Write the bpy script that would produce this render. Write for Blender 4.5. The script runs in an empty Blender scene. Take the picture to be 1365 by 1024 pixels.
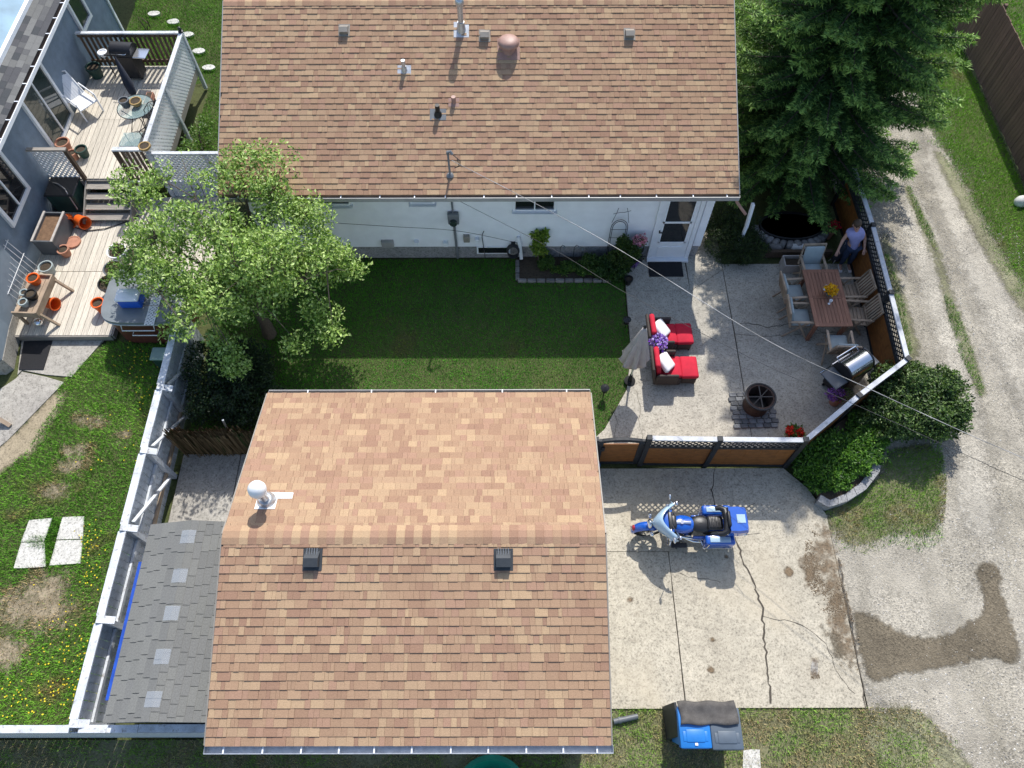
import bpy, bmesh, math, random
import numpy as np
from mathutils import Vector, Matrix
rad = math.radians
rnd = random.Random(11)
rng = np.random.default_rng(11)
sc = bpy.context.scene
C = sc.collection

# ------------------------------------------------------------------ camera
CAM_H = 15.0
PITCH, ROLL, YAW, FPX = rad(61.395), rad(-0.274), rad(-0.1525), 982.28
_F = np.array([math.sin(YAW)*math.cos(PITCH), math.cos(YAW)*math.cos(PITCH), -math.sin(PITCH)])
_R = np.array([math.cos(YAW), -math.sin(YAW), 0.0]); _U = np.cross(_R, _F)
_R, _U = math.cos(ROLL)*_R+math.sin(ROLL)*_U, -math.sin(ROLL)*_R+math.cos(ROLL)*_U
cd = bpy.data.cameras.new('camera'); cam = bpy.data.objects.new('camera', cd); C.objects.link(cam)
cam.matrix_world = Matrix([[_R[0], _U[0], -_F[0], 0], [_R[1], _U[1], -_F[1], 0], [_R[2], _U[2], -_F[2], CAM_H], [0, 0, 0, 1]])
cd.sensor_fit = 'HORIZONTAL'; cd.sensor_width = 36.0; cd.lens = FPX/1365*36.0; cd.clip_end = 2000; cd.clip_start = .1
sc.camera = cam

# ------------------------------------------------------------------ sky, sun, exposure
SUN = Vector((-0.168, -0.87, -1.0)).normalized()
sun_el = math.asin(-SUN.z); sun_az = math.atan2(-SUN.x, -SUN.y)
w = bpy.data.worlds.new('World'); sc.world = w; w.use_nodes = True
nt = w.node_tree; bg = nt.nodes['Background']
sk = nt.nodes.new('ShaderNodeTexSky'); sk.sky_type = 'NISHITA'; sk.sun_disc = False
sk.sun_elevation = sun_el; sk.sun_rotation = sun_az; sk.dust_density = 1.5; sk.air_density = 1.0
nt.links.new(sk.outputs[0], bg.inputs[0]); bg.inputs[1].default_value = 0.15
sl = bpy.data.lights.new('sun', 'SUN'); sl.energy = 3.7; sl.angle = rad(0.53); sl.color = (1.0, 0.968, 0.915)
so = bpy.data.objects.new('sun', sl); C.objects.link(so); so.rotation_euler = SUN.to_track_quat('-Z', 'Y').to_euler()
so.location = (5, 20, 30)
sc.view_settings.view_transform = 'Standard'; sc.view_settings.look = 'None'
sc.view_settings.exposure = 0.56; sc.view_settings.gamma = 1.0
try:
    sc.cycles.max_bounces = 6; sc.cycles.transparent_max_bounces = 8
except Exception: pass

# ------------------------------------------------------------------ surveying: a sight line met with a level, or with a wall
def ray(u, v): return _F+_R*(u-682.5)/FPX+_U*(512-v)/FPX
def pix(p):
    d = np.array([p[0], p[1], p[2]-CAM_H]); w_ = d @ _F; return 682.5+FPX*(d @ _R)/w_, 512-FPX*(d @ _U)/w_
def at(u, v, z=0.0):
    d = ray(u, v); t = (z-CAM_H)/d[2]; return Vector((d[0]*t, d[1]*t, z))
def on_y(u, v, Y):
    d = ray(u, v); t = Y/d[1]; return Vector((d[0]*t, Y, CAM_H+d[2]*t))
def on_x(u, v, X):
    d = ray(u, v); t = X/d[0]; return Vector((X, d[1]*t, CAM_H+d[2]*t))
def on_plane(u, v, p, n):
    d = Vector(ray(u, v)); o = Vector((0, 0, CAM_H)); n = Vector(n); t = (Vector(p)-o).dot(n)/d.dot(n); return o+d*t

# ------------------------------------------------------------------ objects
def link(o, parent=None):
    C.objects.link(o)
    if parent is not None: o.parent = parent
    return o
def tag(o, label, cat, group=None):
    o['label'] = label; o['category'] = cat
    if group: o['group'] = group
    return o
def thing(name, label, cat, loc=(0, 0, 0), rz=0.0, group=None):
    o = bpy.data.objects.new(name, None); C.objects.link(o); o.empty_display_size = .2
    o.location = loc; o.rotation_euler = (0, 0, rz)
    return tag(o, label, cat, group)
def dup(root, loc, rz, label, group=None):
    r = root.copy(); C.objects.link(r); r.location = loc; r.rotation_euler = (0, 0, rz); r['label'] = label
    if group: r['group'] = group
    for ch in list(root.children):
        c = ch.copy(); C.objects.link(c); c.parent = r
        for g in ch.children:
            d = g.copy(); C.objects.link(d); d.parent = c
    return r
def origin_of(p):
    v = Vector((0, 0, 0))
    while p is not None: v += p.location; p = p.parent
    return v
def rotm(rz=0, rx=0, ry=0):
    return Matrix.Rotation(rz, 3, 'Z') @ Matrix.Rotation(ry, 3, 'Y') @ Matrix.Rotation(rx, 3, 'X')

class MB:
    """collects shapes; build() links them as ONE mesh object. Local coordinates, or world ones with world=True."""
    def __init__(s): s.v = []; s.f = []
    def add(s, vs, fs):
        b = len(s.v); s.v += [tuple(x) for x in vs]; s.f += [tuple(b+i for i in f) for f in fs]; return s
    def box(s, c, d, r=None):
        c = Vector(c); hx, hy, hz = d[0]/2, d[1]/2, d[2]/2
        p = [Vector((x, y, z)) for z in (-hz, hz) for x, y in ((-hx, -hy), (hx, -hy), (hx, hy), (-hx, hy))]
        if r is not None: p = [r @ q for q in p]
        return s.add([c+q for q in p], [(3, 2, 1, 0), (4, 5, 6, 7), (0, 1, 5, 4), (1, 2, 6, 5), (2, 3, 7, 6), (3, 0, 4, 7)])
    def bar(s, a, b, wd, ht, up=(0, 0, 1)):
        a, b = Vector(a), Vector(b); d = (b-a); L = d.length
        if L < 1e-6: return s
        d /= L; u = Vector(up)
        if abs(d.dot(u)) > .98: u = Vector((1, 0, 0))
        sd = d.cross(u).normalized(); u = sd.cross(d)
        r = Matrix((d, sd, u)).transposed()
        return s.box((a+b)/2, (L, wd, ht), r)
    def cyl(s, a, b, r0, r1=None, n=12, cap=True):
        a, b = Vector(a), Vector(b); r1 = r0 if r1 is None else r1
        d = (b-a).normalized(); u = Vector((0, 0, 1)) if abs(d.z) < .9 else Vector((1, 0, 0))
        e1 = d.cross(u).normalized(); e2 = d.cross(e1)
        vs = []
        for p, r in ((a, r0), (b, r1)):
            for i in range(n):
                t = 2*math.pi*i/n; vs.append(p+e1*(r*math.cos(t))+e2*(r*math.sin(t)))
        fs = [(i, i+n, (i+1) % n+n, (i+1) % n) for i in range(n)]
        if cap: fs += [tuple(range(n)), tuple(range(2*n-1, n-1, -1))]
        return s.add(vs, fs)
    def lathe(s, prof, c=(0, 0, 0), n=20, sx=1, sy=1, cap=True):
        c = Vector(c); vs = []; m = len(prof)
        for r, z in prof:
            for i in range(n):
                t = 2*math.pi*i/n; vs.append(c+Vector((r*math.cos(t)*sx, r*math.sin(t)*sy, z)))
        fs = [(j*n+i, j*n+(i+1) % n, (j+1)*n+(i+1) % n, (j+1)*n+i) for j in range(m-1) for i in range(n)]
        if cap and prof[0][0] > 1e-4: fs.append(tuple(range(n-1, -1, -1)))
        if cap and prof[-1][0] > 1e-4: fs.append(tuple((m-1)*n+i for i in range(n)))
        return s.add(vs, fs)
    def ball(s, c, r, nu=14, nv=9, m=None):
        c = Vector(c); r = Vector(r) if hasattr(r, '__len__') else Vector((r, r, r)); vs = []; fs = []
        for j in range(nv+1):
            p = math.pi*j/nv
            for i in range(nu):
                t = 2*math.pi*i/nu
                q = Vector((r.x*math.sin(p)*math.cos(t), r.y*math.sin(p)*math.sin(t), -r.z*math.cos(p)))
                vs.append(c+(m @ q if m is not None else q))
        for j in range(nv):
            for i in range(nu): fs.append((j*nu+i, j*nu+(i+1) % nu, (j+1)*nu+(i+1) % nu, (j+1)*nu+i))
        return s.add(vs, fs)
    def prism(s, pts, z0, z1):
        n = len(pts); a = sum(pts[i][0]*pts[(i+1) % n][1]-pts[(i+1) % n][0]*pts[i][1] for i in range(n))
        if a < 0: pts = pts[::-1]
        vs = [(p[0], p[1], z0) for p in pts]+[(p[0], p[1], z1) for p in pts]
        return s.add(vs, [tuple(range(n-1, -1, -1)), tuple(range(n, 2*n))]+[(i, (i+1) % n, (i+1) % n+n, i+n) for i in range(n)])
    def extrude(s, prof, a, b):
        """closed outline prof of 3D points swept from offset a to offset b"""
        n = len(prof); a, b = Vector(a), Vector(b)
        vs = [Vector(p)+a for p in prof]+[Vector(p)+b for p in prof]
        return s.add(vs, [tuple(range(n-1, -1, -1)), tuple(range(n, 2*n))]+[(i, (i+1) % n, (i+1) % n+n, i+n) for i in range(n)])
    def tube(s, path, r, n=8, cap=True):
        path = [Vector(p) for p in path]; m = len(path); rs = r if hasattr(r, '__len__') else [r]*m
        vs = []; e1 = None
        for k, p in enumerate(path):
            d = (path[min(k+1, m-1)]-path[max(k-1, 0)]).normalized()
            if e1 is None:
                u = Vector((0, 0, 1)) if abs(d.z) < .9 else Vector((1, 0, 0)); e1 = d.cross(u).normalized()
            else:
                e1 = (e1-d*e1.dot(d)).normalized()
            e2 = d.cross(e1)
            for i in range(n):
                t = 2*math.pi*i/n; vs.append(p+e1*(rs[k]*math.cos(t))+e2*(rs[k]*math.sin(t)))
        fs = [(j*n+i, j*n+(i+1) % n, (j+1)*n+(i+1) % n, (j+1)*n+i) for j in range(m-1) for i in range(n)]
        if cap: fs += [tuple(range(n-1, -1, -1)), tuple((m-1)*n+i for i in range(n))]
        return s.add(vs, fs)
    def rbox(s, c, d, r=.03, seg=2, rot=None, puff=0.0):
        bm = bmesh.new(); bmesh.ops.create_cube(bm, size=1.0)
        for v in bm.verts: v.co = Vector((v.co.x*d[0], v.co.y*d[1], v.co.z*d[2]))
        bmesh.ops.bevel(bm, geom=bm.edges[:], offset=min(r, min(d)*.49), segments=seg, profile=.5, affect='EDGES')
        if puff:
            bmesh.ops.subdivide_edges(bm, edges=[e for e in bm.edges if e.calc_length() > .12], cuts=3, use_grid_fill=True)
            for v in bm.verts:
                fx = 1-min(1, (2*v.co.x/d[0])**2); fy = 1-min(1, (2*v.co.y/d[1])**2)
                if abs(v.co.z) > d[2]*.3: v.co.z += math.copysign(puff*fx*fy, v.co.z)
        bm.verts.index_update(); c = Vector(c)
        vs = [c+(rot @ v.co if rot is not None else v.co) for v in bm.verts]; fs = [[v.index for v in f.verts] for f in bm.faces]
        bm.free(); return s.add(vs, fs)
    def build(s, name, m, parent=None, world=False, smooth=None):
        off = origin_of(parent) if (world and parent is not None) else Vector((0, 0, 0))
        me = bpy.data.meshes.new(name)
        me.from_pydata([(x[0]-off.x, x[1]-off.y, x[2]-off.z) for x in s.v], [], s.f)
        me.materials.append(M[m] if isinstance(m, str) else m)
        if smooth is not None:
            me.polygons.foreach_set('use_smooth', [True]*len(me.polygons)); me.set_sharp_from_angle(angle=rad(smooth))
        me.update()
        return link(bpy.data.objects.new(name, me), parent)
def structure(o): o['kind'] = 'structure'; return o
def stuff(o): o['kind'] = 'stuff'; return o

def bulk_mesh(name, V, F, m, parent=None, col=None):
    """V (n,3) float, F (k,3|4) int, col (n,3) per vertex"""
    me = bpy.data.meshes.new(name); k = F.shape[1]
    me.vertices.add(len(V)); me.vertices.foreach_set('co', V.astype(np.float32).ravel())
    me.loops.add(F.size); me.loops.foreach_set('vertex_index', F.astype(np.int32).ravel())
    me.polygons.add(len(F)); me.polygons.foreach_set('loop_start', np.arange(0, F.size, k, dtype=np.int32))
    me.polygons.foreach_set('loop_total', np.full(len(F), k, dtype=np.int32))
    me.materials.append(M[m])
    if col is not None:
        a = me.color_attributes.new('tone', 'FLOAT_COLOR', 'POINT')
        a.data.foreach_set('color', np.hstack([col, np.ones((len(col), 1))]).astype(np.float32).ravel())
    me.update(calc_edges=True); me.shade_flat()
    return link(bpy.data.objects.new(name, me), parent)

# ------------------------------------------------------------------ materials
M = {}
def _nt(name):
    m = bpy.data.materials.new(name); m.use_nodes = True; M[name] = m
    n = m.node_tree.nodes; l = m.node_tree.links; return m, n, l, n['Principled BSDF']
def _noise(n, l, vec, scale, detail=4, rough=.55):
    t = n.new('ShaderNodeTexNoise'); t.inputs['Scale'].default_value = scale; t.inputs['Detail'].default_value = detail
    t.inputs['Roughness'].default_value = rough; l.new(vec, t.inputs['Vector']); return t.outputs['Fac']
def _ramp(n, l, fac, stops):
    r = n.new('ShaderNodeValToRGB'); e = r.color_ramp.elements
    e[0].position, e[0].color = stops[0][0], (*stops[0][1], 1); e[1].position, e[1].color = stops[-1][0], (*stops[-1][1], 1)
    for p, c in stops[1:-1]:
        x = e.new(p); x.color = (*c, 1)
    l.new(fac, r.inputs[0]); return r.outputs[0]
def _mix(n, l, a, b, fac, mode='MIX'):
    x = n.new('ShaderNodeMix'); x.data_type = 'RGBA'; x.blend_type = mode
    for sock, val in ((x.inputs[0], fac), (x.inputs[6], a), (x.inputs[7], b)):
        if hasattr(val, 'links') or hasattr(val, 'is_linked'): l.new(val, sock)
        elif isinstance(val, (int, float)): sock.default_value = val
        else: sock.default_value = (*val, 1)
    return x.outputs[2]
def mat(name, col, rough=.65, var=.16, scale=6, metal=0, spec=.4, bump=0.0, bscale=60, rand=0.0, grain=None, dirt=None, coat=0, stretch=None, fine=0.0):
    m, n, l, b = _nt(name)
    tc = n.new('ShaderNodeTexCoord'); vec = tc.outputs['Object']
    if stretch:
        mp = n.new('ShaderNodeMapping'); mp.inputs['Scale'].default_value = stretch; l.new(vec, mp.inputs['Vector']); vec2 = mp.outputs[0]
    else: vec2 = vec
    lo = tuple(c*(1-var) for c in col); hi = tuple(min(1, c*(1+var)) for c in col)
    c = _ramp(n, l, _noise(n, l, vec2, scale), [(.3, lo), (.7, hi)])
    if fine:
        c = _mix(n, l, c, _ramp(n, l, _noise(n, l, vec, 140, 2), [(.35, (1-fine,)*3), (.65, (1+fine*.5,)*3)]), 1.0, 'MULTIPLY')
    if dirt:
        c = _mix(n, l, c, dirt[0], _ramp(n, l, _noise(n, l, vec, dirt[1], 5, .65), [(dirt[2], (0, 0, 0)), (dirt[2]+.18, (1, 1, 1))]))
    if rand:
        oi = n.new('ShaderNodeObjectInfo')
        c = _mix(n, l, c, _ramp(n, l, oi.outputs['Random'], [(0, (1-rand,)*3), (1, (1+rand,)*3)]), 1.0, 'MULTIPLY')
    l.new(c, b.inputs['Base Color']); b.inputs['Roughness'].default_value = rough; b.inputs['Metallic'].default_value = metal
    b.inputs['Specular IOR Level'].default_value = spec
    if coat: b.inputs['Coat Weight'].default_value = coat; b.inputs['Coat Roughness'].default_value = .06
    if bump:
        bp = n.new('ShaderNodeBump'); bp.inputs['Strength'].default_value = bump; bp.inputs['Distance'].default_value = .01
        l.new(_noise(n, l, vec2, bscale, 3), bp.inputs['Height']); l.new(bp.outputs[0], b.inputs['Normal'])
    return m
def srgb(r, g, b):
    f = lambda x: (x/255/12.92) if x <= 10 else ((x/255+.055)/1.055)**2.4
    return (f(r), f(g), f(b))

def mat_attr(name, rough=.8, trans=0.0, fine=0.25, spec=.2, upn=0.0):
    m, n, l, b = _nt(name)
    a = n.new('ShaderNodeAttribute'); a.attribute_name = 'tone'
    tc = n.new('ShaderNodeTexCoord')
    c = a.outputs['Color']
    if fine:
        c = _mix(n, l, c, _ramp(n, l, _noise(n, l, tc.outputs['Object'], 90, 3), [(.3, (1-fine,)*3), (.7, (1+fine,)*3)]), 1.0, 'MULTIPLY')
    l.new(c, b.inputs['Base Color']); b.inputs['Roughness'].default_value = rough; b.inputs['Specular IOR Level'].default_value = spec
    if upn:
        ge = n.new('ShaderNodeNewGeometry'); vm = n.new('ShaderNodeVectorMath'); vm.operation = 'MULTIPLY_ADD'
        l.new(ge.outputs['Normal'], vm.inputs[0]); vm.inputs[1].default_value = (1-upn,)*3; vm.inputs[2].default_value = (0, 0, upn)
        nz = n.new('ShaderNodeVectorMath'); nz.operation = 'NORMALIZE'; l.new(vm.outputs[0], nz.inputs[0]); l.new(nz.outputs[0], b.inputs['Normal'])
    if trans:
        t = n.new('ShaderNodeBsdfTranslucent'); l.new(_mix(n, l, c, (1.15, 1.25, .6), 1.0, 'MULTIPLY'), t.inputs[0])
        mx = n.new('ShaderNodeMixShader'); mx.inputs[0].default_value = trans
        l.new(b.outputs[0], mx.inputs[1]); l.new(t.outputs[0], mx.inputs[2]); l.new(mx.outputs[0], n['Material Output'].inputs[0])
    return m
mat_attr('leaf', .5, .30, 0, .4, .25)
mat_attr('needle', .6, .22, 0, .25, .35)
mat_attr('blade', .7, .15, 0, .15, .72)
mat_attr('shingle', .92, 0, .22, .15)
mat_attr('petal', .6, .25, 0, .2)
mat_attr('pebble', .9, 0, .15, .15)
mat_attr('reed', .9, 0, .2, .1)

def mat_concrete(name, col, blotch, dark, stain=None, warm=None):
    m, n, l, b = _nt(name); tc = n.new('ShaderNodeTexCoord'); vec = tc.outputs['Object']
    c = _ramp(n, l, _noise(n, l, vec, .7, 6, .62), [(.3, blotch), (.62, col)])
    c = _mix(n, l, c, _ramp(n, l, _noise(n, l, vec, 7, 5, .7), [(.3, (.78,)*3), (.6, (1.05,)*3)]), 1.0, 'MULTIPLY')
    c = _mix(n, l, c, _ramp(n, l, _noise(n, l, vec, 55, 3, .7), [(.28, (.55,)*3), (.48, (1.0,)*3), (.8, (1.15,)*3)]), 1.0, 'MULTIPLY')
    c = _mix(n, l, c, _ramp(n, l, _noise(n, l, vec, 24, 2, .5), [(.30, (.60,)*3), (.46, (1.0,)*3), (.75, (1.12,)*3)]), 1.0, 'MULTIPLY')
    c = _mix(n, l, c, dark, _ramp(n, l, _noise(n, l, vec, 2.3, 7, .72), [(.60, (0, 0, 0)), (.74, (.75,)*3)]))
    if warm: c = _mix(n, l, c, warm, _ramp(n, l, _noise(n, l, vec, .45, 3), [(.5, (0, 0, 0)), (.7, (.6,)*3)]))
    l.new(c, b.inputs['Base Color']); b.inputs['Roughness'].default_value = .88; b.inputs['Specular IOR Level'].default_value = .2
    bp = n.new('ShaderNodeBump'); bp.inputs['Strength'].default_value = .35; bp.inputs['Distance'].default_value = .01
    l.new(_noise(n, l, vec, 70, 4), bp.inputs['Height']); l.new(bp.outputs[0], b.inputs['Normal']); return m
mat_concrete('concrete_drive', (.47, .425, .335), (.385, .345, .27), (.29, .255, .19), warm=(.485, .42, .31))
mat_concrete('concrete_patio', (.445, .41, .34), (.365, .335, .28), (.27, .245, .20))
mat_concrete('concrete_old', (.40, .375, .33), (.30, .28, .25), (.17, .16, .14))
mat_concrete('paver', (.60, .58, .53), (.50, .485, .44), (.36, .34, .30))
def mat_gravel(name, a, b_, cdk, k=1.0):
    m, n, l, b = _nt(name); tc = n.new('ShaderNodeTexCoord'); vec = tc.outputs['Object']
    mp = n.new('ShaderNodeMapping'); mp.inputs['Scale'].default_value = (1.3, .16, 1); mp.inputs['Rotation'].default_value = (0, 0, .09); l.new(vec, mp.inputs['Vector'])
    c = _ramp(n, l, _noise(n, l, mp.outputs[0], 1.0, 4, .6), [(.32, b_), (.62, a)])
    c = _mix(n, l, c, _ramp(n, l, _noise(n, l, vec, 1.1, 7, .68), [(.36, (.72,)*3), (.62, (1.06,)*3)]), 1.0, 'MULTIPLY')
    v = n.new('ShaderNodeTexVoronoi'); v.inputs['Scale'].default_value = 34; l.new(vec, v.inputs['Vector']); bw = n.new('ShaderNodeRGBToBW'); l.new(v.outputs['Color'], bw.inputs[0])
    c = _mix(n, l, c, _ramp(n, l, bw.outputs[0], [(.15, (.62,)*3), (.5, (1.0,)*3), (.9, (1.28,)*3)]), _ramp(n, l, _noise(n, l, vec, .9, 4, .6), [(.38, (.25,)*3), (.6, (1,)*3)]), 'MULTIPLY')
    c = _mix(n, l, c, cdk, _ramp(n, l, _noise(n, l, vec, 3.3, 7, .75), [(.60, (0, 0, 0)), (.76, (.7,)*3)]))
    c = _mix(n, l, c, _ramp(n, l, _noise(n, l, vec, 60, 3, .7), [(.3, (.68,)*3), (.55, (1.0,)*3), (.8, (1.12,)*3)]), 1.0, 'MULTIPLY')
    l.new(c, b.inputs['Base Color']); b.inputs['Roughness'].default_value = .9; b.inputs['Specular IOR Level'].default_value = .2
    bp = n.new('ShaderNodeBump'); bp.inputs['Strength'].default_value = .5; bp.inputs['Distance'].default_value = .02
    l.new(v.outputs['Distance'], bp.inputs['Height']); l.new(bp.outputs[0], b.inputs['Normal']); return m
mat_gravel('gravel', (.395, .36, .295), (.30, .272, .215), (.21, .19, .145))
mat_gravel('gravel_pale', (.455, .42, .352), (.41, .375, .31), (.31, .285, .235))
mat_gravel('gravel_green', (.26, .25, .16), (.20, .20, .11), (.16, .16, .08))
mat_gravel('gravel_wet', (.18, .15, .105), (.135, .112, .078), (.10, .083, .058))
mat_concrete('soil', (.085, .065, .045), (.055, .042, .03), (.03, .024, .018))
mat_concrete('turf_soil', (.085, .095, .035), (.06, .08, .026), (.045, .05, .02))
mat_concrete('litter', (.235, .175, .115), (.16, .115, .07), (.10, .075, .045))
mat_concrete('verge_soil', (.20, .19, .11), (.13, .135, .065), (.08, .085, .04))
mat_concrete('dry_soil', (.38, .315, .22), (.29, .24, .16), (.20, .165, .11))
mat_concrete('foundation', (.30, .30, .30), (.25, .25, .25), (.20, .20, .20))
mat('crack', (.075, .064, .05), .95, .3, 20)
mat('white_paint', (.74, .75, .76), .5, .05, 9, bump=.05)
mat('white_weathered', (.58, .605, .635), .8, .2, 4, dirt=((.22, .19, .16), 13, .555), bump=.3, fine=.22)
mat('siding', (.80, .81, .82), .5, .05, 3, bump=.03)
mat('blue_stucco', (.20, .255, .315), .95, .14, 4, bump=.6, bscale=90, fine=.18)
mat('blue_grey_paint', (.23, .28, .33), .6, .08, 5)
mat('trim_white', (.78, .80, .82), .4, .04, 6)
mat('gutter_brown', (.06, .045, .038), .5, .15, 6)
mat('gutter_grey', (.33, .32, .31), .45, .12, 6, spec=.5)
mat('black_glass', (.012, .014, .017), .05, .0, 3, spec=.8)
mat('green_glass', (.03, .045, .04), .06, .15, 3, spec=.8)
mat('galvanised', (.52, .54, .56), .38, .14, 12, metal=.75)
mat('white_metal', (.80, .80, .79), .35, .04, 9, spec=.5)
mat('vent_grey', (.16, .17, .18), .55, .12, 9)
mat('vent_dark', (.045, .05, .055), .5, .12, 9)
mat('vent_tan', (.26, .235, .20), .55, .12, 9)
mat('vent_pink', (.34, .205, .165), .5, .12, 9)
mat('pipe_black', (.012, .012, .012), .5, .1, 9)
mat('iron_black', (.02, .02, .022), .45, .2, 14)
mat('chrome', (.75, .76, .78), .09, .03, 5, metal=1)
mat('stainless', (.62, .64, .66), .24, .06, 9, metal=1, stretch=(1, 30, 1))
mat('rust', (.065, .038, .028), .85, .35, 14, bump=.3)
mat('deck_wood', (.55, .50, .415), .85, .24, 4, stretch=(14, 1, 14), rand=.13, bump=.2, fine=.12, dirt=((.33, .28, .23), 6, .66))
mat('deck_wood_old', (.27, .245, .215), .9, .22, 4, stretch=(1, 14, 14), rand=.15, bump=.25, fine=.15)
mat('brown_wood', (.115, .078, .052), .85, .25, 4, stretch=(9, 9, 1), rand=.22, bump=.2, fine=.15)
mat('fence_brown', (.135, .082, .062), .9, .25, 4, stretch=(9, 9, 1), rand=.2, bump=.25, fine=.18)
mat('orange_panel', (.235, .088, .02), .6, .28, 3, stretch=(2, 2, 6), bump=.1, fine=.1, dirt=((.12, .04, .012), 3, .6))
mat('black_stain', (.022, .024, .027), .6, .3, 6, bump=.15)
mat('cap_grey', (.50, .51, .53), .7, .16, 6, fine=.12, dirt=((.24, .23, .22), 7, .62))
mat('lattice_pale', (.40, .37, .34), .75, .15, 9)
mat('teak', (.25, .115, .07), .6, .28, 5, stretch=(12, 1, 12), rand=.16, bump=.1)
mat('teak_pale', (.34, .255, .18), .65, .22, 5, rand=.12, bump=.1)
mat('cushion_teal', (.32, .37, .37), .9, .08, 9, bump=.15, bscale=200)
mat('cushion_red', (.50, .012, .035), .85, .12, 6, bump=.15, bscale=200)
mat('pillow_white', (.72, .69, .68), .9, .1, 7, dirt=((.45, .10, .12), 9, .66))
mat('wicker', (.055, .042, .036), .7, .3, 60, bump=.6, bscale=120)
mat('canvas_beige', (.40, .355, .325), .9, .12, 5, bump=.1)
mat('canvas_navy', (.022, .026, .04), .85, .2, 6)
mat('terracotta', (.42, .20, .13), .85, .15, 9)
mat('orange_plastic', (.74, .115, .012), .4, .08, 6, spec=.5)
mat('grey_plastic', (.11, .12, .13), .45, .1, 6)
mat('black_plastic', (.014, .014, .015), .4, .2, 6, spec=.5)
mat('white_plastic', (.78, .79, .80), .35, .04, 6, spec=.5)
mat('blue_plastic', (.012, .095, .50), .4, .1, 5, spec=.5)
mat('bin_blue', (.015, .16, .48), .42, .1, 5, spec=.5)
mat('bin_grey', (.085, .11, .14), .5, .12, 5, spec=.4)
mat('blue_tarp', (.01, .06, .34), .5, .25, 9)
mat('green_plastic', (.004, .20, .115), .35, .15, 5, spec=.5)
mat('dark_green', (.02, .055, .045), .5, .2, 5)
mat('moto_blue', (.008, .085, .42), .16, .06, 4, coat=1.0, spec=.5)
mat('moto_pale', (.34, .47, .58), .18, .05, 4, coat=1.0)
mat('leather', (.012, .012, .013), .42, .2, 30, bump=.2, spec=.5)
mat('tyre', (.014, .014, .014), .85, .2, 20)
mat('red_lens', (.30, .02, .03), .2, .1, 5, coat=.6)
mat('mat_black', (.016, .016, .018), .95, .25, 30, bump=.4)
mat('mat_grey', (.095, .088, .082), .95, .25, 9, bump=.6, bscale=140, fine=.25)
mat('tub_brown', (.11, .032, .022), .5, .25, 4, stretch=(6, 6, 1))
mat('tub_cover', (.17, .19, .20), .5, .12, 4, bump=.1)
mat('stone', (.20, .19, .18), .9, .25, 8, rand=.25, bump=.5, bscale=25)
mat('cobble', (.17, .175, .18), .9, .25, 8, rand=.35, bump=.5, bscale=25)
mat('pond_water', (.004, .005, .006), .04, .1, 3, spec=.6)
mat('pond_liner', (.01, .01, .011), .5, .2, 6)
mat('bark', (.11, .085, .065), .95, .3, 12, stretch=(6, 6, 1), bump=.6, bscale=20)
mat('stem_green', (.09, .12, .04), .7, .2, 8)
mat('skin', (.45, .25, .18), .55, .08, 8)
mat('lavender', (.30, .29, .50), .9, .1, 9)
mat('denim', (.03, .045, .085), .9, .2, 12)
mat('hair_brown', (.06, .035, .02), .6, .3, 60, stretch=(4, 4, 1))
mat('cable', (.30, .29, .28), .5, .85, 2.2, stretch=(1, .2, .2))
mat('cable_dark', (.03, .03, .032), .6, .2, 3)
mat('utility_wood', (.14, .11, .08), .95, .3, 6, stretch=(6, 6, 1))
mat('rock_white', (.55, .54, .51), .9, .15, 8, bump=.4)
mat('straw', (.36, .24, .10), .9, .3, 20)
mat('purple_pot', (.18, .09, .28), .5, .2, 6)
def soft(name):
    '''a version of a material whose edge breaks up, for stains and worn patches'''
    k = name+'_soft'
    if k in M: return k
    m = M[name].copy(); m.name = k; M[k] = m; n = m.node_tree.nodes; l = m.node_tree.links; b = n['Principled BSDF']
    a = n.new('ShaderNodeAttribute'); a.attribute_name = 'fade'; tc = n.new('ShaderNodeTexCoord')
    f = _noise(n, l, tc.outputs['Object'], 5.5, 6, .68); ad = n.new('ShaderNodeMath'); ad.operation = 'MULTIPLY_ADD'; l.new(f, ad.inputs[0]); ad.inputs[1].default_value = 1.5; ad.inputs[2].default_value = -.75
    s2 = n.new('ShaderNodeMath'); s2.operation = 'ADD'; l.new(ad.outputs[0], s2.inputs[0]); l.new(a.outputs['Fac'], s2.inputs[1])
    mr = n.new('ShaderNodeMapRange'); mr.inputs['From Min'].default_value = .25; mr.inputs['From Max'].default_value = .75; l.new(s2.outputs[0], mr.inputs['Value']); l.new(mr.outputs[0], b.inputs['Alpha'])
    return k
def mat_clear(name, col, alpha):
    m, n, l, b = _nt(name); b.inputs['Base Color'].default_value = (*col, 1); b.inputs['Roughness'].default_value = .25
    b.inputs['Alpha'].default_value = alpha; return m
mat_clear('clear_film', (.55, .60, .66), .30)
mat_clear('table_glass', (.35, .48, .46), .30)

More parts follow.
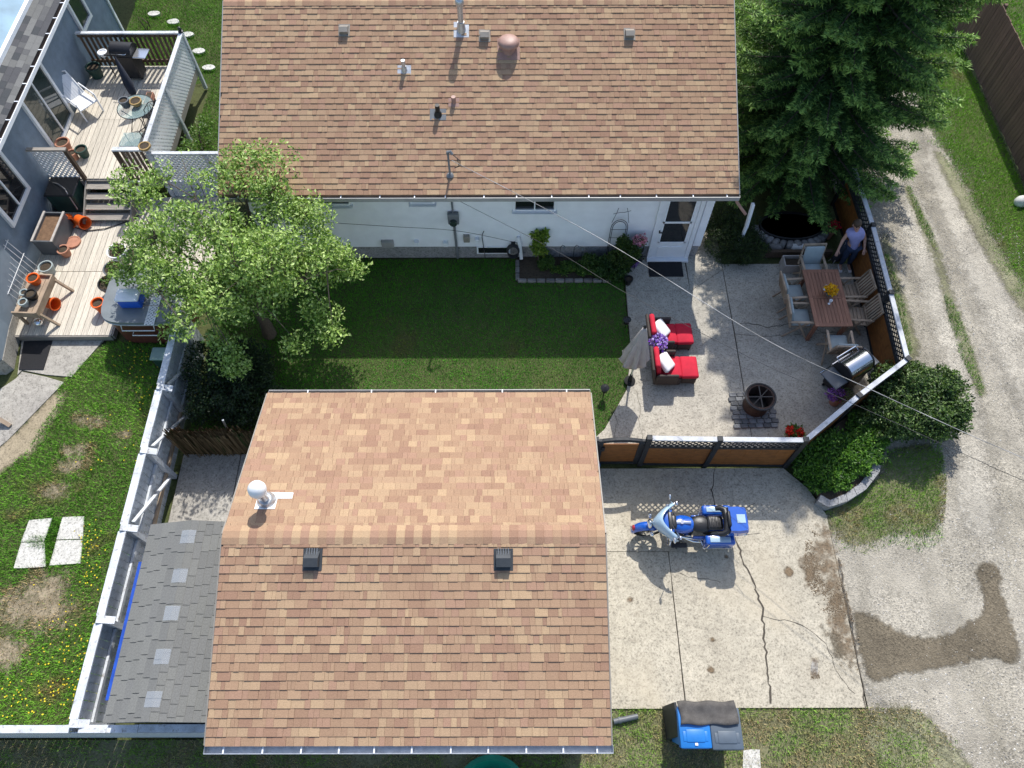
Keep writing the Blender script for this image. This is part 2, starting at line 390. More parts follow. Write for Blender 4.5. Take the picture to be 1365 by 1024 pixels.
# ================================================================== THE SETTING
def xy(pts, z=0.0): return [tuple(at(u, v, z)[:2]) for u, v in pts]
def sheet(name, pts, z, m, thick=.05):
    return structure(MB().prism(pts, z-thick, z).build(name, m))
gm = MB(); gm.add([(-250, -250, -.06), (250, -250, -.06), (250, 250, -.06), (-250, 250, -.06)], [(0, 1, 2, 3)])
structure(gm.build('ground', 'turf_soil'))
alley_right = [(1216, 120), (1232, 165), (1262, 212), (1296, 275), (1330, 340), (1372, 410)]
AR = xy(alley_right)
ARW = []
for _a, _b in zip(AR[:-1], AR[1:]):
    for _j in range(14): ARW.append((_a[0]+(_b[0]-_a[0])*_j/14+rnd.uniform(-.07, .13)+.08, _a[1]+(_b[1]-_a[1])*_j/14))
ARW.append(AR[-1])
alley = [(9.3, 40), (8.72, 24), (8.72, 8.0), (6.9, 5.6), (6.62, 5.0), (6.62, -6), (13.5, -6), (15.5, 4), (14.6, 9.5)]+[(p[0]+.8, p[1]) for p in AR[::-1]]+[(12.2, 24), (12.6, 40)]
sheet('alley_gravel', alley, 0.0, 'gravel')
sheet('side_lawn_ground', [(p[0]+.7, p[1]) for p in AR]+[(15.2, 9.5), (40, 9.5), (40, 40), (12.5, 40), (12.1, 24)], -.002, 'turf_soil')
sheet('back_lawn_ground', [(-7.3, 6.55), (1.6, 6.55), (2.05, 7.0), (2.6, 8.0), (2.78, 9.0), (2.78, 11.84), (-7.3, 11.84)], -.004, 'turf_soil')
sheet('left_lawn_ground', [(-7.5, .8), (-7.5, 9.3), (-12, 9.3), (-16, 6), (-16, .8)], -.006, 'turf_soil')
sheet('front_verge_ground', [(-20, -8), (-20, .75), (1.4, .75), (1.45, 1.26), (6.6, 1.26), (6.6, -8)], -.008, 'verge_soil')
# wet tracks on the gravel
def wobble(pts, amp, step=.12):
    out = []; n = len(pts)
    for i in range(n):
        a, b = Vector((*pts[i], 0)), Vector((*pts[(i+1) % n], 0)); k = max(1, int((b-a).length/step))
        for j in range(k):
            p = a.lerp(b, j/k); out.append((p.x+rnd.uniform(-amp, amp), p.y+rnd.uniform(-amp, amp)))
    return out
def smooth_poly(pts, it=2):
    for _ in range(it):
        q = []
        for i in range(len(pts)):
            a, b = pts[i], pts[(i+1) % len(pts)]
            q += [(a[0]*.75+b[0]*.25, a[1]*.75+b[1]*.25), (a[0]*.25+b[0]*.75, a[1]*.25+b[1]*.75)]
        pts = q
    return pts
wet = [(1134, 812), (1165, 822), (1195, 842), (1230, 854), (1262, 848), (1290, 832), (1310, 822), (1314, 800), (1304, 772), (1302, 758), (1312, 750), (1328, 753), (1335, 768), (1331, 784), (1342, 808), (1350, 840), (1358, 868), (1354, 882), (1344, 884), (1328, 876), (1305, 876), (1285, 885), (1258, 888), (1222, 896), (1200, 895), (1182, 904), (1166, 908), (1156, 900), (1148, 870)]
def soft_patch(name, poly, z, m, feather=.14, res=.05, parent=None, strength=1.0):
    a = np.array(poly); x0, y0 = a.min(0)-feather; x1, y1 = a.max(0)+feather; nx = int((x1-x0)/res)+2; ny = int((y1-y0)/res)+2
    gx, gy = np.meshgrid(x0+np.arange(nx)*res, y0+np.arange(ny)*res); X = gx.ravel(); Y = gy.ravel()
    ins = np.zeros(len(X), bool); d = np.full(len(X), 1e9); n_ = len(poly)
    for i in range(n_):
        ax, ay = poly[i]; bx, by = poly[(i+1) % n_]
        ins ^= ((ay > Y) != (by > Y)) & (X < (bx-ax)*(Y-ay)/((by-ay)+1e-12)+ax)
        L2 = (bx-ax)**2+(by-ay)**2+1e-12; t = np.clip(((X-ax)*(bx-ax)+(Y-ay)*(by-ay))/L2, 0, 1); d = np.minimum(d, np.hypot(X-ax-t*(bx-ax), Y-ay-t*(by-ay)))
    f = np.clip(.5+np.where(ins, d, -d)/(2*feather), 0, 1)*strength; idx = np.arange(nx*ny).reshape(ny, nx)
    q = np.stack([idx[:-1, :-1], idx[:-1, 1:], idx[1:, 1:], idx[1:, :-1]], -1).reshape(-1, 4); q = q[f[q].max(1) > .02]
    u, inv = np.unique(q, return_inverse=True); V = np.stack([X[u], Y[u], np.full(len(u), z)], 1)
    if parent is not None: V = V-np.array(origin_of(parent))
    o = bulk_mesh(name, V, inv.reshape(-1, 4), soft(m), parent); at_ = o.data.attributes.new('fade', 'FLOAT', 'POINT'); at_.data.foreach_set('value', f[u].astype(np.float32))
    return structure(o) if parent is None else o
soft_patch('side_lawn_edge', [(p[0]+.12, p[1]) for p in AR]+[(15.2, 9.4), (13.9, 9.5), (13.95, 24), (11.6, 24)], .0012, 'turf_soil', .28, .08)
soft_patch('wet_gravel', smooth_poly(xy(wet)), .008, 'gravel_wet', .10, .04)
for k_, (nm_, m_, pp) in enumerate((('wheel_track', 'gravel_pale', [(1200, 240), (1222, 250), (1262, 330), (1262, 400), (1290, 480), (1322, 600), (1335, 720), (1290, 720), (1268, 640), (1275, 540), (1240, 430), (1205, 330)]),
                         ('wheel_track', 'gravel_pale', [(1235, 185), (1262, 225), (1300, 300), (1340, 375), (1365, 430), (1400, 520), (1400, 640), (1365, 560), (1320, 450), (1285, 370), (1255, 290), (1225, 215)]),
                         ('track_ridge', 'gravel_green', [(1212, 250), (1250, 328), (1268, 395), (1298, 470), (1314, 528), (1308, 532), (1284, 470), (1260, 400), (1243, 335), (1206, 252)]),
                         ('alley_edge_wear', 'gravel_green', [(1178, 300), (1192, 350), (1214, 430), (1226, 470), (1214, 486), (1196, 430), (1176, 350)]),
                         ('alley_edge_wear', 'gravel_green', [(1242, 200), (1275, 265), (1310, 330), (1350, 400), (1390, 440), (1390, 410), (1340, 350), (1300, 275), (1262, 210)]),
                         ('alley_edge_wear', 'gravel_green', [(1160, 950), (1225, 945), (1265, 990), (1300, 1030), (1290, 1060), (1230, 1040), (1150, 1000)]))):
    soft_patch(nm_, smooth_poly(xy(pp), 1), .002+.0009*k_, m_, .42 if nm_ == 'wheel_track' else .16, .08)

# --- concrete: each slab of the driveway and of the patio is a piece of its own
def pave(name, pieces, z, m, base=None):
    root = structure(MB().prism(base, -.12, z-.03).build(name, 'crack'))
    for p in pieces: MB().prism(p, -.10, z).build('slab', m, root)
    return root
dj = at(896, 800).x
dr = [(5.92, 6.02), (6.35, 5.6), (6.62, 5.0), (6.62, 1.24)]
hy = at(845, 736).y
g = .006
drive = pave('driveway', [
    [(1.2, 1.26)]+[(x+rnd.uniform(-.006, .006), y) for x, y in ((dj+.03-.02*i/12, 1.26+(hy-g-1.26)*i/12) for i in range(13))]+[(1.2, hy-g)],
    [(1.2, hy+g), (dj+g+.02, hy+g), (dj+g+.05, 1.27), (6.58, 1.27), (6.6, 5.0), (6.33, 5.58), (5.88, 6.06), (1.2, 6.06)]], .03, 'concrete_drive', [(1.25, 1.31), (6.54, 1.31), (6.56, 5), (6.3, 5.55), (5.85, 6.02), (1.25, 6.02)])
pj0, pj1 = at(961, 345, .05), at(1003, 588, .05)
sy = at(880, 388, .05).y
pl = [(1.62, 6.6), (2.05, 7.0), (2.62, 8.0), (2.80, 9.0), (2.82, sy)]
patio = pave('patio', [
    [(1.62, 6.22)]+pl+[(4.42, sy), (pj0.x-g, pj0.y-.35), (pj0.x-g+.01, 9.5), (pj1.x-g, 6.22)],
    [(2.82, sy+g), (4.40, sy+g), (4.36, 11.84), (2.84, 11.84)],
    [(4.40+g, sy+g), (pj0.x-g, pj0.y-.34), (pj0.x-g, 14.2), (4.40, 14.2)],
    [(pj1.x+g, 6.22), (5.85, 6.22), (8.38, 8.0), (8.5, 9.6), (6.0, 9.42), (pj1.x+.03, 9.5)],
    [(pj1.x+.03, 9.5+.015), (6.0, 9.435), (8.5, 9.615), (8.52, 11.6), (7.3, 11.6), (pj0.x+g, 11.6)]], .05, 'concrete_patio',
    [(1.7, 6.26), (5.82, 6.26), (8.34, 8.02), (8.46, 11.56), (4.8, 11.56), (4.8, 14.1), (4.42, 14.1), (4.42, 11.8), (2.9, 11.8), (2.86, 9.0), (2.68, 8.0), (2.1, 7.0), (1.7, 6.6)])
sideslab = pave('side_yard_slab', [[(-7.25, 3.2), (-6.0, 3.2), (-6.0, 6.42), (-7.25, 6.42)], [(-5.98, 3.2), (-4.4, 3.2), (-4.4, 6.42), (-5.98, 6.42)]], .03, 'concrete_old', [(-7.27, 3.18), (-4.4, 3.18), (-4.4, 6.44), (-7.27, 6.44)])
path = pave('neighbour_path', [xy([(30, 452), (140, 452), (96, 503), (62, 500), (30, 494), (24, 500)]), xy([(22, 505), (30, 496), (62, 503), (86, 510), (10, 588), (-30, 620), (-60, 560)])], .02, 'concrete_old',
            xy([(26, 450), (142, 450), (96, 505), (86, 512), (10, 590), (-32, 624), (-64, 560)]))
soft_patch('dry_soil_strip', smooth_poly(xy([(86, 512), (84, 540), (62, 570), (44, 606), (20, 612), (-20, 650), (-40, 620), (10, 590)]), 1), .006, 'dry_soil', .14, .05)

vg = [(1100, 690), (1112, 672), (1172, 640), (1186, 600), (1250, 590), (1256, 650), (1250, 705), (1225, 715), (1195, 705), (1160, 725), (1125, 722)]
soft_patch('verge_ground', smooth_poly(xy(vg), 1), .0035, 'verge_soil', .2, .06)
soft_patch('verge_ground_front', [(6.5, 1.15), (7.3, 1.2), (7.8, .7), (8.0, -.2), (8.2, -1.6), (6.5, -1.6)], .0045, 'verge_soil', .25, .06)
def crack(pts, z, parent, wd=.02, jag=.03, rndz=True):
    P = [at(u, v, z) for u, v in pts]; path_ = []
    for a, b in zip(P[:-1], P[1:]):
        k = max(2, int((b-a).length/.09))
        for j in range(k):
            q = a.lerp(b, j/k); path_.append(Vector((q.x+rnd.uniform(-jag, jag), q.y+rnd.uniform(-jag, jag), z)))
    path_.append(P[-1]); mb = MB(); vs = []; fs = []
    for i, p in enumerate(path_):
        d = (path_[min(i+1, len(path_)-1)]-path_[max(i-1, 0)]).normalized(); nrm = Vector((-d.y, d.x, 0)); h = wd*rnd.uniform(.35, 1.0)/2
        vs += [p+nrm*h, p-nrm*h]
    for i in range(len(path_)-1): fs.append((2*i, 2*i+1, 2*i+3, 2*i+2))
    mb.add(vs, fs); return mb.build('crack', 'crack', parent, world=True)
for pts, wd in (([(979, 715), (990, 745), (1004, 775), (1016, 812), (1018, 850), (1024, 890), (1027, 938)], .045),
                ([(1016, 822), (1045, 826), (1075, 835), (1100, 858), (1120, 905), (1140, 925)], .015),
                ([(948, 650), (953, 680), (958, 715)], .03), ([(905, 765), (930, 772), (960, 776)], .012),
                ([(955, 620), (950, 640), (948, 655)], .025), ([(1118, 745), (1128, 800), (1138, 850), (1148, 900), (1154, 945)], .035)):
    crack(pts, .034, drive, wd)
for k_, pp in enumerate(([(1092, 690), (1108, 700), (1118, 740), (1128, 790), (1140, 850), (1146, 892), (1125, 895), (1100, 850), (1105, 810), (1090, 770), (1075, 740), (1086, 720)], [(1062, 740), (1085, 735), (1090, 770), (1075, 790)], [(1082, 875), (1091, 880), (1090, 903), (1080, 905)], [(1090, 835), (1120, 845), (1135, 890), (1110, 880)])):
    soft_patch('dirt_stain', xy(pp), .0335+.0008*k_, 'litter' if k_ < 3 else 'gravel_wet', .16 if k_ in (0, 3) else .10, .04, drive, .52)
for k_, (u_, v_, r_) in enumerate(((950, 853, .05), (948, 894, .055), (968, 742, .03), (1052, 762, .09), (840, 800, .05))):
    q_ = at(u_, v_, .03); soft_patch('rust_stain', [(q_.x+r_*math.cos(a_), q_.y+r_*math.sin(a_)) for a_ in [i*.628 for i in range(10)]], .0375, 'litter', .05, .025, drive)
for pts, wd in (([(985, 431), (1010, 433), (1025, 436), (1058, 432)], .03), ([(1060, 430), (1090, 440), (1110, 452)], .012), ([(818, 545), (822, 560), (819, 585)], .012), ([(850, 520), (853, 560), (856, 585)], .012)):
    crack(pts, .054, patio, wd)

# ================================================================== ROOF COVERING
TONES_TAN = [srgb(*c) for c in ((156, 127, 103), (160, 131, 106), (164, 136, 110), (151, 121, 99), (174, 147, 117), (148, 117, 97), (158, 126, 105), (168, 141, 113))]
TONES_GREY = [srgb(*c) for c in ((113, 113, 110), (117, 117, 113), (110, 110, 107), (114, 114, 110))]
TONES_DARK = [srgb(*c) for c in ((92, 92, 92), (104, 104, 102), (80, 80, 82), (112, 112, 110), (70, 72, 74))]
WIDTHS = (.06, .09, .12, .16, .21)
TW_ = (6, 6, 5, 4, 2, 2, 4, 4)
_shm = {}
def shingle_mesh(wd, e, h, tone, key, gap=.0015):
    k = (wd, round(e, 3), h, key, gap)
    if k not in _shm:
        me = bpy.data.meshes.new('shingle'); g_ = gap
        me.from_pydata([(g_, 0, 0), (wd-g_, 0, 0), (g_, 0, h), (wd-g_, 0, h), (g_, e*1.12, h*.3), (wd-g_, e*1.12, h*.3), (g_, e*1.12, 0), (wd-g_, e*1.12, 0)], [], [(0, 1, 3, 2), (2, 3, 5, 4), (0, 2, 4, 6), (1, 7, 5, 3)])
        a = me.color_attributes.new('tone', 'FLOAT_COLOR', 'POINT')
        a.data.foreach_set('color', list((*tone, 1))*8); me.materials.append(M['shingle']); me.update(); _shm[k] = me
    return _shm[k]
def shingle_slope(parent, O, ux, us, W, L, rows, tones, n_ind, widths=WIDTHS, hs=(.015, .022), weights=None, drop=None, gap=.0015):
    """O eave corner, ux along the eave, us up the slope. The n_ind pieces nearest the camera are objects, the rest one part."""
    O, ux, us = Vector(O), Vector(ux).normalized(), Vector(us).normalized()
    if ux.cross(us).z < 0: O = O+ux*W; ux = -ux
    nn = ux.cross(us)
    e = L/rows; Rm = Matrix((ux, us, nn)).transposed(); items = []
    streak = 0
    for r in range(rows):
        x = -rnd.uniform(0, .15)
        while x < W-.02:
            wd = rnd.choice(widths); x0 = max(x, 0.0); x1 = min(x+wd, W)
            if W-x1 < .05: x1 = W
            if x1-x0 > .03:
                if streak <= 0: ti = rnd.choices(range(len(tones)), weights)[0]; streak = rnd.choice((0, 0, 0, 1))
                else: streak -= 1
                exact = abs((x1-x0)-wd) < 1e-6
                items.append((r, x0, x1-x0, wd if exact else None, ti, rnd.choice(hs)))
            x += wd
            if x1 == W: break
    if drop: items = [i for i in items if not drop(O+ux*(i[1]+i[2]/2)+us*(i[0]+.5)*e)]
    cp = Vector((0, 0, CAM_H))
    order = sorted(range(len(items)), key=lambda i: (O+ux*items[i][1]+us*(items[i][0]*e)-cp).length if items[i][3] else 1e9)
    solo = set(order[:n_ind]); base = origin_of(parent); V = []; Fc = []; Col = []
    for i, (r, x0, wd, ex, ti, h) in enumerate(items):
        p = O+ux*x0+us*(r*e)
        if i in solo and ex:
            o = bpy.data.objects.new('shingle', shingle_mesh(wd, e, h, tones[ti], (ti, id(tones)), gap)); link(o, parent)
            o.matrix_local = Matrix.Translation(p-base) @ Rm.to_4x4()
        else:
            g_ = gap; b = len(V)
            for q in ((g_, 0, 0), (wd-g_, 0, 0), (g_, 0, h), (wd-g_, 0, h), (g_, e*1.12, h*.3), (wd-g_, e*1.12, h*.3), (g_, e*1.12, 0), (wd-g_, e*1.12, 0)):
                V.append(p+ux*q[0]+us*q[1]+nn*q[2]-base); Col.append(tones[ti])
            Fc += [(b, b+1, b+3, b+2), (b+2, b+3, b+5, b+4), (b, b+2, b+4, b+6), (b+1, b+7, b+5, b+3)]
    if V:
        o = bulk_mesh('shingles', np.array([tuple(v) for v in V]), np.array(Fc), 'shingle', parent, np.array(Col)); stuff(o)
def ridge_caps(parent, A, B, half, drop_, tones, step=.16, thick=.02):
    A, B = Vector(A), Vector(B); n = int((B-A).length/step); d = (B-A)/n
    side = Vector((0, 0, 1)).cross(d).normalized(); base = origin_of(parent)
    for i in range(n):
        p = A+d*i-base; q = p+d*1.0; ti = rnd.choice(tones); up = Vector((0, 0, thick)); dn = Vector((0, 0, -drop_))
        me = bpy.data.meshes.new('ridge_shingle')
        vs = []
        for pt, hgt in ((p, thick*1.0), (q, thick*.6)):
            u_ = Vector((0, 0, hgt)); vs += [pt+side*half+dn+u_*.8, pt+side*half*.35+u_-Vector((0, 0, drop_*.22)), pt-side*half*.35+u_-Vector((0, 0, drop_*.22)), pt-side*half+dn+u_*.8]
        me.from_pydata([tuple(v) for v in vs], [], [(0, 1, 5, 4), (1, 2, 6, 5), (2, 3, 7, 6), (0, 3, 2, 1)])
        a = me.color_attributes.new('tone', 'FLOAT_COLOR', 'POINT'); a.data.foreach_set('color', list((*ti, 1))*8)
        me.materials.append(M['shingle']); me.update(); link(bpy.data.objects.new('ridge_shingle', me), parent)

def gutter(parent, x0, x1, y, z, side, wd=.13, m='gutter_grey', spacing=.75, inner=None):
    """open trough along X; side = -1 when its lip faces -Y"""
    mb = MB(); t = .006
    a, b = (y, y+side*wd)
    mb.box(((x0+x1)/2, a+side*.003, z-.06), (x1-x0, t, .12)); mb.box(((x0+x1)/2, b, z-.055), (x1-x0, t*2.5, .11))
    mb.box(((x0+x1)/2, (a+b)/2, z-.117), (x1-x0, wd, t))
    for x in (x0, x1): mb.box((x, (a+b)/2, z-.06), (t, wd, .118))
    gtr = mb.build('gutter', m, parent, world=True)
    n = int((x1-x0)/spacing)
    for i in range(1, n+1):
        x = x0+(x1-x0)*(i-.4)/n+rnd.uniform(-.05, .05)
        MB().box((x, (a+b)/2, z+.002), (.022, wd, .012)).build('hanger', 'trim_white', gtr, world=True)
    return gtr

# ================================================================== THE BUNGALOW (top of the picture)
HXL, HXR, HYE, HYR, HZE, HZR = -6.468, 4.965, 11.40, 15.485, 2.80, 4.611
WY, WXL, WXR = 11.85, -6.15, 4.68
HYB = 2*HYR-HYE
bung = thing('bungalow', 'white-sided bungalow under a long tan shingle roof, back door at right', 'house', (0, WY, 0))
b = MB(); b.box(((WXL+WXR)/2, (WY+2*HYR-WY)/2+.02, 1.55), (WXR-WXL, 2*(HYR-WY), 2.3)); b.build('wall', 'siding', bung, world=True)
MB().box(((WXL+WXR)/2, HYR, .25), (WXR-WXL-.03, 2*(HYR-WY)-.03, .5)).build('foundation', 'foundation', bung, world=True)
# lap siding boards on the side that shows
DX0, DX1 = 3.52, 4.42
ZS = [.50+.1175*i for i in range(18)]
for z in ZS:
    xr = DX0-.07 if z < 2.5 else WXR
    spans = [(WXL, -.6), (-.6, xr)] if int(z*100) % 2 else [(WXL, .9-2.6), (.9-2.6, xr)]
    spans += [(DX1+.07, WXR)] if z < 2.5 else []
    for s0, s1 in spans:
        mb = MB(); y0 = WY-.004
        mb.extrude([(0, y0, z), (0, y0-.030, z), (0, y0-.004, z+.119), (0, y0, z+.119)], (s0+.001, 0, 0), (s1-.001, 0, 0)).build('siding_board', 'siding', bung, world=True)
sofit = MB().box(((HXL+HXR)/2, (HYE+WY)/2+.02, HZE-.17), (HXR-HXL-.04, WY-HYE+.04, .02)).build('soffit', 'trim_white', bung, world=True)
MB().box(((HXL+HXR)/2, HYE+.03, HZE-.085), (HXR-HXL-.02, .022, .17)).build('fascia', 'trim_white', bung, world=True)
gutter(bung, HXL, HXR+.02, HYE+.015, HZE-.015, -1, .11, 'gutter_grey', .75)
# roof deck and covering
rf = MB(); t = .07
rf.add([(HXL, HYE, HZE), (HXR, HYE, HZE), (HXR, HYR, HZR), (HXL, HYR, HZR), (HXR, HYB, HZE), (HXL, HYB, HZE)]+[(HXL, HYE, HZE-t), (HXR, HYE, HZE-t), (HXR, HYR, HZR-t), (HXL, HYR, HZR-t), (HXR, HYB, HZE-t), (HXL, HYB, HZE-t)],
       [(0, 1, 2, 3), (3, 2, 4, 5), (7, 6, 9, 8), (8, 9, 11, 10), (0, 6, 7, 1), (1, 7, 8, 2), (2, 8, 10, 4), (4, 10, 11, 5), (5, 11, 9, 3), (3, 9, 6, 0)])
hroof = rf.build('roof', mat('roof_felt', TONES_TAN[1], .9, .2, 8), bung, world=True)
slope_dir = Vector((0, HYR-HYE, HZR-HZE)); SL = slope_dir.length; HN = Vector((1, 0, 0)).cross(slope_dir.normalized())
shingle_slope(hroof, Vector((HXL, HYE-.02, HZE))+HN*.004, (1, 0, 0), slope_dir, HXR-HXL, SL-.05, 34, TONES_TAN, 300, weights=TW_)
ridge_caps(hroof, (HXL, HYR, HZR+.012), (HXR, HYR, HZR+.012), .15, .05, TONES_TAN)
MB().bar((HXR+.012, HYE, HZE-.03), (HXR+.012, HYR, HZR-.03), .02, .1).build('rake_trim', 'gutter_grey', hroof, world=True)
MB().bar((HXL-.012, HYE, HZE-.03), (HXL-.012, HYR, HZR-.03), .02, .1).build('rake_trim', 'gutter_grey', hroof, world=True)
def on_roof(u, v): return on_plane(u, v, (0, HYE, HZE+.015), HN)
def tilt(nrm):
    z = Vector(nrm).normalized(); x = Vector((1, 0, 0)); y = z.cross(x).normalized(); return Matrix((x, y, z)).transposed()
TH = tilt(HN)
def box_vent(parent, p, T, m, s=.24, h=.16, name='roof_vent'):
    mb = MB(); mb.box(p+T @ Vector((0, 0, .01)), (s*1.35, s*1.5, .016), T)
    hood = [T @ Vector(q) for q in ((-s/2, -s/2, .02), (-s/2, s/2+.02, .02), (-s/2, s/2-.05, h*.72), (-s/2, s*.1, h), (-s/2, -s/2, h*.9))]
    mb.extrude([p+q for q in hood], (0, 0, 0), T @ Vector((s, 0, 0)))
    return mb.build(name, m, parent, world=True)
for u, v, m in ((459, 41, 'vent_tan'), (646, 48, 'vent_tan'), (839, 46, 'vent_tan')): box_vent(hroof, on_roof(u, v), TH, m, .19, .13)
# flue
p = on_roof(615, 40)
flue = MB().box(p+TH @ Vector((0, 0, .008)), (.34, .36, .012), TH).cyl(p-Vector((0, 0, .1)), p+Vector((0, 0, .20)), .12, .075, 18).cyl(p, p+Vector((0, 0, .62)), .062, n=16).build('flue_pipe', 'galvanised', hroof, world=True, smooth=40)
MB().lathe([(.0, .60), (.085, .60), (.10, .66), (.095, .72), (.05, .77), (0, .78)], p, 18).build('flue_cap', 'galvanised', hroof, world=True, smooth=40)
p = on_roof(678, 66)
MB().box(p+TH @ Vector((0, 0, .01)), (.5, .5, .014), TH).cyl(p-Vector((0, 0, .06)), p+Vector((0, 0, .16)), .15, n=18).build('vent_base', 'vent_pink', hroof, world=True, smooth=40)
MB().lathe([(.20, .11), (.225, .13), (.235, .17), (.22, .23), (.16, .265), (.08, .28), (0, .283)], p, 26).build('vent_dome', 'vent_pink', hroof, world=True, smooth=50)
p = on_roof(539, 94)
MB().box(p+TH @ Vector((0, 0, .01)), (.30, .22, .014), TH).cyl(p-Vector((0, 0, .05)), p+Vector((0, 0, .12)), .085, .05, 14).cyl(p, p+Vector((0, 0, .26)), .045, n=14).build('vent_pipe', 'galvanised', hroof, world=True, smooth=40)
p = on_roof(584, 153)
MB().box(p+TH @ Vector((0, 0, .01)), (.36, .26, .014), TH).build('flashing', 'vent_grey', hroof, world=True)
MB().cyl(p-Vector((0, 0, .05)), p+Vector((0, 0, .10)), .11, .06, 14).cyl(p, p+Vector((0, 0, .26)), .052, n=14).build('vent_pipe', 'pipe_black', hroof, world=True, smooth=40)
p = on_roof(605, 137)
MB().box(p+TH @ Vector((0, 0, .01)), (.24, .2, .014), TH).build('flashing', 'vent_pink', hroof, world=True)
MB().cyl(p-Vector((0, 0, .05)), p+Vector((0, 0, .16)), .05, n=14).build('vent_pipe', 'vent_pink', hroof, world=True, smooth=40)
# service mast
pm = on_roof(600, 234); MAST = Vector((pm.x, pm.y, pm.z+.62))
MB().lathe([(.09, 0), (.07, .03), (.035, .06), (0, .06)], pm, 14).cyl(pm, MAST, .024, n=10).tube([MAST, MAST+Vector((0, 0, .06)), MAST+Vector((.06, -.02, .09)), MAST+Vector((.1, -.05, .04))], .035, 8).build('service_mast', 'vent_grey', hroof, world=True, smooth=40)
loops = MB()
for k in range(3): loops.tube([MAST+Vector((.1, -.05, .04)), MAST+Vector((.2+.03*k, -.08, -.05-.03*k)), MAST+Vector((.22+.02*k, -.14, -.2)), MAST+Vector((.12, -.15, -.25))], .008, 6)
loops.build('drip_loops', 'cable_dark', hroof, world=True)
# meter, conduit and small things on the wall
def wall_at(u, v): return on_y(u, v, WY-.03)
c0, c1 = wall_at(604, 284), wall_at(613, 342)
MB().cyl((c0.x, WY-.07, 2.62), (c0.x, WY-.07, c0.z), .022, n=10).cyl((c0.x, WY-.07, c0.z), (c0.x, WY-.07, .1), .03, n=10).build('conduit', 'vent_grey', bung, world=True, smooth=40)
meter = MB().rbox((c0.x, WY-.10, c0.z-.1), (.26, .12, .34), .02).build('meter_box', 'vent_grey', bung, world=True)
MB().cyl((c0.x, WY-.16, c0.z-.16), (c0.x, WY-.24, c0.z-.16), .085, n=18).build('meter_dial', 'green_glass', meter, world=True, smooth=40)
for (u, v, sx, sz, m, nm) in ((517, 323, .30, .20, 'gutter_grey', 'wall_vent'), (555, 321, .12, .08, 'trim_white', 'wall_plate'), (594, 323, .12, .14, 'trim_white', 'wall_plate'), (622, 316, .15, .2, 'vent_tan', 'junction_box'), (636, 318, .1, .12, 'trim_white', 'wall_plate')):
    p = wall_at(u, v); MB().rbox((p.x, WY-.075, p.z), (sx, .11, sz), .012).build(nm, m, bung, world=True)
p = wall_at(645, 308); MB().tube([(p.x, WY-.03, p.z), (p.x-.04, WY-.1, p.z-.05), (p.x-.05, WY-.06, p.z-.2), (p.x, WY-.07, .1)], .01, 6).build('gas_pipe', 'cable_dark', bung, world=True)
# windows high under the eave
def window(u0, u1, vb, height, mull, parent=bung, sill=True):
    a, c = on_y(u0, vb, WY-.03), on_y(u1, vb, WY-.03); z0 = a.z; z1 = min(z0+height, 2.58)
    w_ = MB(); x0, x1 = a.x, c.x; fr = .05
    for q in (((x0+x1)/2, z0+fr/2, x1-x0, fr), ((x0+x1)/2, z1-fr/2, x1-x0, fr), (x0+fr/2, (z0+z1)/2, fr, z1-z0-2*fr), (x1-fr/2, (z0+z1)/2, fr, z1-z0-2*fr)):
        w_.box((q[0], WY-.045, q[1]), (q[2], .06, q[3]))
    win = w_.build('window', 'trim_white', parent, world=True)
    nb = mull+1; pw = (x1-x0-2*fr)/nb
    for i in range(nb):
        MB().box((x0+fr+pw*(i+.5), WY-.034, (z0+z1)/2), (pw-.02, .012, z1-z0-2*fr)).build('pane', 'black_glass', win, world=True)
    for i in range(mull): MB().box((x0+fr+pw*(i+1), WY-.045, (z0+z1)/2), (.03, .05, z1-z0-2*fr)).build('mullion', 'trim_white', win, world=True)
    if sill: MB().box(((x0+x1)/2, WY-.085, z0-.02), (x1-x0+.06, .14, .03)).build('sill', 'trim_white', win, world=True)
window(397, 469, 272.5, .9, 1); window(547, 580, 270, .6, 0); window(684, 741, 280, .85, 1)
def basement(u0, u1, v0, v1):
    a, c = on_y(u0, v1, WY-.02), on_y(u1, v0, WY-.02); w_ = MB()
    w_.box(((a.x+c.x)/2, WY-.01, (a.z+c.z)/2), (c.x-a.x+.08, .08, c.z-a.z+.08)); win = w_.build('basement_window', 'trim_white', bung, world=True)
    MB().box(((a.x+c.x)/2, WY-.052, (a.z+c.z)/2), (c.x-a.x, .006, c.z-a.z)).build('pane', 'black_glass', win, world=True)
basement(638, 678, 329, 336)
# back door
dz0, dz1 = .10, 2.42; dxl, dxr = on_y(863, 337, WY-.03).x, on_y(918, 337, WY-.03).x
fr = MB()
fr.box((dxl+.05, WY-.05, (dz0+dz1)/2), (.10, .09, dz1-dz0)).box((dxr-.05, WY-.05, (dz0+dz1)/2), (.10, .09, dz1-dz0)).box(((dxl+dxr)/2, WY-.05, dz1+.045), (dxr-dxl+.04, .1, .09)).box(((dxl+dxr)/2, WY-.09, dz0-.03), (dxr-dxl, .2, .06))
door = MB().box(((dxl+dxr)/2, WY-.045, (dz0+dz1)/2), (dxr-dxl-.21, .05, dz1-dz0-.01)).build('door', 'trim_white', bung, world=True)
fr.build('door_frame', 'trim_white', door, world=True)
dc = (dxl+dxr)/2; dw = dxr-dxl-.44
for z0_, z1_ in ((.72, 1.40), (1.46, 2.16)): MB().box((dc, WY-.074, (z0_+z1_)/2), (dw, .008, z1_-z0_)).build('pane', 'black_glass', door, world=True)
for z0_, z1_ in ((.68, .72), (1.40, 1.46), (2.16, 2.20)): MB().box((dc, WY-.078, (z0_+z1_)/2), (dw+.08, .02, z1_-z0_)).build('glazing_bar', 'trim_white', door, world=True)
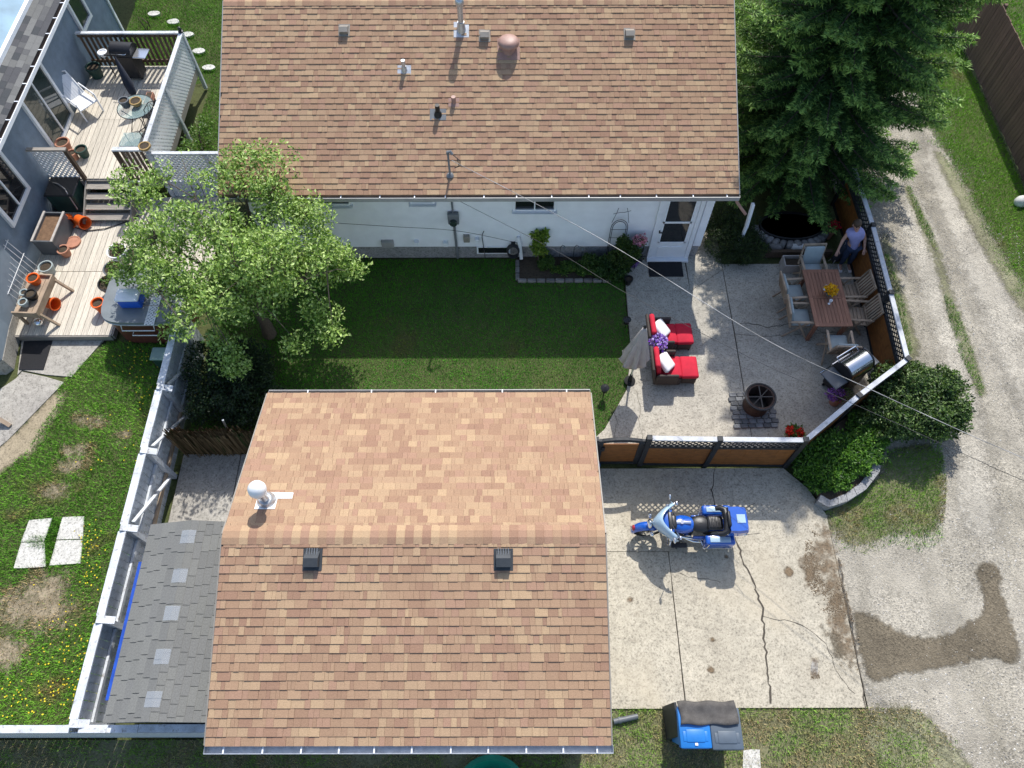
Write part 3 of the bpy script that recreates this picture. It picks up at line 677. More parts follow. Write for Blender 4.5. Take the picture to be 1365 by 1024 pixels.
for s in (-1, 1): MB().box((dc+s*(dw/2+.02), WY-.078, 1.44), (.04, .02, 1.52)).build('glazing_bar', 'trim_white', door, world=True)
MB().box((dc, WY-.076, .34), (dw, .014, .38)).build('kick_panel', 'trim_white', door, world=True)
MB().cyl((dxl+.15, WY-.07, 1.12), (dxl+.15, WY-.13, 1.12), .018, n=8).box((dxl+.18, WY-.135, 1.12), (.11, .02, .025)).build('handle', 'iron_black', door, world=True)
p = on_y(873, 268, WY-.03); MB().rbox((p.x, WY-.08, 2.45), (.1, .12, .16), .02).build('porch_light', 'iron_black', bung, world=True)
# downspouts
MB().tube([(HXR-.03, HYE-.04, HZE-.12), (HXR+.02, HYE-.02, HZE-.25), (HXR+.3, HYE-.06, 2.2)], .035, 8).build('downspout', 'vent_pink', bung, world=True, smooth=40)
a, c = at(1004, 272, 1.55), at(995, 302, .85); MB().bar(a, c, .10, .07).bar(c, (c.x-.06, c.y-.1, .12), .09, .06).build('downspout', 'trim_white', bung, world=True)
a = wall_at(692, 322); MB().bar((a.x+.02, WY-.08, .62), (a.x+.06, WY-.10, .12), .09, .08).bar((a.x-.02, WY-.06, .9), (a.x+.02, WY-.08, .62), .09, .08).build('downspout', 'trim_white', bung, world=True)

# ================================================================== THE GARAGE
GXL, GXR, GYS, GYN, GZE, GZR = -4.707, 1.485, .56, 6.60, 2.50, 3.36
GYR = (GYS+GYN)/2
gar = thing('garage', 'detached garage under a tan shingle gable roof, white ball-capped flue at left', 'garage', (GXL+3, GYS+.3, 0))
for nm, c, d in (('wall', ((GXL+GXR)/2, GYN-.38, 1.2), (GXR-GXL-.36, .14, 2.4)), ('wall', ((GXL+GXR)/2, GYS+.38, 1.2), (GXR-GXL-.36, .14, 2.4)), ('wall', (GXL+.25, GYR, 1.2), (.14, GYN-GYS-.9, 2.4)), ('wall', (GXR-.25, GYR, 1.2), (.14, GYN-GYS-.9, 2.4))):
    MB().box(c, d).build(nm, 'siding', gar, world=True)
gd = MB().box((GXR-.17, GYR, 1.08), (.03, 4.6, 2.1)); gdo = gd.build('garage_door', 'trim_white', gar, world=True)
for k in range(4): MB().box((GXR-.15, GYR, .30+.52*k), (.02, 4.5, .46)).build('door_panel', 'trim_white', gdo, world=True)
rf = MB()
rf.add([(GXL, GYS, GZE), (GXR, GYS, GZE), (GXR, GYR, GZR), (GXL, GYR, GZR), (GXR, GYN, GZE), (GXL, GYN, GZE)]+[(GXL, GYS, GZE-t), (GXR, GYS, GZE-t), (GXR, GYR, GZR-t), (GXL, GYR, GZR-t), (GXR, GYN, GZE-t), (GXL, GYN, GZE-t)],
       [(0, 1, 2, 3), (3, 2, 4, 5), (7, 6, 9, 8), (8, 9, 11, 10), (0, 6, 7, 1), (1, 7, 8, 2), (2, 8, 10, 4), (4, 10, 11, 5), (5, 11, 9, 3), (3, 9, 6, 0)])
groof = rf.build('roof', 'roof_felt', gar, world=True)
gs = Vector((0, GYR-GYS, GZR-GZE)); GL = gs.length; GNs = Vector((1, 0, 0)).cross(gs.normalized()); gn = Vector((0, GYR-GYN, GZR-GZE)); GNn = gn.normalized().cross(Vector((1, 0, 0))); 
shingle_slope(groof, Vector((GXL, GYS-.02, GZE))+GNs*.004, (1, 0, 0), gs, GXR-GXL, GL-.05, 23, TONES_TAN, 300, weights=TW_)
shingle_slope(groof, Vector((GXL, GYN+.02, GZE))+GNn*.004, (1, 0, 0), gn, GXR-GXL, GL-.05, 23, TONES_TAN, 0, weights=TW_)
ridge_caps(groof, (GXL, GYR, GZR+.012), (GXR, GYR, GZR+.012), .16, .042, TONES_TAN, .14)
for x in (GXL-.012, GXR+.012):
    MB().bar((x, GYS, GZE-.03), (x, GYR, GZR-.03), .02, .1).build('rake_trim', 'vent_tan', groof, world=True)
    MB().bar((x, GYN, GZE-.03), (x, GYR, GZR-.03), .02, .1).build('rake_trim', 'vent_tan', groof, world=True)
gutter(gar, GXL-.02, GXR+.03, GYS-.01, GZE-.03, -1, .115, 'galvanised', .53)
gutter(gar, GXL, GXR, GYN+.01, GZE-.03, 1, .10, 'gutter_grey', 1.2)
def on_gs(u, v): return on_plane(u, v, (0, GYS, GZE+.015), GNs)
def on_gn(u, v): return on_plane(u, v, (0, GYN, GZE+.015), GNn)
for u, v in ((417, 746), (671, 746)):
    p = on_gs(u, v); T = tilt(GNs); vv = box_vent(groof, p, T, 'vent_dark', .23, .15)
    for k in range(5): MB().box(p+T @ Vector((-.08+.04*k, .13, .05)), (.014, .10, .07), T).build('louvre', 'vent_grey', vv, world=True)
p = on_gn(356, 668); T = tilt(GNn)
MB().box(p+T @ Vector((.14, .10, .012)), (.55, .12, .014), T).box(p+T @ Vector((0, 0, .010)), (.34, .34, .012), T).build('flashing', 'white_metal', groof, world=True)
MB().lathe([(.17, -.06), (.15, .06), (.105, .12), (.0, .12)], p, 20).build('storm_collar', 'galvanised', groof, world=True, smooth=40)
MB().cyl(p, p+Vector((0, 0, .48)), .075, n=18).build('flue_pipe', 'galvanised', groof, world=True, smooth=40)
MB().lathe([(.09, .44), (.135, .47), (.15, .54), (.135, .62), (.085, .68), (.03, .705), (0, .71)], p, 24).build('flue_cap', 'white_metal', groof, world=True, smooth=60)

# ================================================================== GREY LEAN-TO BETWEEN FENCE AND GARAGE
SXL, SXR, SXM, SY0, SY1 = -6.66, -4.80, -5.83, .90, 4.24
ZL, ZM, ZR_ = 1.86, 2.10, 1.94
shed = thing('lean_to_shed', 'lean-to shed with grey asphalt shingle roof squeezed between garage and white fence', 'shed', ((SXL+SXR)/2, SY0, 0))
MB().box(((SXL+SXR)/2+.1, (SY0+SY1)/2, .88), (SXR-SXL-.4, SY1-SY0-.2, 1.76)).build('wall', 'blue_grey_paint', shed, world=True)
rf = MB(); tt = .05
pr = [(SXL, 0, ZL), (SXM, 0, ZM), (SXR, 0, ZR_), (SXR, 0, ZR_-tt), (SXM, 0, ZM-tt), (SXL, 0, ZL-tt)]
rf.extrude(pr, (0, SY0, 0), (0, SY1, 0)); sroof = rf.build('roof', mat('felt_grey', TONES_GREY[0], .9, .1, 8, fine=.2), shed, world=True)
shingle_slope(sroof, (SXL-.01, SY0, ZL+.004), (0, 1, 0), (SXM-SXL, 0, ZM-ZL), SY1-SY0, (Vector((SXM-SXL, 0, ZM-ZL))).length, 6, TONES_GREY, 60, (.30,), (.008,), gap=.006)
shingle_slope(sroof, (SXR+.01, SY0, ZR_+.004), (0, 1, 0), (SXM-SXR, 0, ZM-ZR_), SY1-SY0, (Vector((SXM-SXR, 0, ZM-ZR_))).length, 8, TONES_GREY, 80, (.20, .30), (.008,), gap=.004)
for v in (715, 767, 817, 875, 932):
    q = at(252-(v-715)*.205, v, 2.12); a_, b_ = q.y-.12, q.y+.12
    vs = [(SXM-.14, a_, ZM-.02), (SXM, a_, ZM+.022), (SXM+.12, a_, ZM-.005), (SXM-.14, b_, ZM-.02), (SXM, b_, ZM+.022), (SXM+.12, b_, ZM-.005)]
    MB().add(vs, [(0, 1, 4, 3), (1, 2, 5, 4)]).build('film_patch', 'clear_film', sroof, world=True)
MB().bar((SXL-.04, 1.25, ZL-.04), (SXL-.04, 3.55, ZL-.04), .08, .05).build('blue_edge_strip', 'blue_tarp', sroof, world=True)

# ================================================================== THE NEIGHBOUR'S HOUSE
NX = -12.1
nb_ = thing('neighbour_house', 'blue stucco house with white-framed windows and grey roof at the left edge', 'house', (NX-2, 16, 0))
ny1 = on_x(163, 40, NX).y
MB().box((NX-3, (11.2+ny1)/2, 1.4), (6, ny1-11.2, 2.8)).build('wall', 'blue_stucco', nb_, world=True)
NE, NZ = -11.86, 2.86
rf = MB(); us = Vector((-1, 0, .36)).normalized()
yr0, yr1 = 10.9, 26.0
rf.extrude([(NE, 0, NZ), (NE-5, 0, NZ+1.8), (NE-5, 0, NZ+1.72), (NE, 0, NZ-.08)], (0, yr0, 0), (0, yr1, 0)); nroof = rf.build('roof', mat('felt_dark', TONES_DARK[1], .9, .2, 8), nb_, world=True)
shingle_slope(nroof, Vector((NE+.02, yr0, NZ+.004)), (0, 1, 0), us, yr1-yr0, 1.6, 11, TONES_DARK, 120, (.2, .3, .26), (.008,))
mb = MB(); mb.box((NE+.07, (yr0+yr1)/2, NZ-.10), (.13, yr1-yr0, .006)).box((NE+.008, (yr0+yr1)/2, NZ-.055), (.006, yr1-yr0, .09)).build('gutter', 'gutter_brown', nb_, world=True)
ngl = MB().box((NE+.135, (yr0+yr1)/2, NZ-.045), (.022, yr1-yr0, .10)).build('gutter_lip', 'trim_white', nb_, world=True)
y = yr0+.3
while y < yr1:
    MB().box((NE+.07, y, NZ+.006), (.12, .025, .012)).build('gutter_hanger', 'trim_white', nb_, world=True); y += .62
# skylight on the slope
sk0 = on_plane(0, 85, (NE, 0, NZ+.05), (.36, 0, 1))
a_ = Vector((sk0.x, 14.9, NZ+.36*(NE-sk0.x)))
sky_l = MB().extrude([a_+Vector((0, -14.9, 0)), a_+Vector((0, -14.9, .12)), a_+Vector((-.07, -14.9, .145)), a_+Vector((-.07, -14.9, 0))], (0, 14.2, 0), (0, 24, 0)).build('skylight_frame', 'trim_white', nroof, world=True)
MB().extrude([a_+Vector((-.075, -14.9, .13)), a_+Vector((-2.2, -14.9, .13+2.125*.36)), a_+Vector((-2.2, -14.9, .09+2.125*.36)), a_+Vector((-.075, -14.9, .09))], (0, 14.2, 0), (0, 24, 0)).build('skylight_glass', mat('sky_glass', (.20, .33, .42), .12, .25, 1.2, spec=.6), nroof, world=True)
# its openings
def side_window(y0, y1, z0, z1, name='window', mull=0, glass='green_glass', fw=.09):
    f_ = MB(); X = NX+.03
    f_.box((X, (y0+y1)/2, z0+fw/2), (.08, y1-y0, fw)).box((X, (y0+y1)/2, z1-fw/2), (.08, y1-y0, fw)).box((X, y0+fw/2, (z0+z1)/2), (.08, fw, z1-z0-2*fw)).box((X, y1-fw/2, (z0+z1)/2), (.08, fw, z1-z0-2*fw))
    win = f_.build(name, 'trim_white', nb_, world=True); n_ = mull+1; pw = (y1-y0-2*fw)/n_
    for i in range(n_): MB().box((X-.012, y0+fw+pw*(i+.5), (z0+z1)/2), (.02, pw-.01, z1-z0-2*fw)).build('pane', glass, win, world=True)
    for i in range(mull): MB().box((X, y0+fw+pw*(i+1), (z0+z1)/2), (.06, .045, z1-z0-2*fw)).build('mullion', 'trim_white', win, world=True)
    return win
UZ = .78
pa, pb = on_x(100, 160, NX).y, on_x(70, 197, NX).y
side_window(pb-.05, pa+.05, UZ+.02, 2.74, 'patio_door', 1)
wa, wb = on_x(35, 252, NX), on_x(15, 298, NX)
side_window(wb.y-.08, wa.y+.08, wa.z-.05, 2.55, 'window', 1, 'black_glass', .1)
va, vb_ = on_x(110, 44, NX), on_x(131, 43, NX)
side_window(va.y-.05, vb_.y+.05, va.z-.02, 2.74, 'window', 0)
MB().box((NX+.03, ny1-.03, 1.4), (.05, .08, 2.7)).build('corner_trim', 'trim_white', nb_, world=True)
p = on_x(70, 265, NX); MB().rbox((NX+.06, p.y, p.z), (.1, .14, .2), .02).build('meter_box', 'grey_plastic', nb_, world=True)

# white outbuilding at the left edge
ob = thing('white_outbuilding', 'pale painted outbuilding wall at the left edge beside the dark floor mat', 'shed', (-12.6, 9, 0))
wq = [(-11.86, 9.52), (-11.72, 8.60), (-11.86, 8.46), (-14, 8.46), (-14, 11.1), (-11.95, 11.1)]
MB().prism(wq, .45, 2.3).build('wall', 'blue_grey_paint', ob, world=True)
MB().prism([(x+.012 if x > -13 else x, y) for x, y in wq], 0, .44).build('foundation', 'concrete_old', ob, world=True)
MB().prism([(x+.08 if x > -13 else x, y) for x, y in wq], 2.3, 2.38).build('roof', 'roof_felt', ob, world=True)
MB().box((-11.90, 9.53, 1.2), (.06, .06, 1.5)).build('corner_trim', 'trim_white', ob, world=True)

# ================================================================== DECKS AND FENCES
def shared(name, me, parent, loc, rot=None):
    o = bpy.data.objects.new(name, me); link(o, parent); o.location = Vector(loc)-origin_of(parent)
    if rot is not None: o.rotation_euler = rot
    return o
def box_mesh(name, d, m, bev=0.0):
    me = bpy.data.meshes.new(name); mb = MB().box((0, 0, 0), d) if not bev else MB().rbox((0, 0, 0), d, bev, 1)
    me.from_pydata(mb.v, [], mb.f); me.materials.append(M[m]); me.update(); return me
def lattice(mb, a, b, z0, z1, pitch=.10, wd=.035, th=.008, off=None):
    """diagonal strips both ways between upright ends a and b"""
    a, b = Vector((a[0], a[1], 0)), Vector((b[0], b[1], 0)); d = b-a; L = d.length; d /= L; nrm = Vector((-d.y, d.x, 0)); h = z1-z0
    for sgn, o_ in ((1, th/2), (-1, -th/2)):
        k = -int(h/pitch)-1
        while k*pitch < L+h:
            s0 = k*pitch; pts = []
            # line x = s0 + sgn*(z) or mirrored
            x0, x1 = (s0, s0+h) if sgn > 0 else (s0, s0-h)
            zA, zB = z0, z1
            if x0 < 0 or x0 > L or x1 < 0 or x1 > L:
                t0, t1 = 0.0, 1.0; dx = x1-x0
                ta, tb = (0-x0)/dx, (L-x0)/dx
                lo, hi = min(ta, tb), max(ta, tb); t0, t1 = max(0, lo), min(1, hi)
                if t1-t0 > .02: pts = [(x0+dx*t0, z0+h*t0), (x0+dx*t1, z0+h*t1)]
            else: pts = [(x0, z0), (x1, z1)]
            if pts:
                p, q = (a+d*pts[0][0]+nrm*o_+Vector((0, 0, pts[0][1])), a+d*pts[1][0]+nrm*o_+Vector((0, 0, pts[1][1])))
                mb.bar(p, q, th, wd, up=d.cross(nrm) if False else (0, 0, 1))
            k += 1
    return mb

deck = thing('raised_deck', 'raised bleached-wood deck with white lattice railings and wooden steps', 'deck', (-10.6, 16, 0))
DXa, DXb, DYa, DYb = -12.04, -9.14, 13.86, 18.22
n = int((DXb-DXa)/.142); pm_ = box_mesh('plank', (.134, (DYb-DYa)/2-.006, .035), 'deck_wood')
for i in range(n):
    for h in (0, 1):
        shared('plank', pm_, deck, (DXa+.07+i*(DXb-DXa)/n, DYa+(DYb-DYa)*(.25+.5*h), UZ-.018+rnd.uniform(-.002, .002)))
fr_ = MB(); fr_.box(((DXa+DXb)/2, DYa-.02, UZ-.13), (DXb-DXa, .04, .2)).box((DXb+.02, (DYa+DYb)/2, UZ-.13), (.04, DYb-DYa, .2)).build('rim_joist', 'deck_wood_old', deck, world=True)
MB().box(((DXa+DXb)/2, (DYa+DYb)/2, UZ-.30), (DXb-DXa-.3, DYb-DYa-.3, .08)).build('joists', 'deck_wood_old', deck, world=True)
# north rail: brown upright slats under a white cap
MB().box(((DXa+DXb)/2+.02, DYb, UZ+1.06), (DXb-DXa, .10, .04)).build('cap_rail', 'white_weathered', deck, world=True)
sl_m = box_mesh('slat', (.07, .022, 1.0), 'brown_wood')
x = DXa+.10
while x < DXb-.05: shared('slat', sl_m, deck, (x, DYb-.01, UZ+.53)); x += .135
for z in (.15, .95): MB().box(((DXa+DXb)/2, DYb+.035, UZ+z), (DXb-DXa, .04, .08)).build('rail', 'brown_wood', deck, world=True)
# east rail: white lattice
lx = DXb+.03
mb = lattice(MB(), (lx, DYa+.1), (lx, DYb-.06), UZ-.02, UZ+1.02, .125, .055); mb.build('lattice', 'white_paint', deck, world=True)
MB().box((lx, (DYa+DYb)/2, UZ+1.06), (.11, DYb-DYa, .04)).build('cap_rail', 'white_weathered', deck, world=True)
for y in (DYa+.06, (DYa+DYb)/2, DYb): MB().box((lx+.005, y, (UZ+1.04)/2), (.09, .09, UZ+1.04)).build('post', 'white_weathered', deck, world=True)
p = Vector((lx, DYb, UZ+1.08)); MB().lathe([(.07, 0), (.07, .03), (.03, .05), (.055, .10), (.03, .15), (0, .16)], p, 12).build('post_finial', 'iron_black', deck, world=True)
# south rails either side of the steps
STX0, STX1 = -11.06, -9.88
mb = lattice(MB(), (DXa+.05, DYa), (STX0-.06, DYa), UZ+.05, UZ+.95, .125, .04); mb.build('lattice', 'white_paint', deck, world=True)
MB().box(((DXa+STX0)/2, DYa, UZ+1.0), (STX0-DXa, .1, .045)).build('cap_rail', 'deck_wood_old', deck, world=True)
MB().box((STX0-.04, DYa, UZ+.2), (.09, .09, 1.6)).build('post', 'brown_wood', deck, world=True)
MB().box(((STX1+DXb)/2+.02, DYa, UZ+1.0), (DXb-STX1+.10, .12, .045)).build('cap_rail', 'white_weathered', deck, world=True)
x = STX1+.05
while x < DXb: shared('slat', sl_m, deck, (x, DYa-.01, UZ+.46)); x += .12
MB().box((STX1, DYa, UZ+.2), (.09, .09, 1.6)).build('post', 'brown_wood', deck, world=True)
LZ = .20
# steps
nst = 4
for k in range(nst):
    z = UZ-(k+1)*(UZ-LZ)/(nst+1); y = DYa-.02-.245*(k+.5)
    st = MB().box(((STX0+STX1)/2, y, z), (STX1-STX0, .20, .035)).build('step', 'deck_wood_old', deck, world=True)
    MB().box(((STX0+STX1)/2, y-.103, z), (STX1-STX0-.01, .012, .034)).build('nosing', 'deck_wood', st, world=True)
for x in (STX0-.02, STX1+.02): MB().bar((x, DYa, UZ-.12), (x, DYa-1.06, LZ+.02), .035, .22).build('stringer', 'deck_wood_old', deck, world=True)

ld = thing('lower_deck', 'low bleached-wood deck at the foot of the steps, strewn with pots', 'deck', (-10, 11, 0))
LXa, LXb, LYa, LYb = -11.98, -7.55, 9.42, 13.75
n = int((LXb-LXa)/.142)
for i in range(n):
    xx = LXa+.07+i*(LXb-LXa)/n
    for y0, y1 in ((LYa, 11.3), (11.31, LYb)):
        y0_ = max(y0, 10.9) if xx > -9.55 else y0
        if y1-y0_ < .1: continue
        MB().box((0, 0, 0), (.134, y1-y0_-.006, .035)).build('plank', 'deck_wood', ld).location = Vector((xx, (y0_+y1)/2, LZ-.018+rnd.uniform(-.002, .002)))-ld.location
MB().box(((LXa-9.55)/2, LYa-.02, LZ-.09), (-9.55-LXa, .04, .16)).build('rim_joist', 'deck_wood_old', ld, world=True)
MB().box((-9.53, (LYa+10.9)/2, LZ-.09), (.04, 10.9-LYa, .16)).build('rim_joist', 'deck_wood_old', ld, world=True)
MB().box((-10.7, 11.5, LZ-.1), (2.2, 3.8, .1)).build('joists', 'deck_wood_old', ld, world=True)

# white lattice screen joining deck and bungalow
sc_f = thing('lattice_screen', 'white lattice fence panel between the raised deck and the bungalow', 'fence', (-7.8, 13.8, 0))
ya = 13.80
mb = lattice(MB(), (-9.05, ya), (-6.25, ya), .75, 1.66, .125, .045); mb.build('lattice', 'white_paint', sc_f, world=True)
MB().box((-7.65, ya, 1.70), (2.85, .09, .045)).build('cap_rail', 'white_weathered', sc_f, world=True)
MB().box((-7.65, ya, .70), (2.8, .04, .09)).build('rail', 'white_weathered', sc_f, world=True)
for x in (-9.0, -7.65, -6.3): MB().box((x, ya, .85), (.09, .09, 1.68)).build('post', 'white_weathered', sc_f, world=True)
bm_ = box_mesh('board', (.135, .02, .62), 'white_weathered')
x = -8.9
while x < -6.35: shared('board', bm_, sc_f, (x, ya, .34)); x += .142

# weathered white board fence down the property line
wf = thing('white_board_fence', 'weathered white board fence with diagonal braces between neighbour lawn and shed', 'fence', (-7.4, 5, 0))
FX = -7.42; FH = 1.45
bm2 = [box_mesh('board', (.022, .135, FH-.08), 'white_weathered')]
y = .95
while y < 9.5: shared('board', bm2[0], wf, (FX+rnd.uniform(-.003, .003), y, (FH-.08)/2), (rnd.uniform(-.008, .008), 0, 0)); y += .145
ys = [.93, 2.62, 4.31, 5.9, 7.34, 8.9]
for i, y in enumerate(ys):
    MB().box((FX+.07, y, FH/2), (.10, .10, FH)).build('post', 'white_weathered', wf, world=True)
    MB().bar((FX-.02, y, FH+.02), (FX+.26, y, FH-.10), .13, .06).build('post_block', 'white_weathered', wf, world=True)
for y0, y1 in zip(ys[:-1], ys[1:]):
    MB().box((FX+.02, (y0+y1)/2, FH-.02), (.15, y1-y0-.14, .035)).build('cap_rail', 'white_weathered', wf, world=True)
    MB().box((FX+.05, (y0+y1)/2, .35), (.045, y1-y0-.12, .09)).build('rail', 'teak_pale' if 4 < y0 < 7 else 'white_weathered', wf, world=True)
    MB().box((FX+.05, (y0+y1)/2, .85), (.045, y1-y0-.12, .09)).build('rail', 'white_weathered', wf, world=True)
    if y0 > 4: MB().bar((FX+.11, y0+.15, FH-.15), (FX+.11, y1-.15, .30), .07, .035).build('brace', 'white_weathered', wf, world=True)

# white fence along the bottom edge
bf = thing('low_white_fence', 'weathered white fence running along the bottom left edge of the photograph', 'fence', (-7, .86, 0))
x = -14.0
bm3 = box_mesh('board', (.135, .022, 1.28), 'white_weathered')
while x < -5.2: shared('board', bm3, bf, (x, .80, .66)); x += .145
for x0, x1 in ((-14, -11.6), (-11.6, -9.3), (-9.3, -7.45), (-7.3, -6.3), (-6.3, -4.95)):
    MB().box(((x0+x1)/2, .86+rnd.uniform(-.015, .015), 1.38), (x1-x0-.01, .12, .045)).build('cap_rail', 'white_weathered', bf, world=True)
    MB().box(((x0+x1)/2, .83, .4), (x1-x0-.02, .045, .09)).build('rail', 'white_weathered', bf, world=True)
    MB().box((x1-.05, .87, .68), (.09, .09, 1.36)).build('post', 'white_weathered', bf, world=True)

# reed screen across the side yard
rs = thing('reed_screen', 'dark ragged reed screen fence between the shrub and the side yard slab', 'fence', (-6, 6.5, 0))
V = []; F_ = []; Cc = []
def strips(n_, fn):
    for i in range(n_): fn(i)
Lr = 2.55
for i in range(1500):
    x = -7.2+Lr*rng.random(); y = 6.47+.05*rng.normal(); h = 1.02+.07*rng.normal()+.05*math.sin(x*5); wv = .012; z0 = rng.random()*.25
    lean = rng.normal()*.05; c = np.array(srgb(104, 88, 64))*rng.uniform(.45, 1.5) if rng.random() > .1 else np.array(srgb(60, 72, 40)); b0 = len(V)
    V += [(x-wv, y, z0), (x+wv, y, z0), (x+wv+lean, y, h), (x-wv+lean, y, h)]; F_.append((b0, b0+1, b0+2, b0+3)); Cc += [c]*4
stuff(bulk_mesh('reeds', np.array(V)-np.array(rs.location), np.array(F_), 'reed', rs, np.array(Cc)))
for z in (.2, .9): MB().box((-5.95, 6.52, z), (2.5, .04, .06)).build('rail', 'brown_wood', rs, world=True)
for x in (-7.15, -5.9, -4.75): MB().box((x, 6.55, .5), (.07, .07, 1.0)).build('post', 'brown_wood', rs, world=True)
MB().box((-5.95, 6.53, .5), (2.5, .012, .95)).build('backing_panel', 'brown_wood', rs, world=True)
pole = MB().cyl(at(318, 602, .03), at(297, 560, 1.25), .022, n=8).build('leaning_pole', 'galvanised'); tag(pole, 'thin metal pole leaning against the dark reed screen', 'pole')

# stained patio fence with lattice top
pfn = thing('patio_fence', 'orange-stained panel fence with dark posts and lattice top around the patio', 'fence', (6, 7, 0))
def panel_run(a, b, posts=2, h=1.38, cap='cap_grey', last=True):
    a, b = Vector((*a, 0)), Vector((*b, 0)); d = (b-a).normalized(); nrm = Vector((-d.y, d.x, 0)); L = (b-a).length; n_ = posts-1; seg = L/n_
    for k in range(n_):
        p, q = a+d*(seg*k), a+d*(seg*(k+1)); zz = lambda z: Vector((0, 0, z))
        # boards of the panel
        nb2 = max(3, int(seg/.30))
        for j in range(nb2):
            s0, s1 = p+d*(.05+(seg-.10)*j/nb2), p+d*(.05+(seg-.10)*(j+1)/nb2)
            MB().bar(s0+d*.002+zz(.52), s1-d*.002+zz(.52), .018, .86).build('board', 'orange_panel', pfn, world=True)
        MB().bar(p+zz(.06), q+zz(.06), .05, .09).build('rail', 'black_stain', pfn, world=True)
        MB().bar(p+zz(.99), q+zz(.99), .055, .09).build('rail', 'black_stain', pfn, world=True)
        MB().bar(p+zz(1.325), q+zz(1.325), .05, .05).build('rail', 'black_stain', pfn, world=True)
        lattice(MB(), (p+d*.05)[:2], (q-d*.05)[:2], 1.035, 1.30, .125, .030).build('lattice', 'black_stain', pfn, world=True)
        MB().bar(p+zz(h), q-d*.004+zz(h), .10, .035).build('cap_rail', cap, pfn, world=True)
    for k in range(posts if last else posts-1):
        p = a+d*(seg*k); MB().box(p+Vector((0, 0, .72)), (.105, .105, 1.44), rotm(math.atan2(d.y, d.x))).build('post', 'black_stain', pfn, world=True)
FP = [(8.53, 14.2), (8.52, 9.74), (8.45, 8.01), (7.21, 7.13), (5.91, 6.12), (4.18, 6.14), (2.76, 6.17)]
panel_run((8.55, 13.6), (8.58, 11.7), 2, last=False); panel_run((8.58, 11.7), FP[1], 2, last=False); panel_run(FP[1], FP[2], 2, last=False)
panel_run(FP[2], FP[3], 2, last=False); panel_run(FP[3], FP[4], 2, last=False); panel_run(FP[4], FP[5], 2, last=False); panel_run(FP[5], FP[6], 2)
# gate with arched top
gt = thing('garden_gate', 'arched dark-framed gate with orange panel next to the garage corner', 'gate', (2.2, 6.18, 0))
gx0, gx1, gy = 1.752, 2.705, 6.185
MB().box(((gx0+gx1)/2, gy, .58), (gx1-gx0-.16, .02, .98)).build('panel', 'orange_panel', gt, world=True)
for x in (gx0+.05, gx1-.05): MB().box((x, gy, .64), (.12, .05, 1.22)).build('stile', 'black_stain', gt, world=True)
MB().box(((gx0+gx1)/2, gy, .10), (gx1-gx0-.225, .05, .12)).build('rail', 'black_stain', gt, world=True)
MB().tube([(gx0+(gx1-gx0)*s, gy, 1.18+.10*math.sin(math.pi*s)) for s in [i/8 for i in range(9)]], .055, 6).build('arched_rail', 'black_stain', gt, world=True)
MB().box((gx0+.12, gy-.045, .9), (.06, .03, .16)).build('latch', 'iron_black', gt, world=True)
bpost = MB().box((1.70, 6.19, .66), (.09, .09, 1.32)).build('post', 'black_stain', gt, world=True)

# brown board fence across the alley
ff = thing('brown_board_fence', 'tall brown vertical-board fence beyond the alley, top right corner', 'fence', (13.93, 17, 0))
bm4 = box_mesh('board', (.022, .138, 1.74), 'fence_brown'); y = 12.0
while y < 25: shared('board', bm4, ff, (13.9+rnd.uniform(-.004, .004), y, .9+rnd.uniform(-.012, .012))); y += .146
for z in (.35, 1.5): MB().box((13.945, 18.5, z), (.045, 13, .09)).build('rail', 'fence_brown', ff, world=True)
y = 12.2
while y < 25: MB().box((14.0, y, .9), (.09, .09, 1.8)).build('post', 'fence_brown', ff, world=True); y += 2.4

# ================================================================== VEGETATION
def vnoise(x, y, s, seed=0):
    """cheap smooth value noise"""
    X = x/s+seed*13.7; Y = y/s+seed*7.3; xi = np.floor(X).astype(int); yi = np.floor(Y).astype(int); fx = X-xi; fy = Y-yi
    fx = fx*fx*(3-2*fx); fy = fy*fy*(3-2*fy)
    h = lambda a, b: (np.sin(a*127.1+b*311.7+seed*74.7)*43758.5453) % 1.0
    return (h(xi, yi)*(1-fx)+h(xi+1, yi)*fx)*(1-fy)+(h(xi, yi+1)*(1-fx)+h(xi+1, yi+1)*fx)*fy
def fbm(x, y, s, seed=0): return .55*vnoise(x, y, s, seed)+.3*vnoise(x, y, s/2.1, seed+1)+.15*vnoise(x, y, s/4.3, seed+2)
def in_poly(px_, py_, poly):
    ins = np.zeros(len(px_), bool); n_ = len(poly)
    for i in range(n_):
        x0, y0 = poly[i]; x1, y1 = poly[(i+1) % n_]
        c = ((y0 > py_) != (y1 > py_)) & (px_ < (x1-x0)*(py_-y0)/((y1-y0)+1e-12)+x0); ins ^= c
    return ins
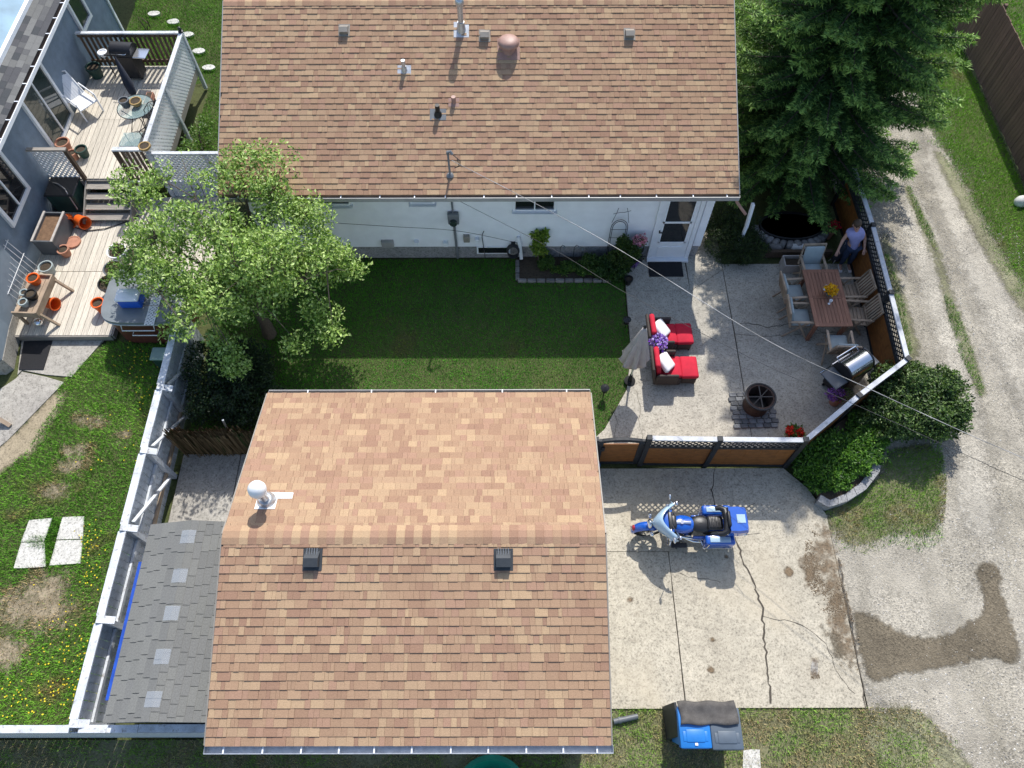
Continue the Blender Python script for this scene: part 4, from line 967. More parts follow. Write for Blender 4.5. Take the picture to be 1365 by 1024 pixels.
def grass(name, label, polys, dens, h, cols, mask=None, z=0.0, wd=.010, dry=None, holes=(), straw=None):
    X = []; Y = []
    for poly in polys:
        a = np.array(poly); x0, y0 = a.min(0); x1, y1 = a.max(0); n_ = int((x1-x0)*(y1-y0)*dens)
        px_ = rng.uniform(x0, x1, n_); py_ = rng.uniform(y0, y1, n_); k = in_poly(px_, py_, poly); X.append(px_[k]); Y.append(py_[k])
    x = np.concatenate(X); y = np.concatenate(Y)
    for hp in holes: k = ~in_poly(x, y, hp); x, y = x[k], y[k]
    dryf = np.zeros(len(x))
    if mask is not None:
        m_ = mask(x, y); k = rng.random(len(x)) < m_; x, y = x[k], y[k]
    n_ = len(x); hh = h*rng.uniform(.5, 1.3, n_)*(.7+.6*fbm(x, y, .6, 5)); ang = rng.uniform(0, 6.283, n_); lean = hh*rng.uniform(.1, .9, n_); la = rng.uniform(0, 6.283, n_)
    V = np.zeros((n_, 3, 3)); dx = np.cos(ang)*wd/2*rng.uniform(.7, 1.5, n_); dy = np.sin(ang)*wd/2*rng.uniform(.7, 1.5, n_)
    V[:, 0] = np.stack([x-dx, y-dy, np.full(n_, z)], 1); V[:, 1] = np.stack([x+dx, y+dy, np.full(n_, z)], 1)
    V[:, 2] = np.stack([x+np.cos(la)*lean, y+np.sin(la)*lean, z+hh], 1)
    f_ = fbm(x, y, .9, 3)[:, None]; c0, c1 = np.array(cols[0]), np.array(cols[1]); c = c0*(1-f_)+c1*f_; c = c*rng.uniform(.7, 1.35, (n_, 1))*np.array([1.15, 1.5, .95])
    if dry is not None:
        d_ = np.clip((fbm(x, y, dry[1], 9)-dry[2])*6, 0, 1)[:, None]*(rng.random((n_, 1)) < .85); c = c*(1-d_)+np.array(dry[0])*rng.uniform(.7, 1.3, (n_, 1))*d_
    if straw is not None:
        k_ = (rng.random(n_) < straw(x, y))[:, None]; c = np.where(k_, np.array(srgb(188, 166, 122))*rng.uniform(.6, 1.25, (n_, 1)), c)
    o = bulk_mesh(name, V.reshape(-1, 3), np.arange(3*n_).reshape(-1, 3), 'blade', None, np.repeat(c, 3, 0))
    o['label'] = label; o['category'] = 'grass'; return stuff(o)
GL0, GL1 = srgb(62, 98, 30), srgb(92, 126, 40)
lawn_poly = [(-7.25, 6.6), (1.6, 6.6), (2.05, 7.0), (2.6, 8.0), (2.79, 9.0), (2.79, 11.8), (-7.25, 11.8)]
bed_poly = [(.10, 11.1), (2.4, 11.05), (2.75, 11.3), (2.75, 11.84), (.10, 11.84)]
grass('lawn_grass', 'mown dark green lawn between the bungalow and the garage', [lawn_poly], 2600, .045, (srgb(60, 120, 26), srgb(92, 148, 40)), holes=[bed_poly], dry=(srgb(124, 140, 60), .8, .68))
# left lawn, thin in places
pav = [[at(u, v) for u, v in q] for q in (((40, 694), (71, 691), (60, 722), (29, 723)), ((84, 690), (113, 689), (111, 719), (76, 720)), ((29, 724), (60, 723), (62, 756), (19, 758)), ((76, 721), (111, 720), (108, 752), (67, 754)))]
pavp = [[(p.x, p.y) for p in q] for q in pav]
PH = [[(sum(q[0] for q in h)/4*.06+p[0]*.94, sum(q[1] for q in h)/4*.06+p[1]*.94) for p in h] for h in pavp]
left_poly = [(-7.5, 1.0), (-7.5, 9.3), (-9.7, 9.35)]+xy([(92, 500), (78, 518), (76, 540), (54, 570), (38, 600), (0, 632), (-60, 690)])+[(-14, 4), (-14, 1.0)]
bare = [(at(50, 810), 1.0, .55), (at(75, 655), .30, .2), (at(112, 560), .28, .16), (at(165, 580), .22, .14), (at(95, 620), .4, .2), (at(60, 790), .6, .5), (at(100, 600), .35, .2), (at(10, 870), .6, .4), (at(130, 563), .25, .15)]
def left_mask(x, y):
    m_ = np.ones(len(x)); nz = fbm(x, y, .5, 8)
    for p, rx, ry in bare:
        d_ = np.sqrt(((x-p.x)/rx)**2+((y-p.y)/ry)**2)+(nz-.5)*1.1; m_ = np.minimum(m_, np.clip((d_-.35)*1.6, .22, 1))
    return m_*np.clip(.55+1.2*fbm(x, y, 1.3, 2), .4, 1)
def left_straw(x, y):
    m_ = np.zeros(len(x)); nz = fbm(x, y, .45, 8)
    for p, rx, ry in bare:
        d_ = np.sqrt(((x-p.x)/rx)**2+((y-p.y)/ry)**2)+(nz-.5)*1.6; m_ = np.maximum(m_, np.clip((1.15-d_)*1.5, 0, .92))
    return m_
for k_, (p, rx, ry) in enumerate(bare):
    soft_patch('bare_soil', [(p.x+rx*.9*math.cos(a_)*rnd.uniform(.5, 1.2), p.y+ry*.9*math.sin(a_)*rnd.uniform(.5, 1.2)) for a_ in [i*.449 for i in range(14)]], .0010+.0006*k_, 'dry_soil', .30, .06, None, .72)
grass('neighbour_lawn_grass', 'patchy bright green weedy lawn left of the white fence', [left_poly], 2300, .075, (srgb(76, 118, 36), srgb(128, 162, 64)), left_mask, straw=left_straw, holes=PH, dry=(srgb(150, 132, 84), .7, .70), wd=.012)
for i, q in enumerate(pavp):
    o = MB().prism(wobble(q, .006, .2), -.03, .03).build('paving_slab', 'paver'); tag(o, ['pale square slab in the neighbour lawn, upper left of the four', 'pale square slab in the neighbour lawn, upper right of the four', 'pale square slab in the neighbour lawn, lower left of the four', 'pale square slab in the neighbour lawn, lower right of the four'][i], 'paving slab', 'paving slabs set in the neighbour lawn')
grass('slab_joint_grass', 'grass tufts growing between the four pale slabs', [xy([(71, 691), (84, 690), (76, 720), (68, 755), (60, 756), (61, 722)]), xy([(40, 716), (70, 714), (66, 730), (44, 732)])], 3500, .09, (srgb(66, 100, 34), srgb(100, 138, 48)), z=.0)
# side lawns right
side_poly = [(p[0]-.25, p[1]) for p in AR]+[(14.6, 9.5), (13.8, 9.5), (13.85, 24), (11.4, 24)]
def side_mask(x, y):
    xs = np.interp(y, [a[1] for a in AR][::-1], [a[0] for a in AR][::-1]); return np.clip((x-xs+.15)/.5+(fbm(x, y, .4, 4)-.5)*1.6, .0, 1)
grass('alley_side_grass', 'bright green grass strip between the alley and the brown fence', [side_poly], 2200, .06, (srgb(88, 128, 26), srgb(124, 158, 44)), side_mask, dry=(srgb(140, 136, 72), .8, .72))
grass('far_lawn_grass', 'bright lawn behind the brown fence in the top right corner', [[(14.1, 16), (19, 16), (19, 24), (14.1, 24)]], 900, .07, (srgb(84, 124, 26), srgb(112, 150, 40)), wd=.018)
grass('house_side_grass', 'shaded lawn between bungalow gable and spruce', [[(4.8, 14.2), (8.4, 14.2), (8.4, 24), (4.8, 24)]], 700, .08, (srgb(60, 100, 24), srgb(100, 134, 44)), wd=.018)
grass('deck_side_grass', 'bright green lawn strip between the raised deck and bungalow', [[(-9.0, 13.95), (-6.2, 13.95), (-6.2, 23), (-12.2, 23), (-12.0, 18.4), (-9.0, 18.4)]], 1800, .06, (srgb(64, 104, 20), srgb(104, 140, 40)), wd=.013)
verge = xy([(1095, 690), (1110, 670), (1170, 640), (1185, 600), (1255, 590), (1262, 650), (1256, 720), (1225, 738), (1190, 725), (1165, 740), (1120, 735)])
grass('verge_grass', 'patchy verge grass beside the curved stone planter edge', [verge], 2600, .07, (srgb(84, 118, 40), srgb(128, 150, 62)), lambda x, y: np.clip((fbm(x, y, .7, 6)-.22)*3.6, .05, 1)*np.clip((y-at(1200, 745).y)/.8, .15, 1), dry=(srgb(168, 152, 100), .6, .52))
frontv = [(1.5, 1.275), (6.62, 1.275), (7.6, 1.24), (8.1, .75), (8.5, -.3), (8.6, -1.5), (-10, -1.5), (-10, .75), (1.5, .75)]
grass('front_verge_grass', 'dry patchy grass below the driveway and around the wheeled bins', [frontv], 2600, .065, (srgb(106, 128, 58), srgb(142, 156, 88)), lambda x, y: np.clip((fbm(x, y, .55, 7)-.18)*3, .12, 1)*np.where(x > 6.9, np.clip((8.3-x)/1.4+(fbm(x, y, .4, 3)-.5)*1.4, 0, 1), 1), dry=(srgb(178, 162, 118), .5, .40), wd=.012)
strip1 = xy([(1206, 245), (1214, 250), (1235, 295), (1252, 330), (1246, 334), (1225, 300)]); strip2 = xy([(1258, 392), (1268, 398), (1290, 450), (1312, 520), (1306, 528), (1278, 470), (1262, 420)])
strip3 = xy([(1178, 335), (1186, 340), (1206, 410), (1216, 470), (1208, 474), (1196, 430)])
grass('track_strip_grass', 'thin grass strips growing along the alley wheel tracks', [wobble(s, .02) for s in (strip1, strip2, strip3)], 2600, .06, (srgb(84, 120, 40), srgb(116, 144, 56)), lambda x, y: np.clip((fbm(x, y, .3, 12)-.15)*3, 0, 1), dry=(srgb(160, 146, 96), .4, .68))
# pebbles
def pebbles(name, label, polys, dens, r0, r1, cols, mask=None, z=0.0):
    X = []; Y = []
    for poly in polys:
        a = np.array(poly); x0, y0 = a.min(0); x1, y1 = a.max(0); n_ = int((x1-x0)*(y1-y0)*dens)
        px_ = rng.uniform(x0, x1, n_); py_ = rng.uniform(y0, y1, n_); k = in_poly(px_, py_, poly); X.append(px_[k]); Y.append(py_[k])
    x = np.concatenate(X); y = np.concatenate(Y)
    if mask is not None: k = rng.random(len(x)) < mask(x, y); x, y = x[k], y[k]
    n_ = len(x); r = r0*(r1/r0)**(rng.random(n_)**2); a = rng.uniform(0, 6.28, n_)
    base = np.array([[1, 0, 0], [0, 1, 0], [-1, 0, 0], [0, -1, 0], [0, 0, .75]]); V = np.zeros((n_, 5, 3))
    for i in range(5):
        b_ = base[i]; s_ = rng.uniform(.7, 1.2, n_)*r; V[:, i] = np.stack([x+(b_[0]*np.cos(a)-b_[1]*np.sin(a))*s_, y+(b_[0]*np.sin(a)+b_[1]*np.cos(a))*s_, z+b_[2]*s_], 1)
    F0 = np.array([[0, 1, 4], [1, 2, 4], [2, 3, 4], [3, 0, 4]]); F2 = (np.arange(n_)[:, None, None]*5+F0[None]).reshape(-1, 3)
    c = np.array(cols)[rng.integers(0, len(cols), n_)]*rng.uniform(.75, 1.2, (n_, 1))
    o = bulk_mesh(name, V.reshape(-1, 3), F2, 'pebble', None, np.repeat(c, 5, 0)); o['label'] = label; o['category'] = 'gravel'; return stuff(o)
PC = [(.42, .39, .34), (.34, .31, .27), (.50, .47, .42), (.28, .26, .23), (.55, .52, .47)]
pebbles('alley_pebbles', 'loose pale gravel stones strewn over the alley', [alley[1:-1]], 330, .008, .024, PC, lambda x, y: np.clip((fbm(x, y, 1.6, 21)-.25)*2.2, .08, 1)*(y < 20)*(y > -1.5))
edge = xy([(1075, 700), (1118, 735), (1130, 800), (1150, 870), (1140, 905), (1115, 880), (1095, 820), (1070, 765)])
pebbles('driveway_grit', 'dark leaf litter and grit along the crumbling driveway edge', [edge, xy([(1075, 870), (1090, 875), (1092, 905), (1080, 905)])], 5200, .006, .018, [(.16, .12, .08), (.22, .17, .11), (.12, .09, .06), (.30, .24, .17)], lambda x, y: np.clip((fbm(x, y, .45, 31)-.47)*9, 0, 1), .03)
structure(MB().prism(wobble(smooth_poly(xy([(1083, 878), (1090, 882), (1090, 900), (1083, 903), (1079, 890)]), 1), .01), 0, .033).build('oil_stain', 'concrete_old'))

# --- leaves
def leaves_mesh(name, P, N, size, cols, m='leaf', parent=None, asp=.55, light=None, curl=.25):
    """one folded leaf per point: P (n,3) positions, N (n,3) rough facing"""
    n_ = len(P); s_ = size*rng.uniform(.6, 1.35, n_)[:, None]
    d = rng.normal(size=(n_, 3)); d[:, 2] -= .25; d += N*.6; d /= np.linalg.norm(d, axis=1)[:, None]
    u = N+rng.normal(size=(n_, 3))*.55; sdx = np.cross(d, u); sdx /= np.linalg.norm(sdx, axis=1)[:, None]+1e-9; up = np.cross(sdx, d)
    V = np.zeros((n_, 4, 3)); V[:, 0] = P; V[:, 1] = P+d*s_*.5+sdx*s_*asp*.5+up*s_*curl*.3; V[:, 2] = P+d*s_-up*s_*curl*.3; V[:, 3] = P+d*s_*.5-sdx*s_*asp*.5+up*s_*curl*.3
    cols = np.array(cols); k = rng.random(n_)[:, None]*(len(cols)-1); i0 = np.minimum(k.astype(int), len(cols)-2); f_ = k-i0
    c = cols[i0[:, 0]]*(1-f_)+cols[i0[:, 0]+1]*f_; c *= rng.uniform(.75, 1.25, (n_, 1))
    return bulk_mesh(name, V.reshape(-1, 3), np.arange(4*n_).reshape(-1, 4), m, parent, np.repeat(c, 4, 0))
def clump_points(blobs, per, jitter=.0, shell=.75, cull=None):
    """points through overlapping ellipsoids, denser near their surfaces; returns P, N"""
    P = []; N = []
    for (c, r), n_ in zip(blobs, per):
        v = rng.normal(size=(n_, 3)); v /= np.linalg.norm(v, axis=1)[:, None]; q = rng.random(n_)**(1/3)*(1-shell)+shell*rng.uniform(.82, 1.05, n_)
        q *= (.85+.3*vnoise(v[:, 0]*3+c[0], v[:, 1]*3+v[:, 2]*2+c[1], 1.0, int(n_) % 9)); p = np.array(c)+v*q[:, None]*np.array(r); nn = v/np.array(r); nn /= np.linalg.norm(nn, axis=1)[:, None]
        P.append(p); N.append(nn)
    P = np.concatenate(P); N = np.concatenate(N)
    if cull is not None: k = ~cull(P); P, N = P[k], N[k]
    return P, N

# --- the fruit tree
ft = thing('fruit_tree', 'broad light-green leafy tree leaning over the white fence and bungalow corner', 'tree', (-5.85, 9.55, 0))
tb = Vector((-5.85, 9.55, 0)); twigs = MB(); tipsP = []
trunk = MB().tube([tb, tb+Vector((.03, .02, .5)), tb+Vector((-.03, .08, 1.0)), tb+Vector((.02, .12, 1.35))], [.17, .13, .12, .115], 10)
trunk.build('trunk', 'bark', ft, world=True, smooth=60)
limbs = MB(); nodes = []
crown_c = np.array([-5.72, 9.82, 2.4]); crown_r = np.array([2.05, 2.0, 1.4])
for k in range(15):
    a = k*2.39996+rnd.uniform(-.3, .3); el = rnd.uniform(.15, 1.1); r_ = rnd.uniform(.75, 1.0)
    tip = Vector((crown_c[0]+crown_r[0]*r_*math.cos(a)*math.cos(el), crown_c[1]+crown_r[1]*r_*math.sin(a)*math.cos(el), crown_c[2]+crown_r[2]*r_*math.sin(el)*.9))
    s0 = tb+Vector((0, .1, rnd.uniform(.9, 1.35))); mid = s0.lerp(tip, .5)+Vector((rnd.uniform(-.25, .25), rnd.uniform(-.25, .25), rnd.uniform(.1, .35))); q1 = s0.lerp(mid, .5); q2 = mid.lerp(tip, .5)
    limbs.tube([s0, q1, mid, q2, tip], [.07, .055, .04, .025, .01], 6)
    nodes += [(q1, .5), (mid, .8), (q2, 1.0), (tip, 1.1)]
limbs.build('branches', 'bark', ft, world=True, smooth=60)
clumps = []
for p, wgt in nodes:
    for j in range(int(7*wgt)):
        d = Vector(rng.normal(size=3)); d.z = abs(d.z)*.6-.1; q = p+d*rnd.uniform(.25, .55)
        rel = (np.array(q)-crown_c)/crown_r
        if np.dot(rel, rel) > 1.35: continue
        if q.y > 11.1 and q.z < 3.1: q.z = 3.15+rnd.uniform(0, .5); 
        if q.y > 12.0: continue
        twigs.tube([p, p.lerp(q, .5)+Vector((0, 0, .06)), q], [.011, .008, .004], 4, cap=False); clumps.append(q)
def keep_clear(q):
    u, v = pix(q); return (u < 226 and v > 388) or (u < 196 and v > 372) or (u < 172 and v > 345) or (u < 168 and v < 340) or (u < 215 and v < 235)
clumps = [c for c in clumps if not keep_clear(c)]
# sprigs rising over the roof corner and hanging outward
for u, v, z in ((318, 212, 3.5), (345, 207, 3.5), (300, 230, 3.3), (370, 250, 3.2), (450, 335, 2.2), (465, 362, 2.0), (460, 345, 2.1), (425, 310, 2.4), (430, 370, 2.0), (190, 268, 2.4), (205, 255, 2.5), (178, 352, 1.7), (165, 368, 1.6), (205, 372, 1.7), (240, 432, 1.7), (440, 425, 1.8), (445, 445, 1.7), (420, 410, 2.0), (305, 470, 1.6), (320, 485, 1.5), (290, 455, 1.6), (395, 455, 1.6), (192, 300, 2.0), (182, 322, 2.0), (205, 318, 2.1), (200, 340, 2.0), (222, 352, 2.0), (215, 290, 2.3), (228, 268, 2.5), (250, 225, 2.8), (270, 215, 2.9), (390, 275, 2.9), (350, 245, 3.3)):
    q = at(u, v, z)
    if q.y > 11.1 and q.z < 3.05: q.z = 3.1
    near = min(nodes, key=lambda nd: (nd[0]-q).length)[0]; clumps.append(q)
    twigs.tube([near, near.lerp(q, .5)+Vector((0, 0, .1)), q], [.014, .010, .004], 4, cap=False)
    for j in range(3): clumps.append(q+Vector((rnd.uniform(-.2, .2), rnd.uniform(-.2, .2), rnd.uniform(-.12, .12))))
twigs.build('twigs', 'bark', ft, world=True)
def cull_house(P): return (P[:, 1] > 11.25) & (P[:, 2] < 3.05) | (P[:, 1] > 11.25) & (P[:, 2] < 2.8+(P[:, 1]-11.25)*.44+.1)
P, N = clump_points([(tuple(c), (rnd.uniform(.20, .36), rnd.uniform(.20, .36), rnd.uniform(.14, .24))) for c in clumps], [rnd.randint(55, 120) for _ in clumps], shell=.45, cull=cull_house)
N = N*.35+np.array([0, .15, .9]); print('apple leaves', len(P), 'clumps', len(clumps))
P -= np.array(ft.location)
leaves_mesh('crown', P, N, .085, [srgb(72, 100, 40), srgb(118, 148, 62), srgb(156, 182, 92), srgb(194, 212, 140)], parent=ft, asp=.5)

# --- the spruce
sp = thing('spruce_tree', 'large dark green spruce tree between the bungalow and the gravel alley', 'tree', (7.8, 15.3, 0))
SB = Vector((7.8, 15.3, 0)); SH = 11.6
MB().tube([(0, 0, 0), (0, 0, 3), (.05, 0, 7), (0, 0, SH)], [.24, .19, .09, .015], 10).build('trunk', 'bark', sp, smooth=60)
NP = []; ND = []; NL = []; NC = []
br = MB(); zc = .55
while zc < SH-.3:
    f_ = 1-zc/SH; Rb = (2.9*f_**.45+.1)*1.0; nb3 = 9 if f_ > .35 else 6; a0 = rnd.uniform(0, 6.28)
    for k in range(nb3):
        a = a0+k*2*math.pi/nb3+rnd.uniform(-.25, .25); Lb = Rb*rnd.uniform(.72, 1.12); zb = zc+rnd.uniform(-.12, .12)
        d = Vector((math.cos(a), math.sin(a), 0)); droop = -.16*f_-.02
        pt = lambda s: Vector((0, 0, zb))+d*(Lb*s)+Vector((0, 0, Lb*(droop*s*1.6+.26*s*s*(.9))))
        path_ = [pt(s) for s in (0, .25, .5, .75, 1)]; br.tube(path_, [.035, .028, .02, .012, .004], 5, cap=False)
        side = Vector((-d.y, d.x, 0)); nt_ = max(4, int(Lb*11))
        for j in range(nt_):
            s = .16+.84*j/nt_; base_ = pt(s); tl = (.16+.36*(1-s)**.8)*min(1, Lb/2.0+.25)*rnd.uniform(.8, 1.15)
            for sg in (-1, 1):
                dv = (d*.75+side*sg*.8+Vector((0, 0, rnd.uniform(-.22, .10)))).normalized()
                nn_ = max(2, int(tl/.085))
                for q in range(nn_):
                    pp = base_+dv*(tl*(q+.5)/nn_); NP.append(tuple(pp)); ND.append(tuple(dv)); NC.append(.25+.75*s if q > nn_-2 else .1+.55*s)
        for j in range(4): NP.append(tuple(pt(1-.05*j))); ND.append(tuple(d)); NC.append(1.0)
    zc += .20+.10*(1-f_)
br.build('branches', 'bark', sp)
NP = np.array(NP); ND = np.array(ND); NC = np.array(NC)
w_ = NP+np.array(SB); keep = ~((w_[:, 0] < 5.15) & (w_[:, 2] < 4.7)); keep &= (w_[:, 1] < 24); NP, ND, NC = NP[keep], ND[keep], NC[keep]
per = 7; n0 = len(NP); print('spruce tufts', n0)
P = np.repeat(NP, per, 0)+rng.normal(size=(n0*per, 3))*.022; D = np.repeat(ND, per, 0)+rng.normal(size=(n0*per, 3))*.55; D /= np.linalg.norm(D, axis=1)[:, None]
n1 = len(P); ln = rng.uniform(.07, .14, n1)[:, None]; wd_ = rng.uniform(.012, .022, n1)[:, None]; sd = np.cross(D, rng.normal(size=(n1, 3))); sd /= np.linalg.norm(sd, axis=1)[:, None]
V = np.zeros((n1, 3, 3)); V[:, 0] = P-sd*wd_; V[:, 1] = P+sd*wd_; V[:, 2] = P+D*ln
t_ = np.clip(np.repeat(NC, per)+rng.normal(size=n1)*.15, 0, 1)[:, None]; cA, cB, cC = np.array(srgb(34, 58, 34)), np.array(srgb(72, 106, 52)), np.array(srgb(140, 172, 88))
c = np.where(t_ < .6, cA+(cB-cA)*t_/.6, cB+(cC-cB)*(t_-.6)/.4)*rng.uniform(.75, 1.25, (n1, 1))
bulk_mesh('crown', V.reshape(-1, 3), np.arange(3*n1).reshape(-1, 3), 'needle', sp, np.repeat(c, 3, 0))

# --- shrubs and beds
def shrub(name, label, base, blobs, per, size, cols, cat='shrub', asp=.5, stems=8, m='leaf', cull=None, shell=.6):
    root = thing(name, label, cat, base); B = np.array(base); st = MB()
    for k in range(stems):
        c, r = blobs[k % len(blobs)]; tip = Vector(c)+Vector((rnd.uniform(-.5, .5)*r[0], rnd.uniform(-.5, .5)*r[1], r[2]*.4)); p0 = Vector((base[0]+rnd.uniform(-.12, .12)+(c[0]-base[0])*.4, base[1]+rnd.uniform(-.12, .12)+(c[1]-base[1])*.4, base[2])); st.tube([p0, p0.lerp(tip, .5)+Vector((0, 0, .05)), tip], [.02, .014, .005], 5, cap=False)
    st.build('stems', 'bark', root, world=True)
    ex = []; en = []
    for (c, r), q in zip(blobs, per):
        for _ in range(16):
            v = Vector(rng.normal(size=3)).normalized(); v.z = abs(v.z)*.9; sz = rnd.uniform(.14, .30)
            ex.append(((c[0]+v.x*r[0]*1.0, c[1]+v.y*r[1]*1.0, max(.08, c[2]+v.z*r[2]*1.0)), tuple(max(.04, t2*sz) for t2 in r))); en.append(int(q*.035)+8)
    blobs = [(c, tuple(t2*.93 for t2 in r)) for c, r in blobs]+ex; per = [int(q*.72) for q in per]+en
    P, N = clump_points(blobs, per, shell=shell, cull=cull); N = N*.8+np.array([0, .1, .35])
    leaves_mesh('foliage', P-B, N, size, cols, m, root, asp); return root
shrub('round_shrub', 'big round dense green shrub outside the fence corner by the alley', (8.75, 7.35, 0), [((8.75, 7.35, .62), (1.0, .82, .62)), ((9.15, 7.6, .60), (.72, .62, .55)), ((8.35, 7.1, .52), (.7, .6, .5)), ((9.3, 7.0, .5), (.55, .5, .48)), ((8.6, 7.85, .55), (.6, .4, .5))], [9000, 5000, 4500, 3500, 3000], .075, [srgb(30, 48, 22), srgb(54, 80, 34), srgb(90, 116, 56), srgb(118, 142, 80)])
dkb = [((-6.35, 7.75, .65), (.95, .85, .65)), ((-5.75, 7.45, .5), (.7, .6, .5)), ((-6.8, 8.2, .7), (.5, .6, .6)), ((-6.0, 8.2, .6), (.7, .6, .6))]
shrub('dark_evergreen_shrub', 'dark rounded evergreen shrub under the leafy tree beside the white fence', (-6.3, 7.8, 0), dkb, [6500, 3500, 2500, 3500], .06, [srgb(20, 36, 20), srgb(36, 56, 28), srgb(58, 80, 38)], cull=lambda P: P[:, 0] < -7.25)
pa_ = at(1000, 318, .6)
shrub('corner_evergreen', 'low dark juniper shrub at the bungalow corner beside the patio', (5.5, 12.1, 0), [((5.45, 12.2, .32), (.62, .75, .36)), ((5.85, 12.0, .28), (.55, .6, .32)), ((5.3, 12.8, .4), (.45, .5, .4)), ((5.75, 12.6, .38), (.5, .5, .4))], [5000, 4500, 2500, 3000], .055, [srgb(26, 42, 20), srgb(46, 64, 26), srgb(70, 90, 36)], asp=.35, cull=lambda P: P[:, 0] < 4.86)
# planter bed with curved stone edge
pe = [at(u, v, .25) for u, v in ((1072, 600), (1078, 640), (1090, 668), (1105, 676), (1130, 668), (1155, 652), (1172, 630), (1178, 605), (1172, 585), (1160, 575))]
pb_ = thing('stone_planter_bed', 'curved low stone planter edge around bright groundcover outside the fence', 'planter', (7.0, 6.0, 0))
outer = [Vector((p.x, p.y, 0)) for p in pe]; cen = Vector((7.05, 6.25, 0))
inner = [cen+(p-cen)*(1-.17/max(.3, (p-cen).length)) for p in outer]
MB().prism([(p.x, p.y) for p in inner]+[(7.9, 7.5), (7.2, 7.05)], 0, .20).build('soil', 'soil', pb_, world=True)
for i in range(2, len(outer)-1):
    for j in range(2):
        s0, s1 = j/2+.01, (j+1)/2-.01; a1, a2, b1, b2 = outer[i].lerp(outer[i+1], s0), outer[i].lerp(outer[i+1], s1), inner[i].lerp(inner[i+1], s0), inner[i].lerp(inner[i+1], s1)
        MB().prism([tuple(p[:2]) for p in (a1, a2, b2, b1)], 0, .25+rnd.uniform(-.012, .012)).build('edging_stone', 'foundation', pb_, world=True)
gcb = [((6.68, 5.80, .24), (.48, .36, .24)), ((7.1, 6.15, .28), (.55, .42, .26)), ((6.35, 6.0, .24), (.34, .42, .22)), ((7.6, 6.5, .3), (.5, .45, .26)), ((6.75, 6.4, .3), (.6, .4, .25)), ((7.75, 6.9, .25), (.4, .4, .25))]
shrub('groundcover_clump', 'bright green leafy groundcover filling the stone-edged planter', (7.0, 6.1, .2), gcb, [3800, 4200, 1800, 2200, 2400, 1500], .085, [srgb(36, 66, 22), srgb(62, 102, 30), srgb(92, 136, 42), srgb(116, 156, 58)], 'plant', .38, cull=lambda P: (P[:, 1] > 6.1+(P[:, 0]-5.91)*.79-.05) | (P[:, 2] < .1) | ((P[:, 0] < 6.0) & (P[:, 1] < 5.6)))
# bed by the wall: edging stones, climbers, tomato-like plant
bed = structure(MB().prism([(.12, 11.12), (2.4, 11.07), (2.72, 11.3), (2.72, 11.84), (.12, 11.84)], -.02, .05).build('flower_bed_soil', 'soil'))
for k in range(10):
    MB().rbox((.24+k*.235, 11.10, .04), (.22, .10, .10), .02, 1, rotm(rnd.uniform(-.06, .06))).build('edging_stone', 'stone', bed, world=True)
for k in range(3): MB().rbox((.12, 11.22+k*.21, .04), (.10, .19, .10), .02, 1).build('edging_stone', 'stone', bed, world=True)
def small_plant(name, label, u, v, z, r, n_, cols, size=.07, cat='plant', group=None, base=None):
    c = at(u, v, z) if base is None else Vector(base)
    bl = [((c.x+rnd.uniform(-.6, .6)*r[0], c.y+rnd.uniform(-.6, .6)*r[1], max(.06, z+rnd.uniform(-.75, .75)*r[2])), tuple(q*rnd.uniform(.3, .6) for q in r)) for _ in range(7)]
    root = shrub(name, label, (c.x, c.y, 0.03), bl, [n_//7]*7, size, cols, cat, stems=4, cull=lambda P: P[:, 1] > 11.80)
    if group: root['group'] = group
    return root
GRN = [srgb(40, 66, 24), srgb(70, 104, 36), srgb(110, 140, 56)]
small_plant('climbing_plant', 'bushy dark green climber growing at the arched wall trellis', 826, 338, .60, (.40, .26, .60), 4600, [srgb(34, 56, 20), srgb(58, 82, 28), srgb(84, 104, 40)])
small_plant('climber_base', 'low leafy clump spreading at the foot of the wall trellis', 812, 358, .22, (.45, .3, .2), 2400, [srgb(34, 60, 24), srgb(58, 88, 34), srgb(78, 104, 44)])
small_plant('tall_leafy_plant', 'yellow-green upright plant in the wall bed beside the downspout', 720, 330, .55, (.2, .16, .5), 700, [srgb(70, 100, 34), srgb(124, 150, 50), srgb(150, 166, 70)], .09)
small_plant('bed_lily_plant', 'dark strappy clump in the wall bed left of the climber', 790, 352, .2, (.26, .2, .18), 700, [srgb(36, 60, 22), srgb(64, 92, 34), srgb(92, 116, 50)])
small_plant('bed_fern_plant', 'green clump below the yellow-green plant in the wall bed', 728, 350, .2, (.2, .2, .18), 420, [srgb(48, 76, 26), srgb(90, 120, 44)])
small_plant('sparse_bed_plant', 'sparse low plant in the middle of the wall bed', 752, 356, .14, (.3, .18, .12), 420, GRN)
small_plant('sparse_bed_seedlings', 'thin seedlings at the right of the wall bed', 780, 360, .12, (.25, .15, .1), 300, GRN)
small_plant('deck_corner_shrub', 'bright low shrub at the corner beyond the raised deck railing', 190, 28, .3, (.75, .6, .38), 2600, [srgb(46, 84, 20), srgb(78, 118, 34), srgb(112, 148, 54)])
shrub('vine_by_deck', 'thin climbing vine sprays against the white lattice outside the deck', (-8.6, 15.2, 0), [((-8.7, 15.0, .5), (.25, .5, .45)), ((-8.6, 15.9, .45), (.22, .5, .4)), ((-8.2, 14.5, .5), (.35, .35, .4))], [260, 260, 420], .08, [srgb(60, 96, 30), srgb(104, 134, 56)], 'plant')
